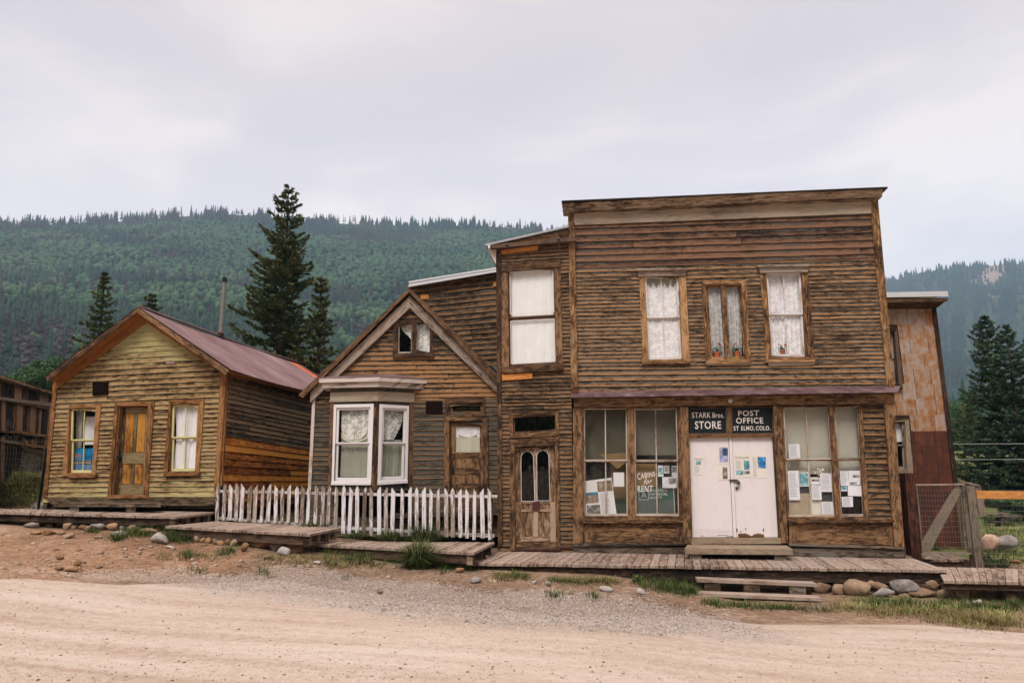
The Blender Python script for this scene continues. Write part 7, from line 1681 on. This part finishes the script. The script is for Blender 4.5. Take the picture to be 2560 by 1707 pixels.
def grass(name, zones, mat, label, seed):
    Vs, Fs, Cs, o = [], [], [], 0
    for k, (poly, n, h, w, b) in enumerate(zones):
        nc = max(5, n // 22); Pc = hits_in(poly, nc, seed + k); a_, b_, c_ = project(Pc); dd_ = pdist(a_, b_, poly); ef = np.clip(dd_ / max(6., np.percentile(dd_, 80)), 0, 1); g = np.random.default_rng(seed + 50 + k); idx = g.integers(0, nc, n)
        P = Pc[idx] + np.stack([g.normal(0, 1, n), g.normal(0, 1, n), np.zeros(n)], 1) * (.035 + .08 * g.random(nc)[idx])[:, None]; P[:, 2] = G(P[:, 0], P[:, 1]) - .01; dv = P - Pc[idx]; dv[:, 2] = 0; dv /= np.linalg.norm(dv, axis=1)[:, None] + 1e-6
        cr_ = g.random(nc); keep = (g.random(nc) < .35 + .65 * ef)[idx]; P = P[keep]; idx = idx[keep]; dv = dv[keep]; hh = (h * 1.15 * (.3 + .7 * ef) * (.3 + 1.15 * g.random(nc) ** 1.5))[idx]; zc_ = cr_; V, F, C = blades(P, hh, w, seed + k, b * 1.15, dv); C = np.clip(C * .45 + np.repeat(cr_[idx], 6)[:, None] * .65 - .08, 0, 1); Vs.append(V); Fs.append(F + o); Cs.append(C); o += len(V)
    ob = np_mesh(name, np.concatenate(Vs), np.concatenate(Fs), mat, np.concatenate(Cs)); tag(ob, label, 'grass'); return kind(ob, 'stuff')
grass('green_grass', [
    (Q(cB, 0, 180, 480, 240, 500, 290, 0, 290), 2600, .13, .004, .6), (Q(cB, 700, 250, 1000, 300, 1000, 330, 720, 330), 1500, .12, .004, .6),
    (Q(cB, 1060, 320, 1280, 330, 1280, 372, 1060, 372), 1300, .09, .004, .6), (Q(cB, 1340, 345, 1900, 350, 1830, 405, 1400, 400), 2200, .08, .004, .6),
    (Q(cB, 1880, 360, 2200, 345, 2352, 420, 2340, 490, 2150, 470, 1950, 420), 3600, .12, .004, .6), (Q(cC, 0, 420, 110, 470, 150, 520, 0, 520), 1500, .12, .004, .6),
    (Q(cC, 130, 545, 600, 580, 1040, 605, 1050, 640, 600, 620, 150, 590), 3000, .11, .004, .6), (Q(cC, 1150, 530, 1560, 545, 1900, 560, 2352, 560, 2352, 640, 1900, 660, 1300, 600), 4200, .14, .0045, .9),
    (Q(cA, 755, 262, 850, 262, 850, 315, 755, 315), 900, .14, .004, .5), (Q(cA, 862, 235, 1045, 240, 1040, 290, 870, 285), 1500, .16, .004, .5), (Q(cA, 1105, 262, 1325, 262, 1320, 330, 1120, 325), 1900, .17, .004, .5),
    (Q(cA, 1505, 360, 1615, 355, 1615, 405, 1510, 410), 700, .12, .004, .6), (Q(cA, 1235, 385, 1350, 380, 1350, 430, 1240, 432), 450, .12, .004, .6), (Q(cA, 590, 225, 680, 225, 680, 262, 595, 262), 450, .1, .004, .6),
    (Q(cA, 1305, 500, 1385, 495, 1380, 525, 1310, 525), 160, .07, .004, .6), (Q(cA, 1745, 500, 1870, 500, 1865, 565, 1750, 560), 260, .09, .004, .6), (Q(cB, 1400, 440, 1480, 440, 1480, 500, 1410, 500), 260, .13, .004, .6), (Q(cB, 1650, 450, 1695, 450, 1695, 510, 1655, 510), 200, .12, .004, .5),
    (Q(cB, 140, 340, 190, 340, 190, 375, 145, 375), 120, .07, .004, .5), (Q(cB, 510, 400, 560, 400, 560, 425, 515, 425), 90, .06, .004, .5), (Q(cB, 1240, 450, 1290, 450, 1290, 475, 1245, 475), 90, .07, .004, .5), (Q(cA, 2120, 575, 2175, 575, 2172, 605, 2125, 605), 100, .06, .004, .5),
    (Q(cG, 420, 900, 860, 850, 870, 1060, 440, 1080), 5000, .22, .006, .6), (Q(cG, 980, 860, 1411, 860, 1411, 1240, 1000, 1240), 4500, .16, .006, .7), (Q(cG, 990, 740, 1411, 700, 1411, 860, 1000, 860), 3000, .2, .008, .6),
    (Q(cL, -60, 1120, 470, 1120, 400, 1340, -60, 1400), 1800, .26, .006, .7)], M_GRASS, 'green grass tufts along the boardwalks and in the yards', 300)
grass('dry_grass', [
    (Q(cA, 1040, 380, 1650, 380, 1500, 470, 1050, 470), 1700, .07, .004, .9), (Q(cA, 1700, 380, 2352, 400, 2352, 500, 1800, 480), 3200, .09, .004, .9), (Q(cB, 0, 240, 480, 270, 460, 305, 0, 300), 1600, .09, .004, .9),
    (Q(cC, 1250, 590, 1900, 600, 2352, 640, 2352, 755, 2000, 745, 1600, 690, 1200, 650), 6500, .11, .0045, .9), (Q(cC, 1040, 520, 1200, 540, 1250, 650, 1000, 650), 900, .08, .004, .9),
    (Q(cL, -60, 1130, 450, 1140, 400, 1440, -60, 1440), 4200, .26, .008, .8), (Q(cG, 980, 840, 1411, 840, 1411, 1240, 1010, 1240), 2500, .15, .006, .9), (Q(cG, 430, 880, 860, 870, 860, 1000, 450, 1050), 2500, .2, .006, .8),
    (Q(cB, 1060, 325, 1280, 330, 1280, 372, 1060, 372), 1300, .09, .004, .8), (Q(cB, 1360, 350, 1840, 352, 1820, 400, 1400, 398), 2200, .08, .004, .8)], M_STRAW, 'yellow dry grass mixed into the verge and the left field', 400)
M_FIELD = foliage('field_grass', (.14, .18, .055), (.30, .32, .11), (.50, .45, .21))
grass('field_grass', [(Q(cL, -60, 1100, 470, 1110, 400, 1400, -60, 1440), 5200, .30, .010, .9), (Q(cG, 420, 880, 870, 850, 880, 1070, 430, 1080), 7000, .24, .006, .8), (Q(cG, 980, 850, 1411, 850, 1411, 1240, 1010, 1240), 7000, .15, .006, .9),
    (Q(cC, 1100, 520, 1900, 560, 2352, 600, 2352, 740, 2000, 735, 1600, 680, 1100, 640), 3000, .11, .0045, 1.3)], M_FIELD, 'light green and tan tall grass in the left field and right yard', 500)
# grass behind pickets stands on the bank between fence and boardwalk
def clump(label, c, q, n, h, w, spread, seed, mat=M_GRASS, bend=1.05, name='grass_tuft', cat='grass tuft', z=None):
    B = FM.P(*c, q); gz_ = float(G(B[0], B[1])) if z is None else B[2]; g = np.random.default_rng(seed)
    P = np.stack([B[0] + g.normal(0, spread, n), B[1] + g.normal(0, spread * .6, n), np.full(n, gz_ - .02)], 1); V, F, C = blades(P, h * np.exp(-((P[:, 0] - B[0]) / (spread * 1.5)) ** 2) * g.uniform(.35, 1.2, n), w, seed, bend, (lambda e: e / (np.linalg.norm(e, axis=1)[:, None] + 1e-6))(np.stack([P[:, 0] - B[0], P[:, 1] - B[1], 0 * P[:, 0]], 1)))
    return tag(np_mesh(name, V, F, mat, C, org=(B[0], B[1], gz_)), label, cat, 'big grass tufts')
clump('big arching grass tuft leaning over the boardwalk edge before the picket fence', cB(605, 290), 1.95, 1500, .62, .007, .13, 1)
clump('tall grass tuft growing through the pickets near the middle of the fence', cB(640, 112), .36, 900, .42, .006, .20, 2, z=1)
clump('grass tuft at the foot of the pickets left of the tall one', cB(430, 110), .36, 500, .25, .006, .20, 3, z=1)
clump('short grass at the foot of the pickets beside the short boardwalk', cA(2150, 200), .28, 400, .16, .005, .22, 4, z=1)
clump('dark grass tuft at the fence foot right above the third boardwalk start', cB(230, 100), .36, 400, .20, .006, .18, 5, z=1)
def weed(label, c, q, r, n, seed):
    B = ground_hit(c[0], c[1] + 12)[0]; g = np.random.default_rng(seed); v = g.normal(0, 1, (n, 3)); v /= np.linalg.norm(v, axis=1)[:, None]; ps = B + np.array([0, 0, r * .6]) + v * g.random((n, 1)) ** .5 * np.array([r, r * .8, r * .7]); V, F, C = tufts(ps, g.uniform(.03, .07, n), g.random(n))
    return tag(np_mesh('leafy_weed', V, F, M_GRASS, C, org=B), label, 'weed', 'leafy weeds')
weed('leafy weed below the right boardwalk edge', cC(2250, 450), 2.5, .12, 160, 1); weed('small leafy weed under the left end of the right boardwalk', cC(1815, 465), 2.2, .12, 160, 2)
weed('leafy weed at the foot of the gate post', cG(1060, 1200), -.5, .18, 400, 3); weed('leafy weed between gate post and brown stone', cG(1200, 1200), -.9, .15, 300, 4); weed('leafy weed near the verge below the white doors', cB(1945, 350), 2.3, .1, 120, 5)

# ================================================================== HAZE
hm = bpy.data.materials.new('haze_air'); hm.use_nodes = True; ht = hm.node_tree
for n_ in list(ht.nodes): ht.nodes.remove(n_)
ho_ = ht.nodes.new('ShaderNodeOutputMaterial'); hv = ht.nodes.new('ShaderNodeVolumePrincipled')
hv.inputs['Color'].default_value = (.50, .74, 1, 1); hv.inputs['Density'].default_value = .00031; hv.inputs['Anisotropy'].default_value = .0
ht.links.new(hv.outputs[0], ho_.inputs['Volume'])
bm = bmesh.new(); bmesh.ops.create_cube(bm, size=1); me = bpy.data.meshes.new('haze'); bm.to_mesh(me); bm.free(); me.materials.append(hm)
hz = bpy.data.objects.new('haze', me); COL.objects.link(hz); zmin = float(ZZ.min()); hz.scale = (5400, 5400, 760); hz.location = (0, 0, zmin - 1 + 380)
hz['kind'] = 'stuff'; hz['label'] = 'thin bluish mountain haze filling the valley air'; hz['category'] = 'haze'
bpy.context.view_layer.update()
